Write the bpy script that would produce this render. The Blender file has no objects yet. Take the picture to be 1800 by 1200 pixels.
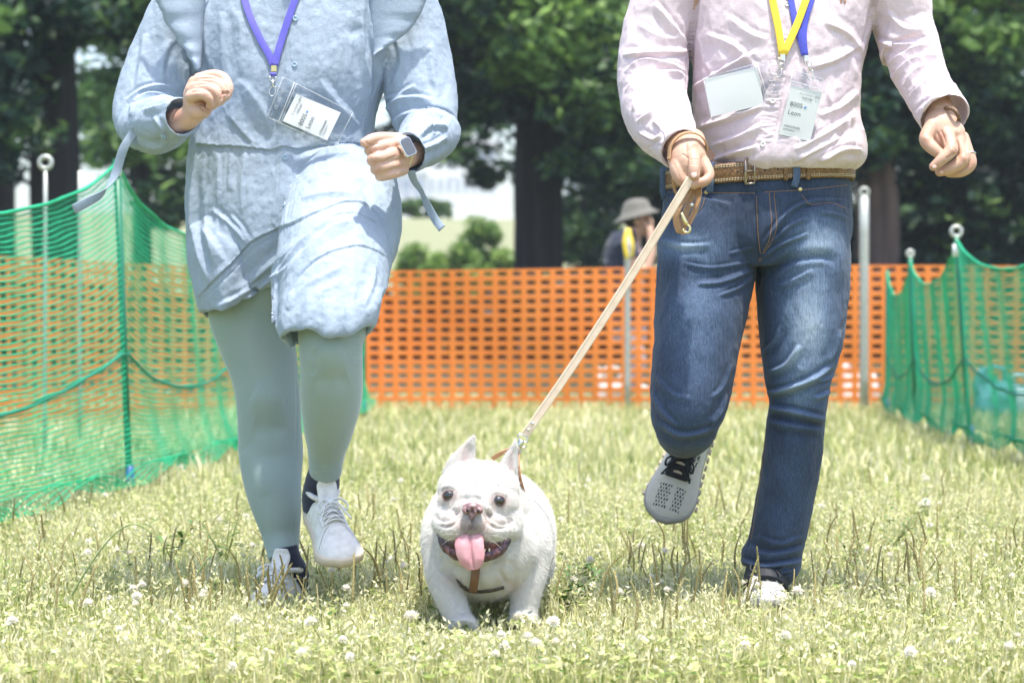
import bpy, bmesh, math, random
import numpy as np
from mathutils import Vector, Matrix
from mathutils.bvhtree import BVHTree

# ------------------------------------------------------------------ camera, light, exposure
scene = bpy.context.scene
FOC = 4250.0            # focal length in photo pixels (1800 px wide frame), 85 mm on full frame
CAM_H = 0.63
PITCH = math.atan(46.0 / FOC)
cam_d = bpy.data.cameras.new('camera')
cam = bpy.data.objects.new('camera', cam_d)
scene.collection.objects.link(cam)
cam.location = (0, 0, CAM_H)
cam.rotation_euler = (math.pi / 2 - PITCH, 0, 0)
cam_d.sensor_width = 36.0
cam_d.lens = FOC / 1800 * 36.0
cam_d.clip_start = 0.1
cam_d.clip_end = 3000
cam_d.dof.use_dof = True
cam_d.dof.focus_distance = 5.0
cam_d.dof.aperture_fstop = 5.3
cam_d.dof.aperture_blades = 0
scene.camera = cam

SUN_EL, SUN_AZ = 78.0, 150.0      # degrees; azimuth clockwise from +Y (the view direction)
world = bpy.data.worlds.new('World')
scene.world = world
world.use_nodes = True
wn = world.node_tree.nodes
bg = wn['Background']
sky_n = wn.new('ShaderNodeTexSky')
sky_n.sky_type = 'NISHITA'
sky_n.sun_disc = False
sky_n.sun_elevation = math.radians(SUN_EL)
sky_n.sun_rotation = math.radians(SUN_AZ)
sky_n.air_density = 1.0
sky_n.dust_density = 2.4
sky_n.ozone_density = 1.0
world.node_tree.links.new(sky_n.outputs[0], bg.inputs[0])
bg.inputs[1].default_value = 0.15
sun_d = bpy.data.lights.new('sun', 'SUN')
sun_d.energy = 2.9
sun_d.angle = math.radians(1.5)
sun_d.color = (1.0, 0.945, 0.85)
sun = bpy.data.objects.new('sun', sun_d)
scene.collection.objects.link(sun)
sd = Vector((math.sin(math.radians(SUN_AZ)) * math.cos(math.radians(SUN_EL)),
             math.cos(math.radians(SUN_AZ)) * math.cos(math.radians(SUN_EL)),
             math.sin(math.radians(SUN_EL))))
sun.rotation_euler = sd.to_track_quat('Z', 'Y').to_euler()
sun.location = sd * 30
scene.view_settings.view_transform = 'Standard'
scene.view_settings.look = 'None'
scene.view_settings.exposure = 1.36
scene.view_settings.gamma = 1.0
scene.view_settings.use_curve_mapping = False

# ------------------------------------------------------------------ helpers
random.seed(7)
RNG = np.random.default_rng(11)
CP, SP = math.cos(PITCH), math.sin(PITCH)

def P(px, py, y):
    """photo pixel + distance along the ground axis -> world point"""
    dx, dz = (px - 900.0) / FOC, (py - 600.0) / FOC
    d = (dx, CP - dz * SP, -SP - dz * CP)
    t = y / d[1]
    return np.array([d[0] * t, y, CAM_H + d[2] * t])

def proj(V):
    """world points (n,3) -> photo pixels"""
    x, y, z = V[:, 0], V[:, 1], V[:, 2] - CAM_H
    f = y * CP - z * SP
    u = y * SP + z * CP
    return np.stack([900 + FOC * x / f, 600 - FOC * u / f], 1)

def GY(py):
    """distance of the ground point seen at photo row py"""
    return CAM_H * FOC / (py - 554.0)

def ground(px, py):
    p = P(px, py, GY(py)); p[2] = 0
    return p

def mper(y):
    return y / FOC

_perm = np.random.default_rng(3).permutation(256)
_perm = np.concatenate([_perm, _perm, _perm])
_grad = np.random.default_rng(5).normal(size=(256, 3)); _grad /= np.linalg.norm(_grad, axis=1)[:, None]

def pnoise(p):
    p = np.asarray(p, dtype=np.float64)
    i = np.floor(p).astype(int); f = p - i
    u = f * f * f * (f * (f * 6 - 15) + 10)
    i &= 255
    out = 0
    for dx in (0, 1):
        for dy in (0, 1):
            for dz in (0, 1):
                h = _perm[_perm[_perm[(i[:, 0] + dx) & 255] + ((i[:, 1] + dy) & 255)] + ((i[:, 2] + dz) & 255)]
                g = _grad[h]
                d = g[:, 0] * (f[:, 0] - dx) + g[:, 1] * (f[:, 1] - dy) + g[:, 2] * (f[:, 2] - dz)
                w = (u[:, 0] if dx else 1 - u[:, 0]) * (u[:, 1] if dy else 1 - u[:, 1]) * (u[:, 2] if dz else 1 - u[:, 2])
                out = out + w * d
    return out * 1.6

def fbm(p, o=4):
    s, a = 0, 1.0
    p = np.array(p, dtype=np.float64)
    for _ in range(o):
        s = s + a * pnoise(p); a *= 0.5; p = p * 2.03 + 17.3
    return s

def catmull(A, sub):
    A = np.asarray(A, float)
    n = len(A)
    if n < 3 or sub <= 1:
        if sub <= 1: return A
        t = np.linspace(0, n - 1, (n - 1) * sub + 1)
        return np.stack([np.interp(t, range(n), A[:, k]) for k in range(A.shape[1])], 1)
    E = np.vstack([2 * A[0] - A[1], A, 2 * A[-1] - A[-2]])
    out = []
    for k in range(n - 1):
        p0, p1, p2, p3 = E[k], E[k + 1], E[k + 2], E[k + 3]
        for t in np.arange(sub) / sub:
            out.append(0.5 * ((2 * p1) + (-p0 + p2) * t + (2 * p0 - 5 * p1 + 4 * p2 - p3) * t * t + (-p0 + 3 * p1 - 3 * p2 + p3) * t ** 3))
    out.append(A[-1])
    return np.array(out)

def loft(rings, n=40, sub=5, hint=(1, 0, 0), power=2.0, pocket=None, cap=True, round_ends=False, level=None):
    """rings: rows of (x, y, z, a, b[, roll]). Returns verts, quads of a closed tube.
    pocket=(depth, thickness) turns the far end inwards like a hem or cuff."""
    A = np.array([list(r) + [0.0] * (6 - len(r)) for r in rings], float)
    A = catmull(A, sub)
    C, a, b, roll = A[:, :3], np.maximum(A[:, 3], 1e-4), np.maximum(A[:, 4], 1e-4), A[:, 5]
    T = np.gradient(C, axis=0); T /= np.linalg.norm(T, axis=1)[:, None] + 1e-12
    if level is not None: T = np.tile(np.array(level, float), (len(C), 1))
    hint = np.array(hint, float)
    U = hint[None] - T * (T @ hint)[:, None]
    U /= np.linalg.norm(U, axis=1)[:, None] + 1e-12
    W = np.cross(T, U)
    th = np.linspace(0, 2 * math.pi, n, endpoint=False)
    ct, st = np.cos(th), np.sin(th)
    e = 2.0 / power
    ct2, st2 = np.sign(ct) * np.abs(ct) ** e, np.sign(st) * np.abs(st) ** e
    rows = []
    for k in range(len(C)):
        cr, sr = math.cos(roll[k]), math.sin(roll[k])
        u = U[k] * cr + W[k] * sr; w = -U[k] * sr + W[k] * cr
        rows.append(C[k] + np.outer(ct2 * a[k], u) + np.outer(st2 * b[k], w))
    if round_ends:
        def dome(row, c, t, rad):
            o = []
            for f in (0.35, 0.65, 0.88, 0.98):
                o.append(c + (row - c) * math.sqrt(1 - f * f) + t * rad * f)
            return o
        r0, r1 = min(a[0], b[0]), min(a[-1], b[-1])
        rows = dome(rows[0], C[0], -T[0], r0)[::-1] + rows + dome(rows[-1], C[-1], T[-1], r1)
    if pocket:
        dep, thk = pocket
        last, c, t = rows[-1], C[-1], T[-1]
        m = min(a[-1], b[-1]); k1 = 1 - thk / m
        rows.append(c + (last - c) * k1 + t * 0.001)
        rows.append(c + (last - c) * k1 * 0.97 - t * dep * 0.5)
        rows.append(c + (last - c) * k1 * 0.9 - t * dep)
    V = np.concatenate(rows)
    m = len(rows)
    F = []
    idx = np.arange(n)
    nx = (idx + 1) % n
    for k in range(m - 1):
        F.append(np.stack([k * n + idx, k * n + nx, (k + 1) * n + nx, (k + 1) * n + idx], 1))
    F = np.concatenate(F).tolist()
    if cap:
        c0, c1 = len(V), len(V) + 1
        V = np.vstack([V, rows[0].mean(0), rows[-1].mean(0)])
        for k in range(n):
            F.append([c0, (k + 1) % n, k])
            F.append([c1, (m - 1) * n + k, (m - 1) * n + (k + 1) % n])
    return V, F

def R(px, py, y, hw, hd, roll=0.0):
    """ring from the photo: centre pixel, distance, half width in pixels, half depth in metres"""
    c = P(px, py, y)
    return (c[0], c[1], c[2], hw * mper(y), hd, roll)

def ellipsoid(c, r, rot=None, n=24, m=16):
    th = np.linspace(0, 2 * math.pi, n, endpoint=False)
    ph = np.linspace(0, math.pi, m + 1)[1:-1]
    V = [np.array([0, 0, 1.0])]
    for p in ph:
        for t in th:
            V.append(np.array([math.sin(p) * math.cos(t), math.sin(p) * math.sin(t), math.cos(p)]))
    V.append(np.array([0, 0, -1.0]))
    V = np.array(V) * np.array(r)
    if rot is not None:
        V = V @ np.array(rot.to_matrix() if hasattr(rot, 'to_matrix') else rot).T
    V = V + np.array(c)
    F = []
    for k in range(n): F.append([0, 1 + k, 1 + (k + 1) % n])
    for j in range(len(ph) - 1):
        for k in range(n):
            F.append([1 + j * n + k, 1 + (j + 1) * n + k, 1 + (j + 1) * n + (k + 1) % n, 1 + j * n + (k + 1) % n])
    L = len(V) - 1; s = 1 + (len(ph) - 1) * n
    for k in range(n): F.append([L, s + (k + 1) % n, s + k])
    return V, F

def box(c, s, M=None):
    V = np.array([[x, y, z] for x in (-.5, .5) for y in (-.5, .5) for z in (-.5, .5)]) * np.array(s)
    if M is not None: V = V @ np.array(M).T
    V = V + np.array(c)
    return V, [[0, 1, 3, 2], [4, 6, 7, 5], [0, 4, 5, 1], [2, 3, 7, 6], [0, 2, 6, 4], [1, 5, 7, 3]]

def tube(pts, r, n=8, sub=1, closed=False):
    pts = np.asarray(pts, float)
    if np.isscalar(r): r = np.full(len(pts), r)
    A = np.hstack([pts, np.asarray(r)[:, None]])
    if closed: A = np.vstack([A, A[:1]])
    A = catmull(A, sub)
    if closed: A = A[:-1]
    C, r = A[:, :3], A[:, 3]
    if closed: T = np.roll(C, -1, 0) - np.roll(C, 1, 0)
    else: T = np.gradient(C, axis=0)
    T /= np.linalg.norm(T, axis=1)[:, None] + 1e-12
    h = np.array([0.31, 0.22, 0.92])
    if abs(T[0] @ h) > 0.9: h = np.array([1.0, 0, 0])
    u = h - T[0] * (T[0] @ h); u /= np.linalg.norm(u)
    th = np.linspace(0, 2 * math.pi, n, endpoint=False)
    V = []
    for k in range(len(C)):
        u = u - T[k] * (T[k] @ u); u /= np.linalg.norm(u) + 1e-12
        w = np.cross(T[k], u)
        V.append(C[k] + r[k] * (np.outer(np.cos(th), u) + np.outer(np.sin(th), w)))
    m = len(C); V = np.concatenate(V); F = []
    for k in range(m if closed else m - 1):
        k2 = (k + 1) % m
        for i in range(n):
            j = (i + 1) % n
            F.append([k * n + i, k * n + j, k2 * n + j, k2 * n + i])
    if not closed:
        F.append(list(range(n))[::-1]); F.append([(m - 1) * n + i for i in range(n)])
    return V, F

def ribbon(pts, side, width, thick, sub=4):
    """flat strap along pts; side = direction(s) of its width"""
    pts = np.asarray(pts, float)
    side = np.asarray(side, float)
    if side.ndim == 1: side = np.tile(side, (len(pts), 1))
    wd = np.full(len(pts), width) if np.isscalar(width) else np.asarray(width, float)
    A = catmull(np.hstack([pts, side, wd[:, None]]), sub)
    C, S, wd = A[:, :3], A[:, 3:6], A[:, 6]
    T = np.gradient(C, axis=0); T /= np.linalg.norm(T, axis=1)[:, None] + 1e-12
    S = S - T * np.sum(S * T, 1)[:, None]; S /= np.linalg.norm(S, axis=1)[:, None] + 1e-12
    N = np.cross(T, S)
    V = []
    for k in range(len(C)):
        for a, b in ((-1, -.6), (-.93, -1), (.93, -1), (1, -.6), (1, .6), (.93, 1), (-.93, 1), (-1, .6)):
            V.append(C[k] + S[k] * a * wd[k] / 2 + N[k] * b * thick / 2)
    m = len(C); F = []
    for k in range(m - 1):
        for i in range(8):
            j = (i + 1) % 8
            F.append([k * 8 + i, k * 8 + j, (k + 1) * 8 + j, (k + 1) * 8 + i])
    F.append(list(range(8))[::-1]); F.append([(m - 1) * 8 + i for i in range(8)])
    return np.array(V), F

def join(parts):
    V, F, o = [], [], 0
    for v, f in parts:
        V.append(np.asarray(v, float)); F += [[i + o for i in q] for q in f]; o += len(v)
    return np.concatenate(V), F

def raw_mesh(name, V, F):
    me = bpy.data.meshes.new(name)
    V = np.asarray(V, dtype=np.float32)
    if isinstance(F, np.ndarray):
        k = F.shape[1]
        me.vertices.add(len(V)); me.vertices.foreach_set('co', V.ravel())
        me.loops.add(F.size); me.loops.foreach_set('vertex_index', F.astype(np.int32).ravel())
        me.polygons.add(len(F)); me.polygons.foreach_set('loop_start', np.arange(0, F.size, k, dtype=np.int32))
        me.update(calc_edges=True); me.validate()
    else:
        me.from_pydata(V.tolist(), [], [list(map(int, f)) for f in F]); me.update()
    return me

def adopt(o, parent):
    o.parent = parent
    o.matrix_parent_inverse = parent.matrix_world.inverted() if parent.parent is None and False else Matrix.Translation(-world_loc(parent))
    return o

def world_loc(o):
    l = Vector(o.location)
    p = o.parent
    if p is not None:
        l = l.copy()
        # children of a translated parent keep world coordinates (inverse translation stored)
    return l

def mk(name, V, F, mat, parent=None, origin=None, smooth=True, attrs=None, me=None):
    """link one mesh object; V in world coordinates"""
    V = np.asarray(V, float)
    if origin is not None: V = V - np.array(origin)
    me = raw_mesh(name, V, F)
    if attrs:
        for k, val in attrs.items():
            val = np.asarray(val)
            if val.ndim == 2:
                at = me.attributes.new(k, 'FLOAT_COLOR', 'POINT')
                if val.shape[1] == 3: val = np.hstack([val, np.ones((len(val), 1))])
                at.data.foreach_set('color', val.astype(np.float32).ravel())
            else:
                at = me.attributes.new(k, 'FLOAT', 'POINT'); at.data.foreach_set('value', val.astype(np.float32))
    o = bpy.data.objects.new(name, me)
    scene.collection.objects.link(o)
    if origin is not None: o.location = origin
    if mat is not None: me.materials.append(getattr(mat, "m", mat))
    if smooth: me.polygons.foreach_set('use_smooth', np.ones(len(me.polygons), dtype=bool))
    if parent is not None:
        o.parent = parent
        base = Vector((0, 0, 0)); q = parent
        base = Vector(BASE.get(q.name, (0, 0, 0)))
        o.matrix_parent_inverse = Matrix.Translation(-base)
        BASE[o.name] = tuple(o.location)
    else:
        BASE[o.name] = tuple(o.location)
    return o

BASE = {}
def empty(name, loc):
    o = bpy.data.objects.new(name, None)
    o.empty_display_size = 0.1
    scene.collection.objects.link(o); o.location = Vector(loc)
    BASE[o.name] = tuple(loc)
    return o

def tag(o, label=None, cat=None, group=None, kind=None):
    if label: o['label'] = label
    if cat: o['category'] = cat
    if group: o['group'] = group
    if kind: o['kind'] = kind
    return o

def remesh(parts, voxel):
    V, F = join(parts)
    me = raw_mesh('tmp', V, F)
    o = bpy.data.objects.new('tmp', me); scene.collection.objects.link(o)
    m = o.modifiers.new('r', 'REMESH'); m.mode = 'VOXEL'; m.voxel_size = voxel; m.adaptivity = 0
    dg = bpy.context.evaluated_depsgraph_get(); dg.update()
    e = o.evaluated_get(dg); em = e.to_mesh()
    n = len(em.vertices); V = np.empty(n * 3, np.float32); em.vertices.foreach_get('co', V)
    L = np.empty(len(em.loops), np.int32); em.loops.foreach_get('vertex_index', L)
    tot = np.empty(len(em.polygons), np.int32); em.polygons.foreach_get('loop_total', tot)
    assert (tot == 4).all()
    F = L.reshape(-1, 4).copy(); V = V.reshape(-1, 3).astype(float).copy()
    e.to_mesh_clear(); bpy.data.objects.remove(o); bpy.data.meshes.remove(me)
    return V, F

def smooth(V, F, it, lam=0.5, mask=None):
    e = np.concatenate([F[:, [0, 1]], F[:, [1, 2]], F[:, [2, 3]], F[:, [3, 0]]])
    deg = np.bincount(e[:, 0], minlength=len(V)) + np.bincount(e[:, 1], minlength=len(V))
    for _ in range(it):
        S = np.zeros_like(V)
        for k in range(3):
            S[:, k] = np.bincount(e[:, 0], V[e[:, 1], k], len(V)) + np.bincount(e[:, 1], V[e[:, 0], k], len(V))
        d = (S / deg[:, None] - V) * lam
        if mask is not None: d = d * mask[:, None]
        V = V + d
    return V

def normals(V, F):
    d1 = V[F[:, 2]] - V[F[:, 0]]; d2 = V[F[:, 3]] - V[F[:, 1]]
    fn = np.cross(d1, d2)
    N = np.zeros_like(V)
    for c in range(4):
        for k in range(3): N[:, k] += np.bincount(F[:, c], fn[:, k], len(V))
    return N / (np.linalg.norm(N, axis=1)[:, None] + 1e-15)

def polydist(Q, pts):
    """distance to polyline, signed side (positive = right of travel, image y down -> below for left-to-right), arclength fraction"""
    pts = np.asarray(pts, float)
    best = np.full(len(Q), 1e9); side = np.zeros(len(Q)); frac = np.zeros(len(Q))
    L = np.concatenate([[0], np.cumsum(np.linalg.norm(np.diff(pts, axis=0), axis=1))])
    for k in range(len(pts) - 1):
        a, b = pts[k], pts[k + 1]; d = b - a; l2 = d @ d + 1e-9
        t = np.clip(((Q - a) @ d) / l2, 0, 1)
        v = Q - a - t[:, None] * d
        dist = np.linalg.norm(v, axis=1)
        m = dist < best
        best[m] = dist[m]
        side[m] = np.sign(d[0] * (Q[m, 1] - a[1]) - d[1] * (Q[m, 0] - a[0]))
        frac[m] = (L[k] + t[m] * math.sqrt(l2)) / L[-1]
    return best, side, frac

class Sculpt:
    """cloth folds as displacement of mesh vertices; strokes are drawn where the photo shows them"""
    def __init__(s, V, F):
        s.V, s.F = V, F; s.refresh()
    def refresh(s):
        s.N = normals(s.V, s.F); s.q = proj(s.V)
        d = s.V - np.array([0, 0, CAM_H]); d /= np.linalg.norm(d, axis=1)[:, None]
        s.face = np.clip(-np.sum(s.N * d, 1) * 2.5, 0, 1)
        s.D = np.zeros(len(s.V))
    def stroke(s, pts, w, amp, kind='g', yr=None, taper=True, sub=4):
        pts = catmull(np.array(pts, float), sub)
        lo, hi = pts.min(0) - 4 * w, pts.max(0) + 4 * w
        m = (s.q[:, 0] > lo[0]) & (s.q[:, 0] < hi[0]) & (s.q[:, 1] > lo[1]) & (s.q[:, 1] < hi[1]) & (s.face > 0)
        if yr: m &= (s.V[:, 1] > yr[0]) & (s.V[:, 1] < yr[1])
        ix = np.nonzero(m)[0]
        if not len(ix): return
        d, sd, fr = polydist(s.q[ix], pts)
        if kind == 'g': f = np.exp(-(d / w) ** 2)
        elif kind == 'r':
            fl = 1 if (int(pts[0, 0]) + int(pts[-1, 1])) % 2 else -1
            de = d * np.where(sd * fl > 0, 1.7, .85)
            f = np.exp(-(de / (.8 * w)) ** 1.35) - 0.42 * np.exp(-((de - 1.7 * w) / (0.9 * w)) ** 2)
        elif kind == 's': f = np.where(sd < 0, np.exp(-(d / w)), 0) - np.where(sd >= 0, 0.12 * np.exp(-(d / (w * .25))), 0)
        elif kind == 'b': f = np.where(d < w, 1.0, np.exp(-((d - w) / (0.3 * w + 1)) ** 2))
        if taper: f = f * np.clip(np.minimum(fr, 1 - fr) * 5, 0, 1) ** 0.6
        s.D[ix] += f * amp * s.face[ix]
    def noise(s, amp, scale, off=0, o=3, ridged=False):
        n = fbm(s.V * np.array(scale) + off, o)
        if ridged: n = 0.5 - np.abs(n) * 1.5
        s.D += n * amp
    def apply(s):
        s.V = s.V + s.N * s.D[:, None]; s.refresh()

def bvh_of(V, F):
    return BVHTree.FromPolygons([Vector(v) for v in np.asarray(V)], [list(map(int, f)) for f in F])

def cast(bvh, px, py, off=0.0):
    o = Vector((0, 0, CAM_H)); d = (Vector(P(px, py, 5.0)) - o).normalized()
    h = bvh.ray_cast(o, d)
    if h[0] is None: return None, None
    n = h[1]
    if n.dot(d) > 0: n = -n
    return np.array(h[0] + n * off), np.array(n)

# ------------------------------------------------------------------ materials
def new_mat(name, color=(.8, .8, .8), rough=0.7, **kw):
    m = bpy.data.materials.new(name); m.use_nodes = True
    b = m.node_tree.nodes['Principled BSDF']
    b.inputs['Base Color'].default_value = (*color, 1)
    b.inputs['Roughness'].default_value = rough
    for k, v in kw.items():
        b.inputs[k.replace('_', ' ')].default_value = v
    return m

class MB:
    def __init__(s, name, **kw):
        s.m = new_mat(name, **kw); s.t = s.m.node_tree; s.b = s.t.nodes['Principled BSDF']
    def n(s, typ, **kw):
        x = s.t.nodes.new(typ)
        for k, v in kw.items():
            if hasattr(x, k): setattr(x, k, v)
        return x
    def l(s, a, b): s.t.links.new(a, b)
    def coords(s): return s.n('ShaderNodeTexCoord').outputs['Object']
    def noise(s, scale, detail=4, vec=None, rough=0.55, stretch=None):
        x = s.n('ShaderNodeTexNoise'); x.inputs['Scale'].default_value = scale; x.inputs['Detail'].default_value = detail
        x.inputs['Roughness'].default_value = rough
        v = vec or s.coords()
        if stretch:
            mp = s.n('ShaderNodeMapping'); mp.inputs['Scale'].default_value = stretch; s.l(v, mp.inputs[0]); v = mp.outputs[0]
        s.l(v, x.inputs['Vector']); return x.outputs['Fac']
    def attr(s, name):
        x = s.n('ShaderNodeAttribute'); x.attribute_name = name; return x
    def ramp(s, fac, stops):
        r = s.n('ShaderNodeValToRGB'); e = r.color_ramp.elements
        while len(e) < len(stops): e.new(0.5)
        for k, (p, c) in enumerate(stops):
            e[k].position = p; e[k].color = (*c, 1)
        s.l(fac, r.inputs[0]); return r.outputs[0]
    def mix(s, fac, a, b, mode='MIX'):
        x = s.n('ShaderNodeMix'); x.data_type = 'RGBA'; x.blend_type = mode
        for i, v in ((0, fac), (6, a), (7, b)):
            if hasattr(v, 'is_output') or hasattr(v, 'links'): s.l(v, x.inputs[i])
            elif isinstance(v, (int, float)): x.inputs[i].default_value = v
            else: x.inputs[i].default_value = (*v, 1)
        return x.outputs[2]
    def math(s, op, a, b=0.0, clamp=False):
        x = s.n('ShaderNodeMath'); x.operation = op; x.use_clamp = clamp
        for i, v in ((0, a), (1, b)):
            if isinstance(v, (int, float)): x.inputs[i].default_value = v
            else: s.l(v, x.inputs[i])
        return x.outputs[0]
    def color(s, c): s.l(c, s.b.inputs['Base Color'])
    def bump(s, h, strength=0.3, dist=0.001):
        x = s.n('ShaderNodeBump'); x.inputs['Strength'].default_value = strength; x.inputs['Distance'].default_value = dist
        s.l(h, x.inputs['Height']); s.l(x.outputs[0], s.b.inputs['Normal'])
# ------------------------------------------------------------------ the setting: ground, bank, far things
def ground_mat():
    m = MB('meadow_soil', rough=0.95)
    n1 = m.noise(1.3, 6); n2 = m.noise(28, 5); n3 = m.noise(240, 3)
    c = m.ramp(n1, [(0.3, (.20, .23, .055)), (0.55, (.30, .31, .10)), (0.75, (.38, .36, .15))])
    c2 = m.ramp(n2, [(0.3, (.11, .15, .03)), (0.62, (.40, .40, .16))])
    c = m.mix(0.55, c, c2)
    c3 = m.ramp(n3, [(0.35, (.10, .13, .03)), (0.65, (.48, .46, .22))])
    # tree shade painted dark into the ground behind the fence; the bank beyond is pale mown grass
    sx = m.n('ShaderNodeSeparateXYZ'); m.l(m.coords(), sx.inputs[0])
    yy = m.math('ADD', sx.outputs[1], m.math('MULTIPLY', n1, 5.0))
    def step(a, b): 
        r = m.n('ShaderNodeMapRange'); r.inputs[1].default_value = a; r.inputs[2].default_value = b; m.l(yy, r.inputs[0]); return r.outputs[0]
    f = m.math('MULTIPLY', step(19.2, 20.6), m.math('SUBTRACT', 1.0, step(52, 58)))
    tree_shade = m.ramp(n2, [(.35, (.012, .026, .012)), (.65, (.035, .065, .022))])
    base = m.mix(m.math('MULTIPLY', step(56, 66), .75), m.mix(0.35, c, c3), (.23, .245, .155)); m.color(m.mix(f, base, tree_shade)); m.bump(n3, 0.8, 0.02)
    return m.m

def grid_sheet(x0, x1, y0, y1, nx, ny, zf):
    X, Y = np.meshgrid(np.linspace(x0, x1, nx), np.linspace(y0, y1, ny))
    V = np.stack([X.ravel(), Y.ravel(), zf(X.ravel(), Y.ravel())], 1)
    i = np.arange(nx * ny).reshape(ny, nx)
    F = np.stack([i[:-1, :-1].ravel(), i[:-1, 1:].ravel(), i[1:, 1:].ravel(), i[1:, :-1].ravel()], 1)
    return V, F

def terrain(x, y):
    t = np.clip((y - 50) / 42.0, 0, 1); t = t * t * (3 - 2 * t)
    n = pnoise(np.stack([x * .05, y * .05, x * 0], 1)) * 0.35
    return t * 4.3 + n * np.clip((y - 22) / 20, 0, 1)
V, F = grid_sheet(-220, 220, -20, 420, 120, 170, terrain)
# finer near part is flat, so one sheet serves
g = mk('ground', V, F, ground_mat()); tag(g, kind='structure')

# ---- grass of the meadow (uncountable): real blades
def blade_mesh(pts, h, w, bend, yaw, tint, wide=None):
    """vectorised tapered blades, 3 tris each: base pair, middle pair, tip"""
    n = len(pts)
    d = np.stack([np.cos(yaw), np.sin(yaw), np.zeros(n)], 1)
    s = np.stack([-np.sin(yaw), np.cos(yaw), np.zeros(n)], 1)
    up = np.array([0, 0, 1.0])
    b0, b1 = pts - s * w[:, None] / 2, pts + s * w[:, None] / 2
    mid = pts + up * (h * .55)[:, None] + d * (bend * h * .3)[:, None]
    m0, m1 = mid - s * w[:, None] * .45, mid + s * w[:, None] * .45
    tip = pts + up * (h * (1 - .25 * np.abs(bend)))[:, None] + d * (bend * h)[:, None]
    V = np.stack([b0, b1, m0, m1, tip], 1).reshape(-1, 3)
    o = np.arange(n)[:, None] * 5
    F = np.stack([o + [[0, 1, 3]], o + [[0, 3, 2]], o + [[2, 3, 4]]], 1).reshape(-1, 3)
    return V, F, np.repeat(tint, 5)

def frustum_points(n, y0, y1, power=1.0, margin=1.12):
    """random ground points in the strip the lens sees (and a step to each side)"""
    u = RNG.random(n)
    y = y0 + (y1 - y0) * u ** power
    x = (RNG.random(n) * 2 - 1) * (y * 900 / FOC * margin + 0.5)
    return np.stack([x, y, np.zeros(n)], 1)

def grass_mat():
    m = MB('grass_blades', rough=0.55)
    a = m.attr('tint')
    c = m.ramp(a.outputs['Fac'], [(0.0, (.08, .16, .028)), (0.25, (.225, .30, .065)), (0.5, (.455, .47, .185)), (0.75, (.63, .60, .325)), (1.0, (.76, .73, .52))])
    m.color(c)
    m.b.inputs['Subsurface Weight'].default_value = 0.0
    tr = m.n('ShaderNodeBsdfTranslucent'); m.l(c, tr.inputs['Color'])
    mx = m.n('ShaderNodeMixShader'); mx.inputs[0].default_value = 0.35
    out = m.t.nodes['Material Output']
    m.l(m.b.outputs[0], mx.inputs[1]); m.l(tr.outputs[0], mx.inputs[2]); m.l(mx.outputs[0], out.inputs[0])
    return m.m
GRASS = grass_mat()

def patchy(p):
    return np.clip(0.5 + 0.55 * fbm(p * 1.1, 2) + 0.3 * fbm(p * 5.0 + 9, 2), 0, 1)

def trampled(p):
    """shorter turf where the dog runs"""
    e = np.exp(-((p[:, 0] + .05) / .24) ** 2 - ((p[:, 1] - 4.68) / .22) ** 2)
    f = np.exp(-((p[:, 0] + .49) / .14) ** 2 - ((p[:, 1] - 5.08) / .16) ** 2) + np.exp(-((p[:, 0] - .55) / .13) ** 2 - ((p[:, 1] - 4.96) / .16) ** 2)
    return 1 - .80 * e - .5 * np.clip(f, 0, 1)

def near_grass():
    out = []
    # (count, y0, y1, height, width)
    for n, y0, y1, hm, wm, pw in ((80000, 3.95, 6.3, .048, .0026, 1.0), (60000, 5.3, 9.5, .062, .0038, 1.15), (60000, 8.5, 18.5, .080, .0070, 1.1)):
        p = frustum_points(n, y0, y1, pw)
        pt = patchy(p)
        h = hm * (0.35 + RNG.random(n) ** 1.4 * 0.95) * (0.75 + .5 * pt)
        h *= trampled(p)
        w = wm * (0.6 + RNG.random(n) * .9)
        bend = RNG.normal(0, .55, n)
        tint = np.clip(.60 + .34 * (pt - .5) + RNG.normal(0, .23, n), 0, 1)
        out.append(blade_mesh(p, h, w, bend, RNG.random(n) * 6.283, tint))
    V, F, t, o = [], [], [], 0
    for v, f, tt in out:
        V.append(v); F.append(f + o); t.append(tt); o += len(v)
    g = mk('grass', np.concatenate(V), np.concatenate(F), GRASS, smooth=False, attrs={'tint': np.concatenate(t)})
    tag(g, 'pale sunlit meadow grass covering the ground', 'grass', kind='stuff')

def seed_heads():
    """fine pale panicles of annual grass: tiny ticks on hair stems"""
    n = 9000
    p = frustum_points(n, 4.0, 8.0, 1.1)
    h = (.045 + RNG.random(n) * .06) * trampled(p) ** 1.5
    k = 7
    lean = RNG.normal(0, .25, (n, 2))
    V, F, t = [], [], []
    top = p + np.stack([lean[:, 0] * h, lean[:, 1] * h, h], 1)
    cnt = 0
    for j in range(k):
        f = 0.45 + .55 * j / (k - 1)
        c = p + (top - p) * f + RNG.normal(0, .004, (n, 3))
        d = RNG.normal(0, 1, (n, 3)); d[:, 2] = np.abs(d[:, 2]) + .4; d /= np.linalg.norm(d, axis=1)[:, None]
        s = np.cross(d, RNG.normal(0, 1, (n, 3))); s /= np.linalg.norm(s, axis=1)[:, None] + 1e-9
        L, w = .0085, .0026
        V.append(np.stack([c - d * L * .4, c + s * w, c + d * L, c - s * w], 1).reshape(-1, 3))
        F.append(np.arange(n)[:, None] * 4 + np.array([[0, 1, 2, 3]]) + cnt); cnt += 4 * n
        t.append(np.clip(np.repeat(.78 + RNG.normal(0, .14, n), 4), 0, 1))
    g = mk('grass_seed_heads', np.concatenate(V), np.concatenate(F), GRASS, smooth=False, attrs={'tint': np.concatenate(t)})
    tag(g, 'fine pale seed heads scattered through the meadow grass', 'grass', kind='stuff')

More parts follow.
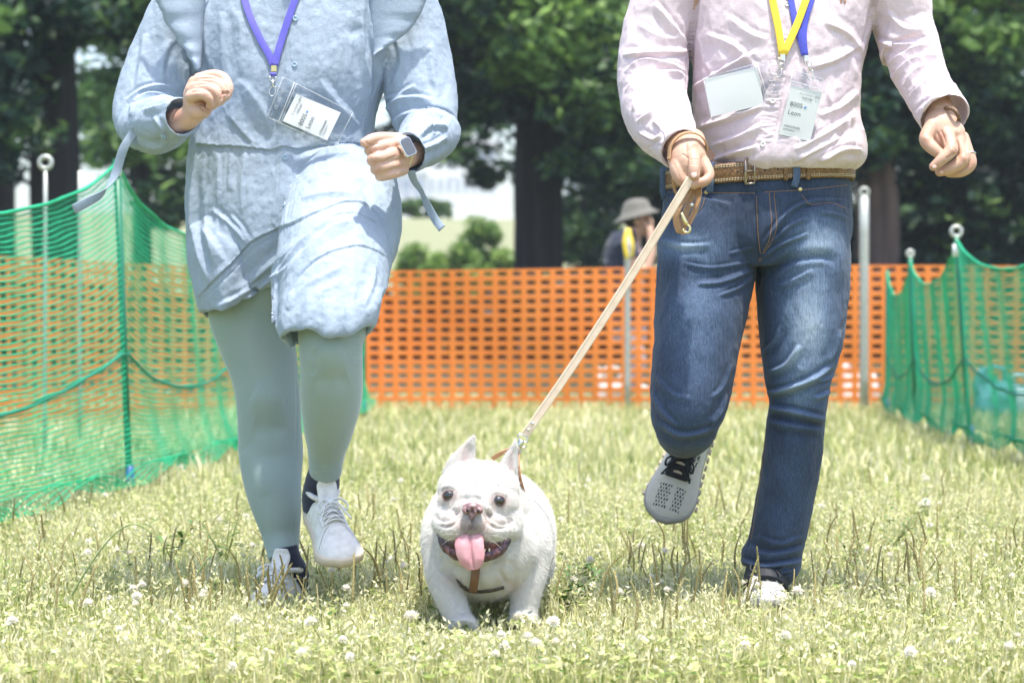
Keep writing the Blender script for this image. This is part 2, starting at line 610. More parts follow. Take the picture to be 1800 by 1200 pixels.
def clover_leaves():
    n = 11000
    p = frustum_points(n, 3.95, 9.5, 1.25)
    keep = fbm(p * 2.2 + 40, 2) > -.25
    p = p[keep]; n = len(p)
    p[:, 2] = (.022 + RNG.random(n) * .035) * trampled(p)
    tilt = RNG.normal(0, .35, (n, 2)); yaw = RNG.random(n) * 6.283
    r = .006 + RNG.random(n) * .005
    V, F, t, cnt = [], [], [], 0
    nn = np.stack([tilt[:, 0], tilt[:, 1], np.ones(n)], 1); nn /= np.linalg.norm(nn, axis=1)[:, None]
    a = np.stack([np.cos(yaw), np.sin(yaw), np.zeros(n)], 1); a = a - nn * np.sum(a * nn, 1)[:, None]
    b = np.cross(nn, a)
    for j in range(3):
        an = j * 2.094
        ring = [p]
        for da, rr in ((-.85, .8), (-.42, 1.25), (0, 1.15), (.42, 1.25), (.85, .8)):
            q = a * math.cos(an + da) + b * math.sin(an + da)
            ring.append(p + q * (r * rr)[:, None] - nn * (r * .2 * abs(da))[:, None])
        V.append(np.stack(ring, 1).reshape(-1, 3))
        o = np.arange(n)[:, None] * 6 + cnt
        F += [o + np.array([[0, k, k + 1]]) for k in range(1, 5)]
        cnt += 6 * n
        t.append(np.repeat(np.clip(.40 + RNG.normal(0, .16, n), 0, 1), 6))
    g = mk('clover_leaves', np.concatenate(V), np.concatenate(F), GRASS, smooth=False, attrs={'tint': np.concatenate(t)})
    tag(g, 'low green clover leaves among the meadow grass', 'clover', kind='stuff')
near_grass(); seed_heads(); clover_leaves()

# ---- plantain spikes: each its own plant
spike_m = MB('plantain_spike', rough=.85)
_n = spike_m.noise(420, 3)
spike_m.color(spike_m.ramp(_n, [(.3, (.16, .125, .045)), (.55, (.33, .28, .11)), (.75, (.50, .45, .24))]))
spike_m.bump(_n, 1.0, .002)
stem_m = new_mat('plantain_stem', (.34, .36, .14), .7)
leaf_m = new_mat('weed_leaf', (.07, .17, .03), .5)

def spike_template(k):
    """head: bumpy tapered spike; stem below; bent a little. unit: metres, height about 0.13"""
    rr = random.Random(k)
    bx, by = rr.uniform(-.03, .03), rr.uniform(-.02, .02)
    hook = rr.choice([0, 0, 0, .02, -.025])
    H = .13
    def pos(t): return np.array([bx * t * t + hook * max(0, t - .6) ** 2 * 6, by * t * t, H * t - abs(hook) * max(0, t - .7) * .8])
    st = tube([pos(t) for t in (0, .2, .4)], [.0016, .0015, .0014], n=5, sub=1)
    n, m = 6, 26
    V, F = [], []
    for j in range(m):
        t = .36 + .64 * j / (m - 1)
        c = pos(t)
        r = .0029 * min(1, (j + 1) / 3) * (1 - .45 * j / (m - 1)) * (1.25 if j % 2 else .8)
        if j == m - 1: r = .0006
        for i in range(n):
            a = i * 2 * math.pi / n + (j % 2) * .5
            V.append(c + r * np.array([math.cos(a), math.sin(a), 0]))
    for j in range(m - 1):
        for i in range(n):
            F.append([j * n + i, j * n + (i + 1) % n, (j + 1) * n + (i + 1) % n, (j + 1) * n + i])
    return st, (np.array(V), F)
SPIKES = []
for k in range(6):
    st, hd = spike_template(k)
    a = raw_mesh('stem', *st); a.materials.append(stem_m)
    b = raw_mesh('flower_spike', *hd); b.materials.append(spike_m.m)
    for me in (a, b): me.polygons.foreach_set('use_smooth', np.ones(len(me.polygons), dtype=bool))
    SPIKES.append((a, b))

def plantain(x, y, s, lean, yaw, k):
    o = bpy.data.objects.new('plantain', SPIKES[k][1]); scene.collection.objects.link(o)
    o.location = (x, y, 0); o.scale = (s, s, s); o.rotation_euler = (lean[0], lean[1], yaw)
    c = bpy.data.objects.new('stem', SPIKES[k][0]); scene.collection.objects.link(c); c.parent = o
    tag(o, 'brownish plantain flower spike standing in the meadow grass', 'plantain', 'plantain spikes in the meadow')
# where the photo shows clumps: (x, y of the spike foot, number, spread)
clumps = [(70, 1060, 9, 40), (190, 990, 4, 40), (300, 1010, 6, 40), (345, 1090, 8, 35), (420, 1085, 12, 35), (470, 1090, 8, 30),
          (560, 1090, 9, 40), (640, 1060, 6, 30), (700, 1050, 9, 30), (740, 1085, 4, 25), (1130, 1010, 9, 40), (1185, 1035, 10, 40),
          (1250, 1010, 6, 35), (1300, 1080, 5, 30), (1420, 1030, 8, 40), (1460, 1020, 7, 35), (1520, 1070, 8, 40), (1570, 1040, 5, 40),
          (1650, 1040, 5, 45), (1690, 1080, 5, 40), (1770, 1010, 5, 30), (1480, 990, 5, 30), (330, 1050, 8, 90), (560, 1010, 8, 60), (1200, 980, 8, 80), (1600, 1000, 9, 110), (660, 1010, 6, 50), (1360, 1120, 5, 120), (150, 1110, 6, 120), (1080, 1120, 4, 40), (1170, 1130, 3, 30),
          (960, 1100, 4, 30), (860, 1110, 3, 30), (240, 1080, 5, 60), (120, 940, 5, 60), (640, 960, 6, 50), (700, 960, 6, 50),
          (1040, 960, 5, 40), (1260, 930, 5, 40), (1480, 930, 6, 60), (1640, 950, 5, 60), (1740, 930, 5, 50), (360, 930, 5, 60), (20, 980, 4, 30)]
for (cx, cy, n, sp) in clumps:
    for _ in range(n):
        px, py = random.gauss(cx, sp * .95), random.gauss(cy, sp * .6) + 8
        q = ground(px, max(py, 880))
        if abs(q[0] + .05) < .22 and 4.4 < q[1] < 4.85: continue
        plantain(q[0], q[1], random.uniform(.65, 1.2), (random.gauss(0, .10), random.gauss(0, .16)), random.uniform(0, 6.28), random.randrange(6))

# ---- white clover heads: each its own flower
def clover_head(k):
    rr = np.random.default_rng(k)
    V, F, c = [], [], 0
    for j in range(46):
        u = 1 - 1.55 * (j + .5) / 46
        a = j * 2.39996
        d = np.array([math.sqrt(max(0, 1 - u * u)) * math.cos(a), math.sqrt(max(0, 1 - u * u)) * math.sin(a), u])
        d2 = d + np.array([0, 0, .35]); d2 /= np.linalg.norm(d2)
        s = np.cross(d2, [0, 0, 1.0]); s /= np.linalg.norm(s) + 1e-9
        L = .0095 * (0.85 + .3 * rr.random())
        b = d * .002
        V += [b, b + d2 * L * .6 + s * .0019, b + d2 * L, b + d2 * L * .6 - s * .0019]
        F.append([c, c + 1, c + 2, c + 3]); c += 4
    return np.array(V) + [0, 0, .07], F
cl_m = MB('clover_petals', rough=.6)
cl_m.color(cl_m.ramp(cl_m.noise(9, 2), [(.35, (.80, .79, .72)), (.6, (.82, .74, .68)), (.75, (.62, .40, .32))]))
CL = []
for k in range(4):
    me = raw_mesh('clover_flower', *clover_head(k)); me.materials.append(cl_m.m); CL.append(me)
cst = raw_mesh('stem', *tube([[0, 0, 0], [.002, 0, .04], [0, 0, .07]], .0011, n=5)); cst.materials.append(stem_m)
for _ in range(190):
    y = 3.98 + 4.8 * random.random() ** 1.6
    x = random.uniform(-1, 1) * (y * .2118 * 1.08)
    if fbm(np.array([[x * 2, y * 2, 3.3]]), 2)[0] < -.25 or (abs(x + .05) < .2 and 4.45 < y < 4.85): continue
    o = bpy.data.objects.new('clover_flower', random.choice(CL)); scene.collection.objects.link(o)
    s = random.uniform(.75, 1.2)
    o.location = (x, y, 0); o.scale = (s, s, s); o.rotation_euler = (random.gauss(0, .2), random.gauss(0, .2), random.uniform(0, 6))
    c = bpy.data.objects.new('stem', cst); scene.collection.objects.link(c); c.parent = o
    tag(o, 'white clover flower head low in the meadow grass', 'clover', 'white clover flowers in the meadow')

# ---- leafy weeds
def weed(px, py, h, seed, label, spread=.5, nst=4, leaf=.035):
    rr = random.Random(seed)
    q = ground(px, py); root = empty('weed', (q[0], q[1], 0))
    sp, lp = [], []
    for s in range(nst):
        a = rr.uniform(0, 6.28); hh = h * rr.uniform(.6, 1)
        tip = np.array([math.cos(a) * spread * hh, math.sin(a) * spread * hh * .5, hh])
        pts = [q + tip * np.array([t ** 1.4, t ** 1.4, t]) for t in np.linspace(0, 1, 7)]
        sp.append(tube(pts, np.linspace(.0022, .0008, 7), n=5))
        for t in np.linspace(.2, 1, 9):
            c = q + tip * np.array([t ** 1.4, t ** 1.4, t])
            b = rr.uniform(0, 6.28); d = np.array([math.cos(b), math.sin(b), rr.uniform(-.1, .7)]); d /= np.linalg.norm(d)
            L = leaf * rr.uniform(.5, 1.1) * (1.2 - .6 * t)
            sd = np.cross(d, [0, 0, 1.0]); sd /= np.linalg.norm(sd)
            up = np.cross(sd, d)
            V = [c, c + d * L * .35 + sd * L * .15 + up * L * .05, c + d * L * .7 + sd * L * .11 + up * L * .03, c + d * L - up * L * .12,
                 c + d * L * .7 - sd * L * .11 + up * L * .03, c + d * L * .35 - sd * L * .15 + up * L * .05, c + d * L * .5]
            lp.append((np.array(V), [[0, 1, 6], [1, 2, 6], [2, 3, 6], [3, 4, 6], [4, 5, 6], [5, 0, 6]]))
    mk('stem', *join(sp), stem_m, root); mk('foliage', *join(lp), leaf_m, root)
    tag(root, label, 'weed')
weed(395, 1010, .20, 1, 'tall leafy green weed beside the leg in grey-green leggings', .45, 5, .04)
weed(300, 1000, .13, 2, 'small weed with narrow toothed leaves standing left of the leggings', .5, 3, .05)
weed(1560, 985, .17, 3, 'loose spreading green weed right of the blue jeans', .8, 6, .035)
weed(1500, 1010, .13, 4, 'short leafy weed close to the jeans leg', .6, 4, .03)
weed(990, 1080, .11, 5, 'low weed with broad leaves beside the dog', .9, 4, .06)
weed(1015, 1035, .06, 6, 'flat leafy weed between the dog and the lifted running shoe', 1.2, 5, .05)

# long arching grass stalk on the left
def stalk(pts_px, y, r, name, label):
    pts = [P(a, b, y) for a, b in pts_px]
    o = mk(name, *tube(pts, np.linspace(r, r * .5, len(pts)), n=6, sub=4), new_mat('stalk', (.20, .27, .10), .6), origin=(pts[0][0], pts[0][1], 0))
    tag(o, label, 'grass stalk')
stalk([(95, 1100), (150, 1005), (190, 950), (222, 924), (245, 923), (268, 938)], 5.05, .0022, 'grass_stalk', 'long arching pale green grass stalk leaning over the meadow')
stalk([(325, 1042), (345, 1010), (370, 975)], 5.15, .003, 'grass_stalk', 'short broad dark green grass blade leaning right')

# ------------------------------------------------------------------ orange barrier fence
orange = MB('orange_plastic', rough=.45)
_n = orange.noise(3, 3)
orange.color(orange.ramp(_n, [(.3, (.86, .235, .040)), (.7, (.93, .31, .065))]))
orange.bump(orange.noise(60, 2), .3, .003)
tr = orange.n('ShaderNodeBsdfTranslucent'); tr.inputs[0].default_value = (.95, .25, .03, 1)
mx = orange.n('ShaderNodeMixShader'); mx.inputs[0].default_value = .3
orange.l(orange.b.outputs[0], mx.inputs[1]); orange.l(tr.outputs[0], mx.inputs[2]); orange.l(mx.outputs[0], orange.t.nodes['Material Output'].inputs[0])

def barrier(path, height, px, pz, hw, hh, sag=0.0, seed=0):
    """plastic mesh with oval holes; path = plan polyline; pitch px,pz; hole half sizes as fractions"""
    path = np.array(path, float)
    L = np.concatenate([[0], np.cumsum(np.linalg.norm(np.diff(path, axis=0), axis=1))])
    nx, nz = int(L[-1] / px), int(round(height / pz))
    V, F = [], []
    k = 12
    th = np.arange(k) * 2 * math.pi / k + math.pi / k
    inner = np.stack([np.sign(np.cos(th)) * np.abs(np.cos(th)) ** .55 * hw, np.sign(np.sin(th)) * np.abs(np.sin(th)) ** .8 * hh], 1)
    sq = []
    for t in th:
        c, s = math.cos(t), math.sin(t); m = max(abs(c), abs(s)); sq.append((c / m * .5, s / m * .5))
    sq = np.array(sq)
    # snap to corners
    for q in sq:
        if abs(abs(q[0]) - abs(q[1])) < .25: q[:] = np.sign(q) * .5
    midr = inner * .55 + sq * .45
    for i in range(nx):
        for j in range(nz):
            o = len(V)
            for ring, dep in ((sq, 0.0), (midr, -.004), (inner, 0.002)):
                for q in ring:
                    V.append(((i + .5 + q[0]) * px, (j + .5 + q[1]) * pz, dep))
            for r in range(2):
                for a in range(k):
                    b = (a + 1) % k
                    F.append([o + r * k + a, o + r * k + b, o + (r + 1) * k + b, o + (r + 1) * k + a])
    A = np.array(V)
    s = A[:, 0]
    X = np.interp(s, L, path[:, 0]); Y = np.interp(s, L, path[:, 1])
    z = A[:, 1] + .01
    wav = .02 * np.sin(s * 1.7 + seed) * (z / height) + .012 * np.sin(s * 3.1 + z * 4)
    dz = sag * np.sin(s * .9 + seed) * (z / height)
    return np.stack([X, Y + wav + A[:, 2], z + dz], 1), F
YF = 16.3
# the fence: from behind the left net across the run to behind the right net
pf = [P(-500, 600, 11.5), P(215, 600, 14.6), P(640, 600, 16.2), P(1560, 600, 16.0), P(2300, 600, 15.6)]
pf = [(p[0], p[1]) for p in pf]
V, F = barrier(pf, .93, .0955, .0622, .33, .245, sag=.018)
fence = empty('barrier_fence', (pf[2][0], pf[2][1], 0))
tag(fence, 'orange plastic mesh barrier fence closing the end of the grass run', 'fence')
o = mk('mesh_panel', V, F, orange, fence); 
# ------------------------------------------------------------------ poles
pole_m = MB('galvanised_pole', rough=.4)
pole_m.color(pole_m.ramp(pole_m.noise(40, 3), [(.3, (.36, .38, .35)), (.7, (.48, .49, .46))]))
pole_m.b.inputs['Metallic'].default_value = .25
def pole(px, ytop, Y, label, r=.008, ring=True, tip=(0, 0)):
    base = P(px, 600, Y); base[2] = 0
    top = P(px + tip[0], ytop, Y)
    root = empty('fence_pole', base)
    mk('shaft', *tube([base, base * .5 + top * .5, top], r, n=10, sub=3), pole_m, root)
    if ring:
        c = top + np.array([0, 0, .03]); 
        th = np.linspace(0, 2 * math.pi, 20, endpoint=False)
        mk('ring', *tube([c + .026 * np.array([math.cos(t), 0, math.sin(t)]) for t in th], .011, n=8, closed=True), pole_m, root)
    tag(root, label, 'pole', 'white fence poles')
    return root
pole(1519, 346, 15.6, 'slim white pole with ring top rising above the orange fence by the jeans', .030)
pp = pole(1103, 402, 15.7, 'slim white pole with yellow tape standing before the seated person in a hat', .020, ring=False)
yel = new_mat('yellow_tape', (.75, .55, .04), .5)
b_ = P(1108, 440, 15.67)
mk('tape', *ribbon([P(1104, 402, 15.66), P(1098, 425, 15.64), P(1103, 455, 15.64)], (1, 0, 0), .028, .004), yel, pp)
mk('tape', *ribbon([P(1105, 402, 15.66), P(1112, 430, 15.63), P(1111, 452, 15.64)], (1, 0, 0), .020, .004), yel, pp)
pole(78, 298, 10.6, 'slim white pole with ring top behind the green net', .0095, tip=(2, 0))
pole(140, 300, 11.8, 'thin pale pole without ring behind the green net', .009, ring=False)

# ------------------------------------------------------------------ green net fences
net_m = MB('green_net', rough=.55)
net_m.color(net_m.ramp(net_m.noise(5, 2), [(.3, (.012, .44, .21)), (.7, (.035, .62, .33))]))
tr = net_m.n('ShaderNodeBsdfTranslucent'); tr.inputs[0].default_value = (.04, .62, .36, 1)
mx = net_m.n('ShaderNodeMixShader'); mx.inputs[0].default_value = .35
net_m.l(net_m.b.outputs[0], mx.inputs[1]); net_m.l(tr.outputs[0], mx.inputs[2]); net_m.l(mx.outputs[0], net_m.t.nodes['Material Output'].inputs[0])
rope_m = new_mat('green_rope', (.01, .22, .13), .7)
gpole_m = new_mat('green_post', (.008, .16, .085), .4)
blue_m = new_mat('blue_peg', (.05, .10, .45), .4)
white_m = new_mat('white_band', (.8, .8, .8), .5)

def net_sheet(fun, nu, nv, w, seed=0, top_extra=0):
    """strands of a knitted net as flat ribbons; fun(u, v) -> world points (vectorised)"""
    rr = np.random.default_rng(seed)
    V, F, c = [], [], 0
    def strand(pts, width):
        nonlocal c
        m = len(pts)
        T = np.gradient(pts, axis=0); T /= np.linalg.norm(T, axis=1)[:, None] + 1e-9
        view = np.array([.25, -1.0, .1]); S = np.cross(T, view); S /= np.linalg.norm(S, axis=1)[:, None] + 1e-9
        N = np.cross(S, T)
        ww = width * (0.75 + .5 * rr.random((m, 1)))
        A = np.stack([pts - S * ww, pts + N * ww * .8, pts + S * ww, pts - N * ww * .8], 1).reshape(-1, 3)
        V.append(A)
        i = np.arange(m - 1)[:, None] * 4 + c
        for a in range(4):
            b = (a + 1) % 4
            F.append(np.hstack([i + a, i + b, i + 4 + b, i + 4 + a]))
        c += 4 * m
    us = np.linspace(0, 1, max(60, nu // 4))
    for j in range(nv + 1):
        v = j / nv
        strand(fun(us, np.full(len(us), v) + .0022 * np.sin(us * 160 + j)), w * (1.0 if j != nv else 2.4))
    vs = np.linspace(0, 1, nv // 2 + 1)
    for i in range(nu + 1):
        u = i / nu
        strand(fun(np.full(len(vs), u) + (.28 / nu) * np.where(np.arange(len(vs)) % 2, 1, -1), vs), w * .30)
    return np.concatenate(V), np.concatenate(F)

def make_net(posts, label, cell, w, skirt, seed, rope_v=.45):
    """posts: list of (px_top, py_top, px_bot, py_bot). Draped between posts with sag; skirt lies on the grass towards the run"""
    B = [ground(a[2], a[3]) for a in posts]
    Tp = [P(a[0], a[1], b[1]) for a, b in zip(posts, B)]
    B, Tp = np.array(B), np.array(Tp)
    n = len(posts)
    seg = np.linalg.norm(np.diff(B, axis=0), axis=1); L = np.concatenate([[0], np.cumsum(seg)]); tot = L[-1]
    sk = np.array(skirt)
    def fun(u, v):
        s = u * tot
        b = np.stack([np.interp(s, L, B[:, k]) for k in range(3)], 1)
        t = np.stack([np.interp(s, L, Tp[:, k]) for k in range(3)], 1)
        k = np.clip(np.searchsorted(L, s, side='right') - 1, 0, n - 2)
        f = np.clip((s - L[k]) / seg[k], 0, 1)
        sag = 4 * f * (1 - f)
        peak = np.minimum(f, 1 - f)
        t = t.copy(); t[:, 2] -= (.13 * sag + .05 * (1 - np.exp(-peak * 14))) * np.minimum(1, seg[k] / 1.5) 
        vv = (v - .03) / .97
        q = b + (t - b) * np.clip(vv, 0, 1)[:, None]
        # bulge, folds
        fold = .010 * np.sin(s * 5 + 4 * v + seed) * (1 - np.clip(vv, 0, 1)) + .006 * np.sin(s * 13 + seed * 2 + 3 * v) * sag
        q[:, 0] += fold + sk[0] * (np.clip(.25 - vv, 0, 1) ** 1.3) * 1.6
        q[:, 1] += sk[1] * (np.clip(.25 - vv, 0, 1) ** 1.3) * 1.6
        q[:, 2] = np.where(vv < .05, .075 + .035 * np.sin(s * 5 + v * 30), q[:, 2] + .07 * np.exp(-np.clip(vv, 0, 1) * 8))
        return q
    root = empty('net_fence', (B[0][0], B[0][1], 0))
    tag(root, label, 'net fence')
    V, F = net_sheet(fun, int(tot / cell * 1.6), int(1.35 / cell), w, seed)
    o = mk('net', V, F, net_m, root, smooth=False); o['kind'] = 'stuff'
    u = np.linspace(0, 1, 90)
    for vv in (1.0, rope_v):
        pts = fun(u, np.full(90, vv))
        if vv < 1:
            s = u * tot; k = np.clip(np.searchsorted(L, s, side='right') - 1, 0, n - 2); f = (s - L[k]) / seg[k]
            pts[:, 2] -= .07 * 4 * f * (1 - f)
        mk('rope', *tube(pts, .006 if vv == 1 else .007, n=6), net_m if vv == 1 else rope_m, root)
    for i in range(n):
        b, t = B[i], Tp[i]
        mk('post', *tube([b, (b + t) / 2, t + [0, 0, .01]], .013, n=10), gpole_m, root)
        mk('peg', *tube([b + [.004, -.004, 0], b + [0, 0, .10]], [.017, .0145], n=10), blue_m, root)
    return root, B, Tp
# left run of net: comes from beside the camera towards the orange fence
rootL, BL, TL = make_net([(-560, 240, -520, 1085), (205, 285, 228, 868), (420, 372, 430, 800), (560, 435, 560, 757), (640, 470, 640, 730)],
               'green garden netting on posts along the left side of the run', .0235, .0023, (.22, -.10), 1)
mk('band', *tube([TL[1] + [0, 0, -.05], TL[1] + [0, 0, -.012]], .0165, n=10), white_m, rootL)
rootR, BR, TR = make_net([(1560, 478, 1558, 727), (1600, 455, 1610, 752), (1681, 418, 1706, 785), (1905, 372, 1925, 850), (2300, 350, 2300, 1000)],
               'green garden netting on posts along the right side of the run', .0255, .0033, (-.2, -.2), 3)
for i, sz in ((1, .016), (2, .024)):
    c = TR[i] + [0, 0, .03]
    th = np.linspace(0, 2 * math.pi, 18, endpoint=False)
    mk('ring', *tube([c + sz * np.array([math.cos(t), 0, math.sin(t)]) for t in th], .010, n=8, closed=True), pole_m, rootR)
mk('band', *tube([TR[2] + [0, 0, -.09], TR[2] + [0, 0, -.03]], .018, n=10), white_m, rootR)

# ------------------------------------------------------------------ bags left behind the fences
def bag(px, py, Y, w, h, col, label):
    c = P(px, py, Y); c[2] = 0
    root = empty('bag', c)
    V, F = loft([(c[0], c[1], .01, w * .46, .07), (c[0], c[1], h * .12, w * .52, .085), (c[0] + .01, c[1], h * .55, w * .48, .075), (c[0] - .01, c[1], h * .9, w * .45, .04), (c[0], c[1], h, w * .42, .02)], n=32, sub=5, power=3)
    V = V + (fbm(V * 7, 3) * .02)[:, None] * np.array([.6, -1, .3])
    m = new_mat('bag_cloth', col, .8)
    mk('body', V, F, m, root)
    for s in (-.03, .03):
        mk('handle', *tube([(c[0] - w * .25, c[1] + s, h * .95), (c[0] - w * .2, c[1] + s, h * 1.25), (c[0] + w * .2, c[1] + s, h * 1.25), (c[0] + w * .25, c[1] + s, h * .95)], .012, n=7, sub=5), m, root)
    tag(root, label, 'bag')
bag(1508, 690, 17.1, .28, .24, (.72, .60, .58), 'pale pink bag on the ground behind the orange fence near the pole')
bag(1748, 650, 14.9, .26, .24, (.10, .26, .36), 'blue bag on the ground seen through the right green net')
bag(1792, 650, 15.1, .2, .2, (.34, .44, .50), 'pale blue bag beside the blue bag behind the net')
bag(1075, 700, 17.2, .24, .20, (.60, .58, .56), 'pale grey bag behind the fence beside the person in the hat')
# ------------------------------------------------------------------ trees behind the fence
bark = MB('bark', rough=.95)
_b = bark.noise(6, 6, stretch=(1, 1, .12))
bark.color(bark.ramp(_b, [(.3, (.014, .013, .014)), (.6, (.034, .030, .028)), (.8, (.075, .06, .05))]))
bark.bump(_b, 1.0, .05)
redbark = MB('reddish_bark', rough=.95)
_b = redbark.noise(5, 6, stretch=(1, 1, .12))
redbark.color(redbark.ramp(_b, [(.3, (.06, .04, .035)), (.7, (.20, .13, .10))]))
redbark.bump(_b, 1.0, .05)

def leaf_mat(name, stops, trans=.35):
    m = MB(name, rough=.55)
    a = m.attr('tint'); c = m.ramp(a.outputs['Fac'], stops); m.color(c)
    t = m.n('ShaderNodeBsdfTranslucent'); m.l(c, t.inputs['Color'])
    mx = m.n('ShaderNodeMixShader'); mx.inputs[0].default_value = trans
    m.l(m.b.outputs[0], mx.inputs[1]); m.l(t.outputs[0], mx.inputs[2]); m.l(mx.outputs[0], m.t.nodes['Material Output'].inputs[0])
    return m.m
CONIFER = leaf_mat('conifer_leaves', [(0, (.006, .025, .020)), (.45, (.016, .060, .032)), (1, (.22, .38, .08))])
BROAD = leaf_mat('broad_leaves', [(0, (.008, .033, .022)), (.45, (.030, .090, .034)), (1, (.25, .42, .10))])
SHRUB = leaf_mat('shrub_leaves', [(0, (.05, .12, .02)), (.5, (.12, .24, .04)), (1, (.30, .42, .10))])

def leaves(centres, radii, per, size, rr, droop=0.0, tintc=None, flat=.7):
    """leaf faces spread through clump ellipsoids"""
    n = len(centres) * per
    C = np.repeat(centres, per, 0); Rr = np.repeat(radii, per, 0)
    d = rr.normal(size=(n, 3)); d /= np.linalg.norm(d, axis=1)[:, None]
    p = C + d * (rr.random((n, 1)) ** .45) * Rr
    a = rr.normal(size=(n, 3)); a[:, 2] = a[:, 2] * .5 - droop; a /= np.linalg.norm(a, axis=1)[:, None]
    b = np.cross(a, rr.normal(size=(n, 3))); b /= np.linalg.norm(b, axis=1)[:, None] + 1e-9
    s = size * (.5 + rr.random((n, 1)))
    V = np.stack([p - a * s, p + b * s * .38, p + a * s, p - b * s * .38], 1).reshape(-1, 3)
    F = np.arange(n)[:, None] * 4 + np.array([[0, 1, 2, 3]])
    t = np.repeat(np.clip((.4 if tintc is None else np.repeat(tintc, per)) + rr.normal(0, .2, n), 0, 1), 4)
    return V, F, t

def tree(name, px, Y, wpx, ztop, clumps, per, size, mat, bmat, label, seed, droop=.3, lean=0, base_flare=1.25):
    rr = np.random.default_rng(seed)
    b = P(px, 600, Y); b[2] = float(terrain(np.array([b[0]]), np.array([Y]))[0]) - .1
    r = wpx * mper(Y) / 2
    root = empty(name, b)
    rings = []
    for t in np.linspace(0, 1, 12):
        z = b[2] + t * (ztop - b[2])
        rad = r * (1 - .75 * t) * (1 + (base_flare - 1) * math.exp(-(z - b[2]) / .5)) * (1 + .04 * rr.normal())
        rings.append((b[0] + lean * t + .05 * r * rr.normal(), b[1] + .05 * r * rr.normal(), z, rad, rad))
    V, F = loft(rings, n=28, sub=4)
    th = np.arctan2(V[:, 1] - b[1], V[:, 0] - b[0])
    V[:, :2] += (V[:, :2] - b[:2]) * (.05 * np.sin(th * 9 + V[:, 2]) + .04 * np.sin(th * 17 - V[:, 2] * 2))[:, None]
    tr = mk('trunk', V, F, bmat, root)
    C = np.array([c[:3] for c in clumps]); Rd = np.array([c[3:6] for c in clumps]); T = np.array([c[6] if len(c) > 6 else .4 for c in clumps])
    # limbs from the trunk to a share of the clumps
    lp = []
    for k in rr.permutation(len(C))[:min(len(C), 26)]:
        c = C[k]; z0 = max(b[2] + 1.2, c[2] + rr.uniform(-.2, .8)); z0 = min(z0, ztop * .9)
        s = np.array([b[0] + lean * .3, b[1], z0])
        m = (s + c) / 2 + [0, 0, .15 * np.linalg.norm(c - s)]
        rad = .02 + .012 * np.linalg.norm(c - s)
        lp.append(tube([s, m, c], [rad, rad * .6, rad * .25], n=6, sub=4))
    for l_ in lp: mk('limb', *l_, bmat, tr)
    V, F, t = leaves(C, Rd, per, size, rr, droop, T)
    mk('crown', V, F, mat, root, smooth=False, attrs={'tint': t})
    tag(root, label, 'tree')
    return root

def cl_px(rr, boxes, Y, dY, rad, squash=.7):
    """clumps filling photo boxes (x0,y0,x1,y1,count,tint) at distance Y"""
    out = []
    for (x0, y0, x1, y1, n, tint) in boxes:
        for _ in range(n):
            y = Y + rr.uniform(-dY, dY)
            c = P(rr.uniform(x0, x1), rr.uniform(y0, y1), y)
            s = rad * rr.uniform(.6, 1.3)
            out.append((c[0], c[1], c[2], s * 1.25, s * 1.1, s * squash, tint + rr.normal(0, .12)))
    return out
rt = np.random.default_rng(21)
# the crowns go on above the frame: boxes with negative rows
tree('cedar_tree', 945, 36, 98, 12, cl_px(rt, [(700, -900, 1180, -60, 70, .4), (780, -120, 1120, 60, 60, .55), (700, -60, 900, 130, 42, .3), (740, 110, 900, 200, 15, .25), (860, 10, 1100, 150, 60, .95), (985, 130, 1110, 290, 36, .65), (1000, 250, 1100, 330, 10, .4), (985, 0, 1330, 240, 40, .3)], 35.5, 2.5, .42), 90, .11, CONIFER, bark,  # lightest bough box has sunlight painted into its leaf tint
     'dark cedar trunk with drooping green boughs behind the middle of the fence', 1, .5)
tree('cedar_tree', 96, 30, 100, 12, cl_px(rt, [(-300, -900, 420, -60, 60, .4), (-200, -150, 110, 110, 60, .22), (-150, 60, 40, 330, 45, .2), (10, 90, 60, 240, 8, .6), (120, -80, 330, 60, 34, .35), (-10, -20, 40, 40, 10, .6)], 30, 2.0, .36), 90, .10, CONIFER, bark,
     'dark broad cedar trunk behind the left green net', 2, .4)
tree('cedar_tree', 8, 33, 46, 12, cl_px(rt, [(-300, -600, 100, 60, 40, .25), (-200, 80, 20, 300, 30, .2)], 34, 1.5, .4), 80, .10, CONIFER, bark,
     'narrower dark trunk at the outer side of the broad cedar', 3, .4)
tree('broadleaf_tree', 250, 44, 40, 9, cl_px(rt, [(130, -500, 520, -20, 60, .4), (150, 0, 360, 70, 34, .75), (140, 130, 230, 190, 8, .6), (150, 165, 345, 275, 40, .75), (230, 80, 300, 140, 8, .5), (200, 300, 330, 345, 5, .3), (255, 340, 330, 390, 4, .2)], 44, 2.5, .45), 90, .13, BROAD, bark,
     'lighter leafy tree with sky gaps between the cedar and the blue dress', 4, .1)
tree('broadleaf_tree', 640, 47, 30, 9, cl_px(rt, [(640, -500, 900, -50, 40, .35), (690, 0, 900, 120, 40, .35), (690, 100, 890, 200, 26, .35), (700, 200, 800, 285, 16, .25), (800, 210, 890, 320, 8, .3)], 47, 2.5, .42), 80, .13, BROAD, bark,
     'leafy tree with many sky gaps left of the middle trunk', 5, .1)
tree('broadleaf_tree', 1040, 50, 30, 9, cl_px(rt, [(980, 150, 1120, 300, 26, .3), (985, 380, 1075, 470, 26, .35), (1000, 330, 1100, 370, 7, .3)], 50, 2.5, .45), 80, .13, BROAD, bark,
     'dark leafy tree right of the middle trunk', 6, .1)
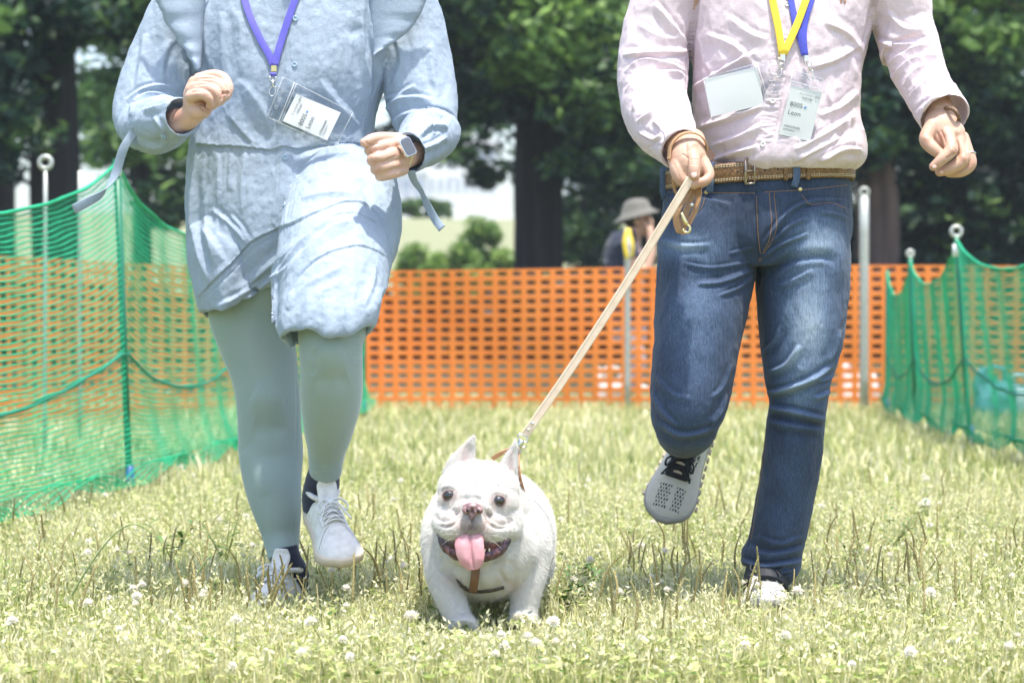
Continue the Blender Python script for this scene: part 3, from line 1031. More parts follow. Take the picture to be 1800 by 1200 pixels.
tree('cedar_tree', 1545, 34, 85, 12, cl_px(rt, [(1300, -900, 1950, -60, 80, .4), (1450, -120, 1650, 150, 60, .3), (1600, -80, 1850, 120, 60, .75), (1500, 120, 1800, 260, 50, .35), (1450, 150, 1550, 300, 14, .2)], 34, 2.0, .42), 95, .11, CONIFER, redbark,
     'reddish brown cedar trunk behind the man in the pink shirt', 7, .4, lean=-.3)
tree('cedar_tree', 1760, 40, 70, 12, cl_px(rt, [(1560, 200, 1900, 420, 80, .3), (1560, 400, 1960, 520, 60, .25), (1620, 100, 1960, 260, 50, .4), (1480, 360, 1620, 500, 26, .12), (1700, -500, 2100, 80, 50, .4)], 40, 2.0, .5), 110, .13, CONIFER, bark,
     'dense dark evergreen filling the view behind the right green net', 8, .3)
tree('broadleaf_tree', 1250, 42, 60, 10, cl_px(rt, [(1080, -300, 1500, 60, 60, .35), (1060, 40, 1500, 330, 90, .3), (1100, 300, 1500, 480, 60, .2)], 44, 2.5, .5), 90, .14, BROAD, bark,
     'dense dark tree hidden mostly behind the man', 9, .1)

def shrub(px, py, Y, w, h, tint, label, seed, mat=SHRUB, per=120, size=.07, group=None, zb=None):
    rr = np.random.default_rng(seed)
    c0 = P(px, py, Y)
    zg = float(terrain(np.array([c0[0]]), np.array([Y]))[0])
    root = empty('shrub', (c0[0], Y, zg))
    n = max(6, int(w * h * 16))
    cs, rs, ts = [], [], []
    for _ in range(n):
        a = rr.uniform(-1, 1); z = rr.random()
        cs.append((c0[0] + a * w / 2, Y + rr.uniform(-.4, .4) * w / 2, zg + h * (.12 + .8 * z * (1 - .55 * a * a))))
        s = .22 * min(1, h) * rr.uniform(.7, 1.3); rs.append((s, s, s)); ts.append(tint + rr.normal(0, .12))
    V, F, t = leaves(np.array(cs), np.array(rs), per, size, rr, 0, np.array(ts))
    mk('foliage', V, F, mat, root, smooth=False, attrs={'tint': t})
    st = []
    for _ in range(5):
        a = rr.uniform(-.35, .35) * w
        st.append(tube([(c0[0] + a * .3, Y, zg - .05), (c0[0] + a * .6, Y, zg + h * .4), (c0[0] + a, Y, zg + h * .7)], [.02, .014, .006], n=5, sub=3))
    mk('stem', *join(st), bark.m, root)
    tag(root, label, 'shrub', group)
# shaded undergrowth right behind the fence
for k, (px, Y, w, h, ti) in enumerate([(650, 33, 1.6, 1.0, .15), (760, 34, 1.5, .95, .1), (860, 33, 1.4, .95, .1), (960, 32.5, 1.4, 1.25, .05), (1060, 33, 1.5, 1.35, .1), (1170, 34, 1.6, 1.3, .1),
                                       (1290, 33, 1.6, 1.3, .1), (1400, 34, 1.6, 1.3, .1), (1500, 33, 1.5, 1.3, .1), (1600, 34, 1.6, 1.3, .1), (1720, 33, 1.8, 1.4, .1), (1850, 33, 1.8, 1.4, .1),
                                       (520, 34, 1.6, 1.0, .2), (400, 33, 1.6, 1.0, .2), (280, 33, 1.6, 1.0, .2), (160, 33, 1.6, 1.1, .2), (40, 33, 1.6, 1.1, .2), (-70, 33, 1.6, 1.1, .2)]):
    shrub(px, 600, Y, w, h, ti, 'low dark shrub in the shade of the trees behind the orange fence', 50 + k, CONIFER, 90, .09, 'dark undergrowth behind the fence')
shrub(735, 560, 60, 1.0, 1.9, .75, 'small sunlit bush on the grassy bank, the slimmest there', 90, per=130, size=.09)
shrub(800, 560, 58, 1.7, 2.0, .7, 'low bright green bush on the bank between slim bush and tall bush', 91, per=130, size=.09)
shrub(846, 560, 59, 1.1, 2.7, .55, 'taller rounded bush on the bank close to the middle trunk', 92, per=130, size=.09)
shrub(885, 560, 57, 1.0, 2.0, .7, 'bright bush on the bank touching the middle trunk', 93, per=130, size=.09)
shrub(740, 390, 88, 2.2, .8, .15, 'dark clipped shrub at the top of the bank', 94, per=110, size=.1)
# far pale buildings above the bank
wallm = MB('pale_concrete', rough=.8)
wallm.color(wallm.ramp(wallm.noise(.2, 3), [(.3, (.70, .70, .74)), (.7, (.78, .78, .80))]))
winm = new_mat('far_window', (.42, .46, .54), .25)
def building(x0, x1, ytop, Y, label, floors, cols, depth=14):
    a, b = P(x0, ytop, Y), P(x1, ytop, Y); z0 = 3.5
    root = empty('building', ((a[0] + b[0]) / 2, Y, z0))
    mk('wall', *box(((a[0] + b[0]) / 2, Y + depth / 2, (a[2] + z0) / 2), (b[0] - a[0], depth, a[2] - z0)), wallm.m, root, smooth=False)
    mk('roof', *box(((a[0] + b[0]) / 2, Y + depth / 2, a[2] + .25), (b[0] - a[0] + .6, depth + .6, .5)), wallm.m, root, smooth=False)
    fh = (a[2] - z0) / floors; cw = (b[0] - a[0]) / cols
    for i in range(floors):
        for j in range(cols):
            mk('window', *box((a[0] + (j + .5) * cw, Y - .03, z0 + (i + .55) * fh), (cw * .6, .12, fh * .45)), winm, root, smooth=False)
    tag(root, label, 'building')
building(752, 872, 255, 190, 'pale apartment block far behind the trees', 5, 8)
building(560, 745, 305, 210, 'low pale block far behind the blue dress', 3, 9)
building(1000, 1100, 300, 200, 'pale block far behind, right of the middle trunk', 4, 5)
bw = MB('white_shed', rough=.6)
a, b = P(690, 372, 120), P(900, 372, 120)
root = empty('parked_coach', ((a[0] + b[0]) / 2, 120, 4.3))
mk('body', *box(((a[0] + b[0]) / 2, 121, 5.05), (b[0] - a[0], 2.4, 1.4)), new_mat('white_paint', (.8, .8, .8), .4), root, smooth=False)
mk('roof', *box(((a[0] + b[0]) / 2, 121, 5.85), (b[0] - a[0] - .4, 2.2, .2)), bpy.data.materials['white_paint'], root, smooth=False)
tag(root, 'long low white shed at the top of the grassy bank', 'shed')
root.name = 'low_shed'
# ------------------------------------------------------------------ cloth, skin and shoe builders
def fabric(name, base, dark, rough=.85, weave=900, sheen=.25, var=.12, streak=None, bump=.25, thin=0.0, crinkle=0.0):
    m = MB(name, rough=rough)
    n1 = m.noise(weave, 2, stretch=(1, 1, .25)); n2 = m.noise(weave, 2, stretch=(.25, .25, 1)); n3 = m.noise(4, 3)
    f = m.math('MULTIPLY', m.math('ADD', n1, n2), .5)
    c = m.mix(m.ramp(f, [(.38, (0, 0, 0)), (.62, (1, 1, 1))]), dark, base)
    m.color(m.mix(m.math('MULTIPLY', n3, var), c, dark))
    m.b.inputs['Sheen Weight'].default_value = sheen
    m.b.inputs['Sheen Roughness'].default_value = .4
    if crinkle:
        cr = m.noise(55, 5, rough=.6); f = m.math('ADD', m.math('MULTIPLY', f, .35), m.math('MULTIPLY', cr, crinkle))
        m.bump(f, .6, .004)
    else: m.bump(f, bump, .0012)
    if thin > 0:
        t = m.n('ShaderNodeBsdfTranslucent'); t.inputs[0].default_value = (*base, 1)
        mx = m.n('ShaderNodeMixShader'); mx.inputs[0].default_value = thin
        m.l(m.b.outputs[0], mx.inputs[1]); m.l(t.outputs[0], mx.inputs[2]); m.l(mx.outputs[0], m.t.nodes['Material Output'].inputs[0])
    return m
def skin_mat(name, base, red):
    m = MB(name, rough=.5)
    n = m.noise(30, 4); a = m.attr('flush')
    c = m.mix(m.ramp(n, [(.35, (0, 0, 0)), (.7, (1, 1, 1))]), base, tuple(x * .9 for x in base))
    m.color(m.mix(a.outputs['Fac'], c, red))
    m.b.inputs['Subsurface Weight'].default_value = .18
    m.b.inputs['Subsurface Radius'].default_value = (.010, .004, .002)
    m.b.inputs['Subsurface Scale'].default_value = .6
    m.bump(m.noise(700, 3), .15, .0005)
    return m
SKIN = skin_mat('skin', (.60, .39, .30), (.52, .22, .16))
SKIN2 = skin_mat('skin_tan', (.54, .34, .245), (.44, .18, .12))
NAIL = new_mat('nail', (.66, .43, .37), .25)
SEAMG = new_mat('grey_seam', (.30, .29, .28), .8)
NAVY = fabric('navy_knit', (.030, .038, .075), (.012, .016, .035), weave=700)
METAL = new_mat('steel', (.72, .71, .68), .22, Metallic=1.0)
BRASS = new_mat('brass', (.75, .62, .32), .28, Metallic=1.0)

def finger(chain, radii, sub=4):
    """rounded finger from joints"""
    A = np.hstack([np.array(chain), np.array(radii)[:, None], np.array(radii)[:, None]])
    d = A[-1, :3] - A[0, :3]
    h = np.array([1.0, 0, 0]) if abs(d[0]) < .7 * np.linalg.norm(d) else np.array([0, 0, 1.0])
    return loft(A, n=18, sub=sub, hint=h, round_ends=True)

def chainpx(pts, Y0=None):
    return [P(a, b, c) for a, b, c in pts]

# ---- shoe in its own space: x right, y towards the toe, z up
def shoe_mesh(L=.25, wscale=1.0, style='sneaker'):
    T = np.array([0, .03, .10, .2, .32, .45, .58, .70, .80, .88, .94, .98, 1.0])
    Wd = np.array([.012, .026, .0315, .034, .033, .034, .038, .0435, .0455, .0425, .034, .022, .008]) * wscale
    if style == 'runner': Wd = Wd * 1.06
    Ht = np.array([.070, .082, .088, .086, .088, .086, .077, .064, .055, .049, .042, .034, .026])
    zb = .020 if style == 'sneaker' else .024
    n = 26
    rows = []
    t2 = np.linspace(0, 1, 49); t2 = t2 - .04 * np.sin(2 * math.pi * t2) * 0
    Wf = np.interp(t2, T, Wd); Hf = np.interp(t2, T, Ht)
    for _ in range(2):
        Wf[1:-1] = (Wf[:-2] + 2 * Wf[1:-1] + Wf[2:]) / 4; Hf[1:-1] = (Hf[:-2] + 2 * Hf[1:-1] + Hf[2:]) / 4
    for t, w, h in zip(t2, Wf, Hf):
        row = []
        for th in np.linspace(-.12, math.pi + .12, n):
            c, s = math.cos(th), max(0, math.sin(th))
            z = zb - .006 + (h - zb + .006) * s ** .85
            k = 1 - (.42 if t < .45 else .42 - .25 * min(1, (t - .45) / .3)) * s ** 2.2
            row.append([np.sign(c) * abs(c) ** .75 * w * k, t * L, z])
        rows.append(row)
    V = np.array(rows).reshape(-1, 3); m = len(rows)
    F = []
    for k in range(m - 1):
        for i in range(n):
            j = (i + 1) % n
            F.append([k * n + i, (k + 1) * n + i, (k + 1) * n + j, k * n + j])
    F.append([i for i in range(n)]); F.append([(m - 1) * n + i for i in range(n)][::-1])
    def top(x, y):
        t = y / L; w = np.interp(t, t2, Wf); h = np.interp(t, t2, Hf)
        r = min(.98, abs(x) / (w * .75)); return zb + (h - zb) * math.sqrt(1 - r * r * .75)
    def sole(grow, z0, z1, flare=1.0):
        ys = np.linspace(0, 1, 60); ww = np.interp(ys, t2, Wf)
        right = np.stack([ww + grow, ys * L], 1); left = np.stack([-(ww + grow), ys * L], 1)[::-1]
        right[0, 1] -= grow; left[-1, 1] -= grow; right[-1, 1] += grow; left[0, 1] += grow
        ol = np.vstack([right, left]); k = len(ol)
        c = np.array([0, L * .5])
        V, F = [], []
        for z, s in ((z0, .93), (z0 + .004, .99 * flare), ((z0 + z1) / 2, 1.0 * flare), (z1 - .003, 1.0), (z1, .97)):
            rock = .010 * np.clip((ol[:, 1] / L - .72) / .28, 0, 1) ** 2
            V.append(np.hstack([c + (ol - c) * s, (z + rock)[:, None]]))
        V = np.vstack(V)
        for r in range(4):
            for i in range(k):
                j = (i + 1) % k; F.append([r * k + i, r * k + j, (r + 1) * k + j, (r + 1) * k + i])
        F.append(list(range(k))[::-1]); F.append([4 * k + i for i in range(k)])
        return V, F
    return (V, F), top, sole

def place_mesh(VF, M):
    V, F = VF
    return np.asarray(V) @ M[:3, :3].T + M[:3, 3], F

def foot_frame(heel, toe, up):
    heel, toe, up = map(lambda v: np.array(v, float), (heel, toe, up))
    f = toe - heel; f /= np.linalg.norm(f)
    r = np.cross(f, up); r /= np.linalg.norm(r); u = np.cross(r, f)
    M = np.eye(4); M[:3, 0], M[:3, 1], M[:3, 2], M[:3, 3] = r, f, u, heel
    return M

def sneaker(parent, M, L, mats, style='sneaker', wscale=1.0, bow=1, label=None):
    up, top, sole = shoe_mesh(L, wscale, style)
    upper_m, sole_m, lace_m, dark_m = mats
    parts = [up]
    # padded collar ring and tongue joined to the upper
    th = np.linspace(0, 2 * math.pi, 28, endpoint=False)
    col = [[.029 * wscale * math.cos(t), .2 * L + .050 * math.sin(t), .084 + .006 * abs(math.sin(t)) + (.004 if math.sin(t) < 0 else 0)] for t in th]
    parts.append(tube(col, .0065, n=10, closed=True))
    tl = .045 if style == 'sneaker' else .03
    tg = [(0, .50 * L, .080, .019 * wscale, .005), (0, .42 * L, .096, .021 * wscale, .0045), (0, .42 * L - tl * .35, .098 + tl * .5, .021 * wscale, .004), (0, .42 * L - tl * .35 + .001, .098 + tl * .85, .015 * wscale, .003)]
    tg_vf = loft(tg, n=20, sub=5, power=2.8)
    if style == 'sneaker': parts.append(tg_vf)
    # eyestay flaps beside the laces
    for s in (-1, 1):
        st = [(s * .019 * wscale, y * L, top(.019 * wscale, y * L) - .001, .0085, .004) for y in ((.45, .50, .55, .60, .645) if style == 'sneaker' else (.40, .47, .54, .61, .68))]
        parts.append(loft(st, n=14, sub=3, hint=(1, 0, 0)))
    V, F = remesh(parts, .0019)
    V = smooth(V, F, 3)
    V = V + normals(V, F) * (fbm(V * 60, 3) * .0007)[:, None]
    # groove of the toe cap seam
    tt = V[:, 1] / L
    seam = .70 + .055 * (V[:, 0] / .04) ** 2 * -1
    if style == 'sneaker':
        ax_ = np.abs(V[:, 0])
        g = np.exp(-((tt - (.675 + .9 * np.clip(ax_ - .012, 0, 1) * 5.2)) / .007) ** 2) * (V[:, 2] > .026)
        V = V - normals(V, F) * (g * .0024)[:, None]
        for cr in (.715, .735, .76): V = V - normals(V, F) * (np.exp(-((tt - cr - .01 * np.sin(V[:, 0] * 160 + cr * 90)) / .004) ** 2) * (ax_ < .024) * .0006)[:, None]
    attrs = None
    if style == 'runner':
        # perforated panels on the toe box: dark knit seen through the holes
        a = np.zeros(len(V))
        gx, gy = V[:, 0] / .0066, V[:, 1] / .0080
        gx2 = gx + .5 * (np.floor(gy) % 2)
        dot = ((gx2 - np.floor(gx2) - .5) ** 2 * 2.2 + (gy - np.floor(gy) - .5) ** 2) < .15
        reg = (tt > .74) & (tt < .92) & (V[:, 2] > .035) & (np.abs(V[:, 0]) < .030) & (np.abs(V[:, 0] + .004) > .005)
        a[dot & reg] = 1.0
        reg2 = (tt > .45) & (tt < .52) & (np.abs(V[:, 0]) > .024) & (np.abs(V[:, 0]) < .036) & (V[:, 2] > .04)
        a[dot & reg2] = .8
        attrs = {'holes': a}
        V = V - normals(V, F) * (a * .0012)[:, None]
    root = mk('shoe', *place_mesh((V, F), M), upper_m, parent, attrs=attrs)
    if label: root['label'] = label
    if style == 'runner':
        ins = [(0, y * L, top(0, y * L) + .0012, .0200 * wscale, .0035) for y in (.34, .44, .52, .60, .69)]
        mk('tongue', *place_mesh(join([tg_vf, loft(ins, n=18, sub=3, power=3)]), M), lace_m, root)
        for yy_ in (.45, .51, .57, .635): mk('tongue_patch', *place_mesh(loft([(0, yy_ * L - .006, top(0, yy_ * L) + .0040, .008 * wscale, .002), (0, yy_ * L + .006, top(0, yy_ * L + .006) + .0040, .009 * wscale, .002)], n=14, sub=2, power=4), M), dark_m, root)
    if style == 'sneaker':
        mk('sole', *place_mesh(sole(.004, 0, .024), M), sole_m, root)
    else:
        mk('sole', *place_mesh(sole(.0015, .004, .027, 1.0), M), sole_m, root)
        lug = []
        for s in (-1, 1):
            for y in np.linspace(.12, .80, 11):
                w = np.interp(y, [0, .1, .3, .58, .8, .94, 1], [.022, .031, .033, .038, .0455, .034, .01]) * 1.06 * wscale
                lug.append(box((s * (w + .004), y * L, .009), (.005, L * .030, .012)))
        for lg_ in lug: mk('tread_lug', *place_mesh(lg_, M), dark_m, root, smooth=False)
    if style == 'sneaker':
        lb = bvh_of(V, F)
        for s_ in (-1, 1):
            sm = []
            for f_ in np.linspace(0, 1, 9):
                x_, y_ = s_ * (.014 + .027 * f_ ** .9) * wscale, (.668 + .13 * f_ ** 1.4) * L
                h_ = lb.ray_cast(Vector((x_, y_, .3)), Vector((0, 0, -1)))
                if h_[0] is not None: sm.append(np.array(h_[0]) + [0, 0, .0003])
            if len(sm) > 3: mk('toe_seam', *place_mesh(tube(sm, .0008, n=5, sub=2), M), SEAMG, root)
    # laces
    bars = [.47, .53, .585, .64] if style == 'sneaker' else [.42, .48, .54, .60, .67]
    for k, y in enumerate(bars):
        for s in ((1, -1) if k < len(bars) - 1 else (0,)):
            y1 = (bars[k + 1] if s else y) if s else y
            pts = []
            ls = .021 if style == 'sneaker' else .0265
            for x in np.linspace(-ls, ls, 9) * wscale:
                f = (x / (ls * wscale) * (s or 1) + 1) / 2
                yy = (y + (y1 - y) * f * .8) * L
                pts.append([x, yy, top(abs(x), yy) + .0052 + .0022 * (1 - (x / ls) ** 2)])
            w = .0068 if style == 'sneaker' else .0060
            mk('lace', *place_mesh(ribbon(pts, (0, 1, .4), w, .0022, sub=2), M), lace_m, root)
        for s in (-1, 1):
            ex = s * .0215 * wscale; c = np.array([ex, y * L, top(abs(ex), y * L) + .0042])
            tt_ = np.linspace(0, 2 * math.pi, 10, endpoint=False)
            mk('eyelet', *place_mesh(tube([c + .003 * np.array([math.cos(q), math.sin(q), -.3 * s * math.cos(q)]) for q in tt_], .0011, n=6, closed=True), M), METAL if style == 'runner' else lace_m, root)
    if bow:
        y = (bars[0] if style == 'sneaker' else bars[2]) * L; zc = top(0, y) + .010
        r_ = .0024 if style == 'sneaker' else .0023
        kn = ellipsoid((0, y, zc), (.0075, .006, .0055), n=14, m=10)
        bl = [kn]
        for s in (-1, 1):
            lp = [[s * .004, y, zc], [s * .018, y + .006, zc + .010], [s * .032, y + .018, zc + .004], [s * .030, y + .030, zc - .006], [s * .016, y + .016, zc + .002], [s * .004, y + .003, zc]]
            if style == 'sneaker': bl.append(ribbon(lp, (0, .5, 1), .0065, .002, sub=5))
            else: bl.append(tube(lp, r_, n=7, sub=5))
            en = [[s * .003, y, zc], [s * .014, y + .014, zc + .004], [s * .026, y + .036, zc - .008], [s * .034, y + .050, zc - .016]]
            if style == 'sneaker': bl.append(ribbon(en, (0, .5, 1), .006, .002, sub=5))
            else: bl.append(tube(en, r_, n=7, sub=5))
        o = mk('bow', *place_mesh(join(bl), M), lace_m, root)
    return root, top

def sock(parent, rings, mat=None, ribs=60):
    V, F = loft(rings, n=72, sub=10)
    C = np.array([r[:3] for r in rings]).mean(0)
    th = np.arctan2(V[:, 1] - C[1], V[:, 0] - C[0])
    N = V - C; N[:, 2] = 0; N /= np.linalg.norm(N, axis=1)[:, None] + 1e-9
    V = V + N * (np.sin(th * 36) * .0006 + .0012 * fbm(V * np.array([20, 20, 90]), 2))[:, None]
    return mk('sock', V, F, mat or NAVY, parent)

def lanyard_clip(parent, c, up, s=1.0, mat=None):
    """swivel hook: loop, barrel and hook"""
    mat = mat or METAL
    up = np.array(up, float); up /= np.linalg.norm(up)
    side = np.cross(up, [0, 1, 0]); side /= np.linalg.norm(side)
    def q(a, b, d=0): return c + side * a * s + up * b * s + np.array([0, -d * s, 0])
    sq = [q(-.006, .012), q(-.0065, .004), q(0, .001), q(.0065, .004), q(.006, .012)]
    mk('hook', *join([tube(sq, .0011 * s, n=6, sub=3), tube([q(0, .003), q(0, -.009)], .0028 * s, n=8),
                      tube([q(0, -.008), q(-.0055, -.014), q(-.006, -.024), q(0, -.031), q(.006, -.026), q(.0058, -.017), q(.001, -.010)], .0013 * s, n=7, sub=5),
                      tube([q(-.009, -.012), q(-.003, -.010)], .0013 * s, n=6)]), mat, parent)

def text_mesh(txt, size, font=None):
    cu = bpy.data.curves.new('txt', 'FONT'); cu.body = txt; cu.size = size; cu.extrude = .00008; cu.offset = -size * .004
    cu.resolution_u = 3
    o = bpy.data.objects.new('txt', cu); scene.collection.objects.link(o)
    dg = bpy.context.evaluated_depsgraph_get(); dg.update()
    me = bpy.data.meshes.new_from_object(o.evaluated_get(dg))
    V = np.array([v.co[:] for v in me.vertices]).reshape(-1, 3); F = [list(p.vertices) for p in me.polygons]
    bpy.data.objects.remove(o); bpy.data.meshes.remove(me)
    return V, F

INK = new_mat('ink', (.10, .13, .15), .7); INKB = new_mat('blue_ink', (.12, .32, .62), .7)
PAPER = new_mat('card_paper', (.74, .745, .75), .75)
def clear_mat():
    m = MB('clear_vinyl', rough=.12)
    out = m.t.nodes['Material Output']
    g = m.n('ShaderNodeBsdfGlossy'); g.inputs['Roughness'].default_value = .12
    t = m.n('ShaderNodeBsdfTransparent'); t.inputs[0].default_value = (.985, .99, .99, 1)
    lw = m.n('ShaderNodeLayerWeight'); lw.inputs[0].default_value = .35
    f = m.math('ADD', m.math('MULTIPLY', lw.outputs['Facing'], .14), .012)
    x = m.n('ShaderNodeMixShader'); m.l(f, x.inputs[0]); m.l(t.outputs[0], x.inputs[1]); m.l(g.outputs[0], x.inputs[2]); m.l(x.outputs[0], out.inputs[0])
    return m.m
CLEAR = clear_mat()
SEAL = new_mat('vinyl_seam', (.82, .85, .85), .2, Alpha=.45)

def badge(parent, corners, card, lift, text=True, upright=True, holes=3):
    """clear pouch and card. corners: photo corners (tl, tr, br, bl) seen with the slot side on top, each with distance.
    card: same for the paper inside."""
    c = [P(*q) for q in corners]
    def sheet(c, off, thick, n=6, mat=None, name='pouch', par=None):
        U = np.linspace(0, 1, n)
        nrm = np.cross(c[1] - c[0], c[3] - c[0]); nrm /= np.linalg.norm(nrm)
        if nrm[1] > 0: nrm = -nrm
        pts = []
        for sgn in (0, -1):
            for v in U:
                for u in U:
                    p = (c[0] * (1 - u) + c[1] * u) * (1 - v) + (c[3] * (1 - u) + c[2] * u) * v
                    pts.append(p + nrm * (off + sgn * thick + .0010 * math.sin(u * 3.1) * math.sin(v * 3.1)))
        V = np.array(pts); F = []
        for k in (0, 1):
            for j in range(n - 1):
                for i in range(n - 1):
                    a = k * n * n + j * n + i; q = [a, a + 1, a + n + 1, a + n]
                    F.append(q if k == 0 else q[::-1])
        rim = [i for i in range(n)] + [j * n + n - 1 for j in range(1, n)] + [(n - 1) * n + i for i in range(n - 2, -1, -1)] + [j * n for j in range(n - 2, 0, -1)]
        for a in range(len(rim)):
            b = (a + 1) % len(rim); F.append([rim[a], rim[a] + n * n, rim[b] + n * n, rim[b]])
        return mk(name, V, F, mat, par, smooth=False), nrm
    po, nrm = sheet(c, lift + .0016, .0005, mat=CLEAR, par=parent)
    po2, _ = sheet(c, lift - .0012, .0005, mat=CLEAR, name='pouch_back', par=parent)
    # welded rim and zip line
    def at(u, v): return (c[0] * (1 - u) + c[1] * u) * (1 - v) + (c[3] * (1 - u) + c[2] * u) * v + nrm * (lift + .002)
    rim = [at(.01, .01), at(.99, .01), at(.99, .99), at(.01, .99)]
    sl = []
    for a in range(4): sl.append(tube([rim[a], rim[(a + 1) % 4]], .0006, n=5))
    sl.append(tube([at(.01, .17), at(.99, .17)], .0011, n=6)); sl.append(tube([at(.01, .20), at(.99, .20)], .0006, n=6))
    mk('seam', *join(sl), SEAL, po)
    for h in np.linspace(.3, .7, holes):
        cc = at(h, .07); u = (c[1] - c[0]) / np.linalg.norm(c[1] - c[0]); v = (c[3] - c[0]) / np.linalg.norm(c[3] - c[0])
        tt_ = np.linspace(0, 2 * math.pi, 14, endpoint=False)
        mk('punch_hole', *tube([cc + .0032 * (u * math.cos(q) + v * math.sin(q)) for q in tt_], .0005, n=5, closed=True), SEAL, po)
    k = [P(*q) for q in card]
    ca, _ = sheet(k, lift, .0005, mat=PAPER, name='card', par=parent)
    if text:
        u = k[1] - k[0]; v = k[3] - k[0]; W, Hh = np.linalg.norm(u), np.linalg.norm(v); u = u / W; v = v / Hh
        def put(txt, x, y, size, mat, name):
            V, F = text_mesh(txt, size)
            if not len(V): return
            X = k[0] + nrm * (lift + .0013) + np.outer(V[:, 0] + x * W, u) + np.outer(y * Hh - V[:, 1], v) + np.outer(V[:, 2], nrm)
            mk(name, X, F, mat, ca, smooth=False)
        put('アンバサダー遠足', .30, .14, W * .085, INK, 'lettering')
        put('午前の部', .42, .215, W * .085, INK, 'lettering')
        put('8005', .10, .40, W * .21, INK, 'lettering')
        put('★', .53, .40, W * .15, INKB, 'star_mark')
        put('Leon', .10, .565, W * .21, INK, 'lettering')
        put('大阪産業創造館', .08, .82, W * .075, INK, 'lettering')
        put('AKITA INATA', .08, .885, W * .062, INK, 'lettering')
    return po

def button(parent, c, n, r=.0055, mat=None):
    n = np.array(n); a = np.cross(n, [0, 0, 1.0]); a /= np.linalg.norm(a); b = np.cross(n, a)
    prof = [(0, .0006), (.55, .0006), (.72, .0016), (.92, .0016), (1.0, .0006), (1.0, -.0012)]
    k = 20; V, F = [], []
    for (rr, h) in prof:
        for i in range(k):
            t = i * 2 * math.pi / k; V.append(c + r * max(rr, .02) * (a * math.cos(t) + b * math.sin(t)) + n * (h + .001))
    for j in range(len(prof) - 1):
        for i in range(k):
            i2 = (i + 1) % k; F.append([j * k + i, j * k + i2, (j + 1) * k + i2, (j + 1) * k + i])
    F.append(list(range(k)))
    o = mk('button', V, F, mat, parent)
    hl = []
    for sx in (-1, 1):
        for sy in (-1, 1):
            q = c + r * .26 * (a * sx + b * sy) + n * .0019
            hl.append(ellipsoid(q, (.0007, .0007, .0007), n=8, m=6))
    mk('thread', *join(hl), INK, o)
    return o

def strap_on(bvh, pts_px, off):
    out, nn = [], []
    for q in pts_px:
        p, n = cast(bvh, q[0], q[1], off)
        if p is None or len(q) > 2: p = P(q[0], q[1], q[2]); n = np.array([0, -1.0, 0])
        out.append(p); nn.append(n)
    return np.array(out), np.array(nn)

def head_parts(c, yaw, s=1.0):
    """skull, jaw, nose, ears and neck volumes for the voxel union; the face looks to -Y"""
    c = np.array(c)
    L = []
    L.append(ellipsoid(c + np.array([0, .015, .02]) * s, np.array([.076, .095, .105]) * s))
    L.append(ellipsoid(c + np.array([0, -.022, -.05]) * s, np.array([.060, .068, .075]) * s))
    L.append(loft([(c[0], c[1] - .085 * s, c[2] + .02 * s, .007 * s, .008 * s), (c[0], c[1] - .098 * s, c[2] - .005 * s, .010 * s, .012 * s), (c[0], c[1] - .100 * s, c[2] - .022 * s, .015 * s, .013 * s), (c[0], c[1] - .088 * s, c[2] - .032 * s, .012 * s, .008 * s)], n=14, sub=3))
    for sx in (-1, 1):
        L.append(ellipsoid(c + np.array([sx * .078, .012, -.012]) * s, np.array([.010, .020, .032]) * s))
        L.append(ellipsoid(c + np.array([sx * .034, -.066, .026]) * s, np.array([.022, .014, .008]) * s))
    L.append(ellipsoid(c + np.array([0, -.082, -.058]) * s, np.array([.024, .014, .006]) * s))
    L.append(ellipsoid(c + np.array([0, -.080, -.070]) * s, np.array([.021, .013, .006]) * s))
    return L
def face_details(parent, c, s, hair_mat):
    c = np.array(c)
    eyem = new_mat('eye_white', (.8, .8, .78), .2); iris = new_mat('iris', (.03, .02, .015), .15)
    for sx in (-1, 1):
        e = mk('eye', *ellipsoid(c + np.array([sx * .034, -.071, .008]) * s, np.array([.015, .010, .008]) * s), eyem, parent)
        mk('iris', *ellipsoid(c + np.array([sx * .034, -.0795, .008]) * s, np.array([.006, .003, .006]) * s), iris, e)
# ------------------------------------------------------------------ the woman in the blue shirt dress
LINEN = fabric('pale_blue_linen', (.385, .465, .57), (.30, .375, .475), rough=.75, weave=650, sheen=.05, bump=.35, thin=.15, crinkle=.55)
LEGG = fabric('grey_green_jersey', (.285, .365, .36), (.245, .32, .315), rough=.7, weave=1400, sheen=.45, bump=.12)
WH_LEATHER = MB('white_leather', rough=.45)
_w = WH_LEATHER.noise(60, 5)
WH_LEATHER.color(WH_LEATHER.ramp(_w, [(.25, (.56, .545, .52)), (.55, (.70, .69, .67)), (.8, (.74, .73, .715))])); WH_LEATHER.bump(_w, .25, .0012)
CREAM = new_mat('cream_rubber', (.58, .50, .39), .6); LACEW = new_mat('white_lace', (.72, .72, .715), .9)

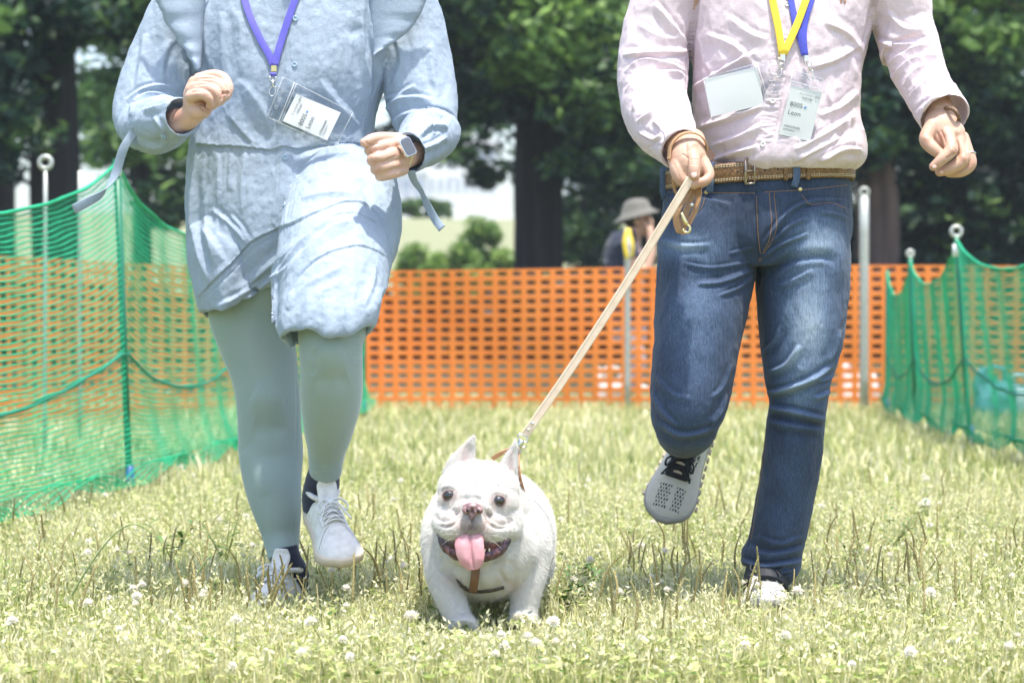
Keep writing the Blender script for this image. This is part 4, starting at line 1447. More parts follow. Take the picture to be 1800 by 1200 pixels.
def woman():
    yw = 5.35
    base = ground(500, 1056); base[2] = 0
    # ---------- body (skin): torso, neck, head, arms, legs as one figure
    hc = P(530, -215, 5.30)
    B = [loft([R(525, -130, 5.37, 44, .055), R(528, -75, 5.38, 48, .058), R(527, -35, 5.38, 120, .075), R(520, 60, 5.37, 130, .095), R(512, 180, 5.37, 110, .09), R(508, 270, 5.37, 112, .09), R(505, 360, 5.37, 140, .11), R(500, 430, 5.37, 125, .11)], n=36)]
    B += head_parts(hc, 0, .97)
    B += [loft([R(480, 410, 5.37, 62, .08), R(442, 545, 5.37, 62, .08), R(472, 700, 5.365, 45, .055), R(478, 800, 5.37, 44, .055), R(499, 970, 5.33, 21, .026), R(503, 1020, 5.33, 22, .03)], n=24)]
    B += [loft([R(590, 400, 5.33, 62, .08), R(586, 560, 5.02, 50, .065), R(582, 625, 5.00, 44, .055), R(585, 700, 5.05, 42, .05), R(573, 820, 5.17, 22, .028), R(566, 880, 5.21, 21, .028)], n=24)]
    B += [loft([R(395, -10, 5.37, 40, .05), R(300, 110, 5.36, 32, .042), R(262, 205, 5.30, 28, .036), R(262, 225, 5.25, 26, .034)], n=20, hint=(0, 1, 0)),
          loft([R(262, 225, 5.25, 26, .034), R(290, 217, 5.16, 24, .028), R(318, 208, 5.07, 20, .024)], n=20, hint=(0, 0, 1))]
    B += [loft([R(660, -10, 5.37, 40, .05), R(728, 110, 5.37, 32, .042), R(760, 215, 5.31, 28, .036), R(757, 240, 5.27, 26, .034)], n=20, hint=(0, 1, 0)),
          loft([R(757, 240, 5.27, 26, .034), R(738, 262, 5.17, 23, .027), R(712, 270, 5.09, 20, .022)], n=20, hint=(0, 0, 1))]
    Vb, Fb = remesh(B, .006); Vb = smooth(Vb, Fb, 4)
    # ---------- right hand (raised fist, little-finger side towards us)
    k = mper(5.03)
    H = []
    fr = lambda a, b: [a * k, b * k]
    y = 5.03
    def fg(pts, rs): return finger(chainpx(pts), [r * mper(5.03) for r in rs])
    H.append(fg([(350, 139, 5.055), (374, 133, 5.05), (393, 138, 5.04), (402, 156, 5.025), (399, 170, 5.02)], [11, 10.5, 10, 9, 7]))
    H.append(fg([(342, 145, 5.04), (368, 143, 5.03), (387, 150, 5.015), (394, 167, 5.01), (386, 179, 5.015)], [11.5, 10.5, 10.5, 9.5, 8]))
    H.append(fg([(337, 158, 5.025), (360, 154, 5.01), (377, 160, 4.998), (383, 175, 5.0), (374, 186, 5.01)], [11.5, 10.5, 10, 9, 7.5]))
    H.append(fg([(336, 170, 5.015), (352, 166, 5.0), (364, 170, 4.99), (371, 180, 4.995), (368, 186, 5.0)], [11, 9.5, 9, 8, 6.5]))
    H.append(loft([R(345, 143, 5.05, 14, .020), R(344, 165, 5.045, 22, .026), R(345, 188, 5.05, 24, .028), R(333, 205, 5.06, 20, .025), R(318, 214, 5.08, 20, .025), R(300, 220, 5.11, 21, .026)], n=24, sub=4, hint=(.8, 0, .5)))
    H.append(finger(chainpx([(345, 196, 5.035), (358, 196, 5.03), (368, 189, 5.035)]), [15 * k, 13 * k, 8 * k]))
    H.append(finger(chainpx([(338, 180, 5.075), (352, 150, 5.085), (378, 140, 5.08), (392, 150, 5.065)]), [12 * k, 11 * k, 10 * k, 8 * k]))
    Vh1, Fh1 = remesh(H, .0016); Vh1 = smooth(Vh1, Fh1, 2)
    s = Sculpt(Vh1, Fh1)
    for pts in ([(340, 151), (360, 147), (380, 152), (391, 166), (388, 180)], [(335, 163), (356, 159), (372, 164), (378, 176), (374, 188)], [(346, 140), (368, 137), (386, 141), (398, 154), (399, 172)], [(352, 188), (360, 195), (366, 203)], [(340, 180), (355, 178), (364, 184)]):
        s.stroke(pts, 2.0, -.0032)
    for c in ((341, 158), (338, 147), (346, 136), (364, 163)): s.stroke([(c[0] - 2, c[1]), (c[0] + 2, c[1])], 4, .0012, taper=False)
    s.apply(); Vh1 = s.V
    # ---------- left hand (fist seen from the back of the fingers)
    H = []
    k = mper(5.03)
    for pts, rs in (([(700, 253, 5.06), (672, 257, 5.02), (651, 263, 5.015), (655, 268, 5.05)], [12, 11.5, 11, 9]),
                    ([(705, 268, 5.055), (676, 275, 5.01), (655, 281, 5.005), (660, 285, 5.045)], [12, 11.5, 11, 9]),
                    ([(708, 284, 5.06), (680, 292, 5.015), (661, 297, 5.012), (666, 300, 5.05)], [11.5, 11, 10.5, 8.5]),
                    ([(709, 298, 5.065), (686, 306, 5.025), (668, 309, 5.025), (674, 311, 5.06)], [10.5, 10, 9.5, 8])):
        H.append(finger(chainpx(pts), [r * k for r in rs]))
    H.append(finger(chainpx([(700, 245, 5.075), (672, 243, 5.03), (654, 245, 5.01), (641, 251, 5.00)]), [12 * k, 11 * k, 10 * k, 8.5 * k]))
    H.append(loft([R(668, 276, 5.06, 22, .020), R(692, 270, 5.06, 33, .026), R(706, 270, 5.065, 33, .024), R(716, 272, 5.09, 24, .022), R(735, 268, 5.13, 21, .022)], n=24, sub=4, hint=(0, 0, 1)))
    Vh2, Fh2 = remesh(H, .0016); Vh2 = smooth(Vh2, Fh2, 2)
    s = Sculpt(Vh2, Fh2)
    for pts in ([(648, 270), (665, 268), (684, 258)], [(652, 288), (675, 284), (698, 273)], [(658, 304), (684, 300), (703, 291)], [(641, 247), (650, 255), (668, 252)]):
        s.stroke(pts, 1.9, -.0028)
    for c in ((690, 262), (697, 278), (700, 292), (662, 276), (668, 292)): s.stroke([(c[0] - 2, c[1]), (c[0] + 2, c[1])], 5, .0014, taper=False)
    s.apply(); Vh2 = s.V
    off = len(Vb); V = np.concatenate([Vb, Vh1, Vh2]); F = np.concatenate([Fb, Fh1 + off, Fh2 + off + len(Vh1)])
    q = proj(V); fl = np.zeros(len(V))
    for (cx, cy, r) in ((341, 158, 6), (337, 147, 6), (347, 134, 5), (362, 165, 6), (400, 150, 5), (390, 168, 6), (312, 205, 12), (362, 184, 12), (697, 255, 6), (700, 270, 6), (703, 288, 6), (655, 265, 7), (657, 283, 7), (664, 298, 7), (641, 250, 6)):
        fl = np.maximum(fl, .38 * np.exp(-((q[:, 0] - cx) ** 2 + (q[:, 1] - cy) ** 2) / r ** 2))
    w = mk('person', V, F, SKIN, origin=base, attrs={'flush': fl})
    tag(w, 'person running in pale blue shirt dress, grey-green leggings and white sneakers, fists raised', 'person')
    face_details(w, hc, .97, None)
    hair = new_mat('dark_hair', (.025, .018, .014), .45)
    hv, hf = remesh([ellipsoid(hc + np.array([0, .03, .035]), (.086, .093, .098)), ellipsoid(hc + np.array([0, .085, -.07]), (.07, .04, .12)), ellipsoid(hc + np.array([0, .12, -.01]), (.045, .04, .045))], .006)
    hv = smooth(hv, hf, 3); hv += normals(hv, hf) * (fbm(hv * np.array([60, 60, 8]), 3) * .004)[:, None]
    mk('hair', hv, hf, hair, w)
    # thumb nail
    # ---------- leggings
    Lg = [loft([R(505, 380, 5.36, 120, .12), R(470, 450, 5.36, 95, .115), R(446, 520, 5.36, 80, .10), R(441, 550, 5.36, 74.5, .094), R(452, 600, 5.36, 68, .088), R(464, 650, 5.355, 61, .080), R(471, 700, 5.35, 57, .073), R(474, 750, 5.36, 56.5, .070), R(476.5, 800, 5.37, 56.5, .072), R(480, 850, 5.355, 50, .068), R(488, 900, 5.345, 42.5, .057), R(494, 940, 5.34, 34, .045), R(499, 982, 5.32, 27, .036)], n=48, pocket=(.02, .006)),
          loft([R(595, 400, 5.30, 85, .11), R(590, 480, 5.12, 76, .095), R(585, 560, 5.00, 63, .078), R(581, 605, 4.975, 57, .070), R(582, 640, 4.985, 56, .066), R(582, 690, 5.02, 55.5, .062), R(578, 745, 5.075, 46, .054), R(574, 790, 5.13, 34, .043), R(571, 832, 5.165, 28, .036)], n=48, pocket=(.02, .006))]
    V, F = remesh(Lg, .003); V = smooth(V, F, 4)
    s = Sculpt(V, F)
    s.stroke([(522, 640), (523, 720), (519, 800), (513, 880), (518, 960), (523, 980)], 2.0, -.0016, taper=False)
    for yy, a in ((968, .0012), (974, -.0012), (979, .001)): s.stroke([(472, yy - 3), (498, yy + 3), (525, yy - 6)], 2.2, a)
    for yy in (818, 825): s.stroke([(546, yy), (570, yy + 6), (600, yy - 4)], 2.2, .0012)
    s.stroke([(445, 690), (470, 700), (498, 694)], 24, .006); s.stroke([(445, 748), (474, 756), (505, 746)], 18, -.006); s.stroke([(430, 790), (455, 830), (470, 870)], 16, .004)
    s.stroke([(558, 612), (582, 618), (606, 612)], 24, .006); s.stroke([(552, 664), (584, 672), (612, 664)], 18, -.005); s.stroke([(548, 660), (556, 640), (552, 615)], 8, -.003)
    for yy in range(585, 640, 9): s.stroke([(622, yy), (632, yy + 2)], 2.2, .0016, taper=False)
    s.noise(.0018, (9, 9, 5), 3); s.apply()
    lg = mk('leggings', s.V, F, LEGG, w)
    # ---------- the dress
    pk = (.04, .0048)
    D = [loft([R(528, -70, 5.37, 70, .075), R(526, -40, 5.37, 150, .10), R(522, 0, 5.365, 184, .115), R(518, 60, 5.36, 184, .128), R(514, 130, 5.355, 170, .135), R(502, 200, 5.355, 160, .132), R(497, 252, 5.36, 166, .130), R(508, 300, 5.36, 181, .138), R(517, 360, 5.36, 190, .150), R(517, 420, 5.365, 187, .155), R(510, 470, 5.375, 178, .155), R(500, 505, 5.38, 155, .145)], n=72, pocket=pk, level=(0, 0, -1)),
         loft([R(440, 330, 5.36, 30, .06), R(420, 385, 5.35, 66, .10), R(403, 440, 5.342, 69, .125), R(405, 490, 5.335, 62, .125), R(412, 533, 5.33, 58, .118)], n=48, pocket=pk),
         loft([R(606, 345, 5.32, 98, .13), R(596, 400, 5.20, 102, .125), R(586, 460, 5.09, 100, .112), R(582, 520, 5.015, 96, .104), R(577, 578, 4.965, 90, .095), R(574, 604, 4.955, 84, .088)], n=56, pocket=pk),
         loft([R(497, 470, 5.06, 22, .03), R(490, 525, 5.02, 16, .02), R(499, 580, 4.99, 15, .014), R(514, 616, 4.985, 6, .008)], n=24),
         # sleeves
         loft([R(360, -30, 5.37, 60, .075), R(318, 40, 5.365, 62, .078), R(284, 120, 5.35, 65, .080), R(258, 190, 5.31, 57, .075), R(252, 228, 5.25, 44, .060)], n=48, hint=(0, 1, 0)),
         loft([R(243, 222, 5.27, 40, .055), R(264, 222, 5.21, 49, .062), R(284, 217, 5.15, 48, .058), R(303, 211, 5.095, 40, .048), R(320, 205, 5.055, 35, .040)], n=48, hint=(0, 0, 1), pocket=(.05, .005)),
         loft([R(690, -30, 5.37, 60, .075), R(718, 40, 5.37, 58, .078), R(730, 110, 5.36, 62, .080), R(742, 180, 5.33, 58, .075), R(752, 222, 5.28, 44, .062)], n=48, hint=(0, 1, 0)),
         loft([R(765, 230, 5.29, 38, .055), R(752, 240, 5.23, 46, .060), R(738, 252, 5.17, 44, .052), R(727, 262, 5.12, 40, .043), R(718, 270, 5.075, 38, .038)], n=48, hint=(0, 0, 1), pocket=(.05, .005))]
    # the hint (0,1,0) lofts take hw as depth and hd as width: swap
    V, F = remesh(D, .0024); V = smooth(V, F, 2)
    # hems hang unevenly: lift the outer end of the front hem and let the edges wave
    q = proj(V); kz = mper(5.0)
    wgt = np.clip((q[:, 1] - 505) / 85, 0, 1) * (V[:, 1] < 5.2) * np.clip((q[:, 0] - 480) / 20, 0, 1)
    wave = 4 * np.sin(q[:, 0] * .06 + 1) + 2.2 * np.sin(q[:, 0] * .14)
    V[:, 2] += wgt * kz * (62 * np.clip((q[:, 0] - 594) / 80, 0, 1.2) ** 2 + wave + 4)
    V[:, 1] += wgt * .006 * np.sin(q[:, 0] * .16)
    wg2 = np.clip((q[:, 1] - 470) / 60, 0, 1) * (q[:, 0] < 480)
    V[:, 2] += wg2 * kz * (-20 * np.exp(-((q[:, 0] - 392) / 42) ** 2) + 3 * np.sin(q[:, 0] * .09) + 1.5 * np.sin(q[:, 0] * .27)); V[:, 1] += wg2 * .006 * np.sin(q[:, 0] * .14)
    s = Sculpt(V, F)
    s.noise(.0065, (5, 5, 2.6), 3.1, 3); s.noise(.0030, (10, 10, 3), 9.7, 2, ridged=True); s.noise(.0008, (26, 26, 16), 19.7, 2, ridged=True)
    s.apply()
    fr = (4.9, 5.30)
    S_ = s.stroke
    S_([(335, 252), (370, 256), (430, 259), (475, 264), (500, 258), (520, 263), (560, 256), (610, 251), (655, 256)], 26, .0042, 's', fr, taper=False)
    S_([(344, 527), (372, 498), (408, 462), (440, 427), (478, 407), (515, 393), (556, 374), (592, 360)], 22, .0050, 's', None)
    S_([(352, 532), (380, 505), (416, 470), (448, 435), (486, 415)], 1.5, -.0015)
    S_([(372, 366), (392, 384), (415, 404), (436, 430)], 8, .007, 'r'); S_([(404, 378), (424, 400), (438, 424)], 6, .005, 'r'); S_([(350, 395), (375, 430), (392, 460)], 10, .005, 'r')
    S_([(575, 366), (612, 354), (645, 360), (668, 385), (683, 425), (690, 470)], 24, .0042, 's', None)
    S_([(482, 512), (515, 468), (555, 424), (592, 396), (625, 388)], 9, .008, 'r'); S_([(470, 500), (505, 455), (545, 412), (580, 380)], 8, .007, 'r'); S_([(420, 520), (460, 480), (510, 440), (540, 415)], 8, .006, 'r')
    S_([(520, 485), (552, 456), (590, 440), (630, 432), (660, 440), (684, 454)], 20, .0028, 's', None)
    S_([(580, 380), (620, 374), (655, 388), (668, 398)], 12, .0025, 's', None)
    S_([(505, 545), (520, 505), (550, 470), (580, 455)], 8, .006, 'r'); S_([(490, 575), (500, 540), (515, 510)], 6, .006, 'r')
    S_([(516, 290), (560, 270), (615, 266), (650, 290), (672, 330), (688, 390)], 13, .010, 'r', fr); S_([(540, 320), (590, 300), (640, 320), (668, 365)], 10, .006, 'r', fr); S_([(530, 350), (580, 340), (630, 345)], 9, .005, 'r', fr)
    S_([(660, 290), (690, 350), (700, 420)], 8, -.008)
    for x, e in ((345, 430), (362, 350), (384, 410), (408, 335), (432, 380)): S_([(x, 268), (x - 3 + 4 * math.sin(x), (268 + e) / 2), (x - 6, e)], 6, .0035, 'r', fr)
    S_([(340, 300), (338, 380), (350, 450), (372, 500)], 9, .007, 'r'); S_([(365, 330), (362, 400), (380, 470)], 9, .005, 'r')
    S_([(352, -10), (350, 50), (356, 110), (372, 150)], 5, -.009, 'g', fr); S_([(364, -10), (362, 60), (368, 120)], 5, .007, 'g', fr); S_([(340, 20), (334, 90), (345, 150)], 5, -.006)
    S_([(650, -10), (648, 60), (662, 120), (664, 180), (670, 230)], 6, -.009, 'g', fr); S_([(636, 30), (640, 90), (652, 150)], 8, .006, 'r', fr); S_([(610, 60), (640, 50)], 9, -.004)
    for x, a in ((388, .004), (402, -.003), (420, .003), (595, .003), (612, .004), (628, -.003)): S_([(x, 20), (x + 4, 70), (x + 2, 130)], 6, a, 'g', fr)
    S_([(420, 140), (460, 190), (480, 240)], 12, .004, 'r', fr); S_([(560, 140), (600, 190), (640, 230)], 12, .004, 'r', fr); S_([(400, 200), (430, 235), (450, 255)], 8, .003, 'r', fr)
    # sleeve folds
    S_([(228, 205), (236, 182), (262, 165), (300, 168)], 7, .010, 'r'); S_([(222, 178), (250, 158), (280, 150), (312, 158)], 6, .007, 'r'); S_([(255, 60), (248, 110), (240, 160)], 9, .006, 'r'); S_([(300, 70), (285, 120), (290, 150)], 9, .006, 'r')
    S_([(232, 245), (262, 258), (296, 252)], 8, .008, 'r'); S_([(270, 205), (285, 225), (292, 250)], 5, .006, 'r'); S_([(250, 195), (275, 188), (300, 180)], 6, .006, 'r'); S_([(325, 40), (318, 80), (330, 120)], 6, -.006)
    S_([(672, 205), (690, 182), (722, 172), (760, 178)], 8, .010, 'r'); S_([(676, 175), (700, 168), (730, 150)], 7, .007, 'r'); S_([(682, 228), (705, 205), (740, 196), (778, 204)], 8, .010, 'r'); S_([(735, 240), (760, 222), (788, 226)], 7, .009, 'r'); S_([(712, 225), (740, 215), (765, 236)], 6, .007, 'r')
    S_([(695, 60), (705, 110), (690, 150)], 9, .005, 'r'); S_([(755, 80), (760, 130), (772, 170)], 9, .006, 'r'); S_([(742, 262), (765, 252), (785, 240)], 6, .007, 'r')
    S_([(505, 545), (540, 500), (600, 470)], 9, .004, 'r'); S_([(640, 540), (655, 500), (660, 465)], 8, .004, 'r'); S_([(545, 560), (560, 520), (590, 495)], 8, .003, 'r')
    S_([(430, 532), (465, 500), (505, 470), (530, 440)], 6, .006, 'r'); S_([(380, 540), (430, 515), (470, 488)], 7, .005, 'r')
    # placket and its stitching
    pl = [(519, -20), (518, 60), (518, 120), (511, 200), (503, 262), (500, 330), (492, 388)]
    S_(pl, 11, .0028, 'b', fr, taper=False)
    for dx in (-11, 13): S_([(a + dx, b) for a, b in pl], 1.4, -.0016, 'g', fr, taper=False)
    s.apply()
    s.noise(.0011, (34, 34, 22), 1.7, 3); s.noise(.0009, (70, 70, 50), 5.7, 2); s.apply()
    V = s.V
    dr = mk('dress', V, F, LINEN, w)
    bv = bvh_of(V, F)
    BTN = new_mat('blue_button', (.33, .45, .58), .3)
    for (bx, by) in ((519, 33), (518, 114), (501, 277), (500, 360)):
        p, n = cast(bv, bx, by, .0005)
        button(dr, p, n, .0058, BTN)
    for (bx, by) in ((287, 241), (731, 287)):
        p, n = cast(bv, bx, by, .0005)
        if p is not None: button(dr, p, n, .0045, BTN)
    # ruffles over the shoulders: frilled caps standing on the armhole seams
    def ruffle(inner, outer, y_in, y_out, nm='ruffle'):
        a, b = catmull(np.array(inner, float), 8), catmull(np.array(outer, float), 8)
        n = len(a); m = 9; Vv, Ff = [], []; rn = fbm(np.stack([np.arange(n) * .31, np.full(n, y_in * 9), np.zeros(n)], 1), 3) * 2
        for i in range(n):
            for j in range(m):
                t = j / (m - 1)
                px_, py_ = a[i] * (1 - t) + b[i] * t
                yy = (y_in * (1 - t) + y_out * t) - .030 * math.sin(t * math.pi * .75)
                p = P(px_, py_, yy)
                wv = t * (.0010 * math.sin(i * 1.15) + .0035 * rn[i] + .0008 * math.sin(i * 2.6 + 1))
                p = p + np.array([.6 * wv, -wv, .4 * wv])
                Vv.append(p)
        for i in range(n - 1):
            for j in range(m - 1):
                Ff.append([i * m + j, i * m + j + 1, (i + 1) * m + j + 1, (i + 1) * m + j])
        Vv = np.array(Vv); N = normals(Vv, np.array(Ff))
        W2 = np.vstack([Vv, Vv + N * .0022]); L0 = len(Vv)
        F2 = Ff + [[q + L0 for q in f[::-1]] for f in Ff]
        rim = [i * m for i in range(n)] + [(n - 1) * m + j for j in range(1, m)] + [i * m + m - 1 for i in range(n - 2, -1, -1)] + [j for j in range(m - 2, 0, -1)]
        for q in range(len(rim)):
            r2 = (q + 1) % len(rim); F2.append([rim[q], rim[r2], rim[r2] + L0, rim[q] + L0])
        return mk(nm, W2, F2, LINEN, dr)
    ruffle([(372, -60), (362, -10), (356, 40), (354, 90), (352, 122)], [(250, -70), (272, -5), (296, 46), (326, 88), (346, 124)], 5.275, 5.262)
    ruffle([(640, -60), (648, -10), (648, 40), (652, 80), (656, 96)], [(775, -70), (752, -5), (728, 44), (694, 74), (657, 98)], 5.285, 5.272)
    # cuff ties
    mk('cuff_tie', *ribbon([P(288, 196, 5.085), P(262, 206, 5.10), P(238, 229, 5.14), P(217, 262, 5.15), P(203, 305, 5.16), P(182, 338, 5.15), P(156, 354, 5.13), P(129, 368, 5.12)],
        [(.45, -.45, .8), (.6, -.4, .6), (.8, -.4, .4), (1, -.3, .2), (.9, -.3, .3), (.5, -.3, .8), (.2, -.2, 1), (.3, -.2, 1)], 17 * mper(5.1), .0022, sub=6), LINEN, dr)
    mk('cuff_tie', *ribbon([P(722, 300, 5.08), P(728, 318, 5.10), P(741, 338, 5.13), P(752, 362, 5.14), P(765, 386, 5.14), P(777, 402, 5.13)],
        [(1, -.3, 0), (.7, -.7, .2), (.3, -.9, .3), (.8, -.5, .3), (.9, -.4, .4), (.9, -.3, .4)], 15 * mper(5.1), .0022, sub=6), LINEN, dr)
    # ---------- socks and shoes
    sock(w, [R(499, 960, 5.32, 24, .032), R(503, 985, 5.32, 27, .036), R(513, 1012, 5.335, 30, .038), R(517, 1040, 5.34, 31, .04)])
    sock(w, [R(571, 815, 5.155, 26, .034), R(567, 845, 5.188, 30, .036), R(562, 872, 5.215, 31, .037), R(562, 895, 5.225, 30, .036)])
    mats = (WH_LEATHER, CREAM, LACEW, CREAM)
    M1 = foot_frame(P(556, 898, 5.275), P(607, 1006, 5.07), (.10, -.62, .78))
    sneaker(w, M1, .245, mats, 'sneaker', 1.06)
    hq = P(524, 1050, 5.37); hq[2] = -.012; tq = P(456, 1060, 5.17); tq[2] = -.02
    sneaker(w, foot_frame(hq, tq, (0, 0, 1)), .245, mats, 'sneaker', 1.0, label='white sneaker planted in the grass')
    # ---------- watch and ring
    wt = mk('watch_strap', *tube([P(712, 240, 5.06), P(719, 250, 5.045), P(724, 268, 5.05), P(720, 288, 5.06), P(708, 296, 5.09), P(704, 262, 5.12)], .0035, n=8, sub=5, closed=True), new_mat('watch_band', (.68, .60, .45), .3, Metallic=.7), w)
    cA, cB = P(707, 243, 5.035), P(723, 275, 5.035)
    u = (cB - cA); Lw = np.linalg.norm(u); u /= Lw; nn = np.array([.55, -.70, .45]); nn -= u * (nn @ u); nn /= np.linalg.norm(nn); v = np.cross(nn, u)
    Mw = np.stack([u, v, nn], 1)
    def rbox(c, s, M, rr=.3):
        return loft([(0, 0, -s[2] / 2, s[0] * .46, s[1] * .46), (0, 0, -s[2] * .4, s[0] * .5, s[1] * .5), (0, 0, s[2] * .4, s[0] * .5, s[1] * .5), (0, 0, s[2] / 2, s[0] * .46, s[1] * .46)], n=32, sub=2, power=5)
    Vw, Fw = rbox(0, (.042, .034, .010), None); wb = mk('watch_case', Vw @ Mw.T + (cA + cB) / 2, Fw, METAL, w)
    Vw, Fw = rbox(0, (.036, .028, .003), None); mk('screen', Vw @ Mw.T + (cA + cB) / 2 + nn * .0045, Fw, new_mat('watch_glass', (.10, .11, .13), .12), wb)
    rc = P(686, 292, 5.035)
    a1 = np.array([0.05, -.35, 1.0]); a1 /= np.linalg.norm(a1); ax = P(661, 297, 5.012) - P(708, 284, 5.06); ax /= np.linalg.norm(ax)
    a1 -= ax * (a1 @ ax); a1 /= np.linalg.norm(a1); a2 = np.cross(ax, a1)
    mk('ring', *tube([rc + 11.8 * mper(5.03) * (a1 * math.cos(t) + a2 * math.sin(t)) for t in np.linspace(0, 6.283, 24, endpoint=False)], .0013, n=6, closed=True), METAL, w)
    return w, bv
WOMAN, WBV = woman()

# lanyard of the woman: purple strap, clip, clear pouch with name card
PURPLE = fabric('purple_strap', (.16, .15, .62), (.10, .09, .46), weave=1500, sheen=.2)
def lanyard_w():
    root = empty('lanyard', P(483, 118, 5.2))
    a, na = strap_on(WBV, [(432, -40), (430, -8), (440, 30), (458, 70), (472, 95), (481, 116)], .004)
    b, nb = strap_on(WBV, [(535, -40), (522, -8), (510, 30), (497, 68), (488, 95), (483, 116)], .006)
    for pts, nn in ((a, na), (b, nb)):
        T = np.gradient(pts, axis=0); sd = np.cross(T, nn); sd /= np.linalg.norm(sd, axis=1)[:, None]
        sd[:3] = .75 * sd[:3] + .25 * nn[:3]
        mk('strap', *ribbon(pts, sd, 12.5 * mper(5.2), .0012, sub=5), PURPLE, root)
    p, n = cast(WBV, 482, 122, .010)
    mk('ferrule', *box(p, (.0115, .005, .013)), BRASS, root, smooth=False)
    p2, _ = cast(WBV, 482, 133, .010)
    mk('strap_end', *tube([p2 + [-.006, 0, 0], p2 + [.006, 0, 0]], .0042, n=8), PURPLE, root)
    p3, _ = cast(WBV, 482, 146, .012)
    lanyard_clip(root, p3, (.05, 0, 1), 1.0)
    yb = cast(WBV, 530, 190)[0][1] - .020
    z = lambda q, d=0: (q[0], q[1], yb + d)
    badge(root, [z((469, 206), .006), z((497, 134), .0), z((622, 198), -.012), z((590, 262), -.006)][0:4], [z((497, 213), 0), z((521, 165), -.003), z((599, 198), -.012), z((575, 247), -.009)], 0.0)
    tag(root, 'purple lanyard with clear pouch and tilted name card on the blue dress', 'lanyard')
lanyard_w()
# ------------------------------------------------------------------ the man in the pink shirt and jeans
OXFORD = fabric('pale_pink_oxford', (.77, .67, .71), (.68, .565, .62), rough=.8, weave=800, sheen=.05, bump=.2, thin=.15, crinkle=.5)
def denim_mat():
    m = MB('blue_denim', rough=.85)
    v = m.coords()
    st = m.noise(900, 3, v, stretch=(1, 1, .10)); st2 = m.noise(420, 4, v, stretch=(1, 1, .05)); fine = m.noise(1500, 2, v)
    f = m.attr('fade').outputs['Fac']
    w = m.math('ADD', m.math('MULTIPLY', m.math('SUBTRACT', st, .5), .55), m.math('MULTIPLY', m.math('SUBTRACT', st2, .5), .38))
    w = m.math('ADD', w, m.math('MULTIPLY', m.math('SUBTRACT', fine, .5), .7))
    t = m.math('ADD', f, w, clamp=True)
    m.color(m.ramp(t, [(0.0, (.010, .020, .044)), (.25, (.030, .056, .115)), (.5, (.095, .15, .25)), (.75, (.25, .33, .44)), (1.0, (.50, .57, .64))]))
    m.bump(m.math('ADD', st, fine), .35, .0012)
    m.b.inputs['Sheen Weight'].default_value = .1
    return m
DENIM = denim_mat()
def leather(name, a, b, scale=120):
    m = MB(name, rough=.5)
    vo = m.n('ShaderNodeTexVoronoi'); vo.feature = 'DISTANCE_TO_EDGE'; vo.inputs['Scale'].default_value = scale; m.l(m.coords(), vo.inputs['Vector'])
    n = m.noise(40, 4)
    c = m.ramp(n, [(.3, a), (.7, b)])
    e = m.ramp(vo.outputs[0], [(0, (0, 0, 0)), (.12, (1, 1, 1))])
    m.color(m.mix(e, tuple(x * .45 for x in a), c)); m.bump(e, .4, .001)
    return m
BELT = leather('belt_leather', (.16, .082, .030), (.30, .165, .065), 130)
TAN = leather('tan_leather', (.46, .25, .12), (.58, .35, .18), 500)
TANPALE = MB('pale_leash_leather', rough=.5); TANPALE.color(TANPALE.ramp(TANPALE.noise(50, 4), [(.3, (.72, .55, .42)), (.7, (.82, .67, .54))])); TANPALE.bump(TANPALE.noise(500, 3), .3, .0006)
THREAD = new_mat('pale_thread', (.68, .60, .44), .8); COPPER = new_mat('copper_thread', (.50, .28, .10), .8)
GREYKNIT = MB('grey_mesh_upper', rough=.8)
_a = GREYKNIT.attr('holes').outputs['Fac']
GREYKNIT.color(GREYKNIT.mix(_a, (.50, .48, .43), (.015, .02, .025))); GREYKNIT.bump(GREYKNIT.noise(900, 2), .3, .0008)
BLACK = new_mat('black_lace', (.012, .015, .022), .7); SOLE2 = new_mat('grey_rubber', (.30, .29, .265), .7); LUG = new_mat('pale_tread', (.48, .41, .35), .7)

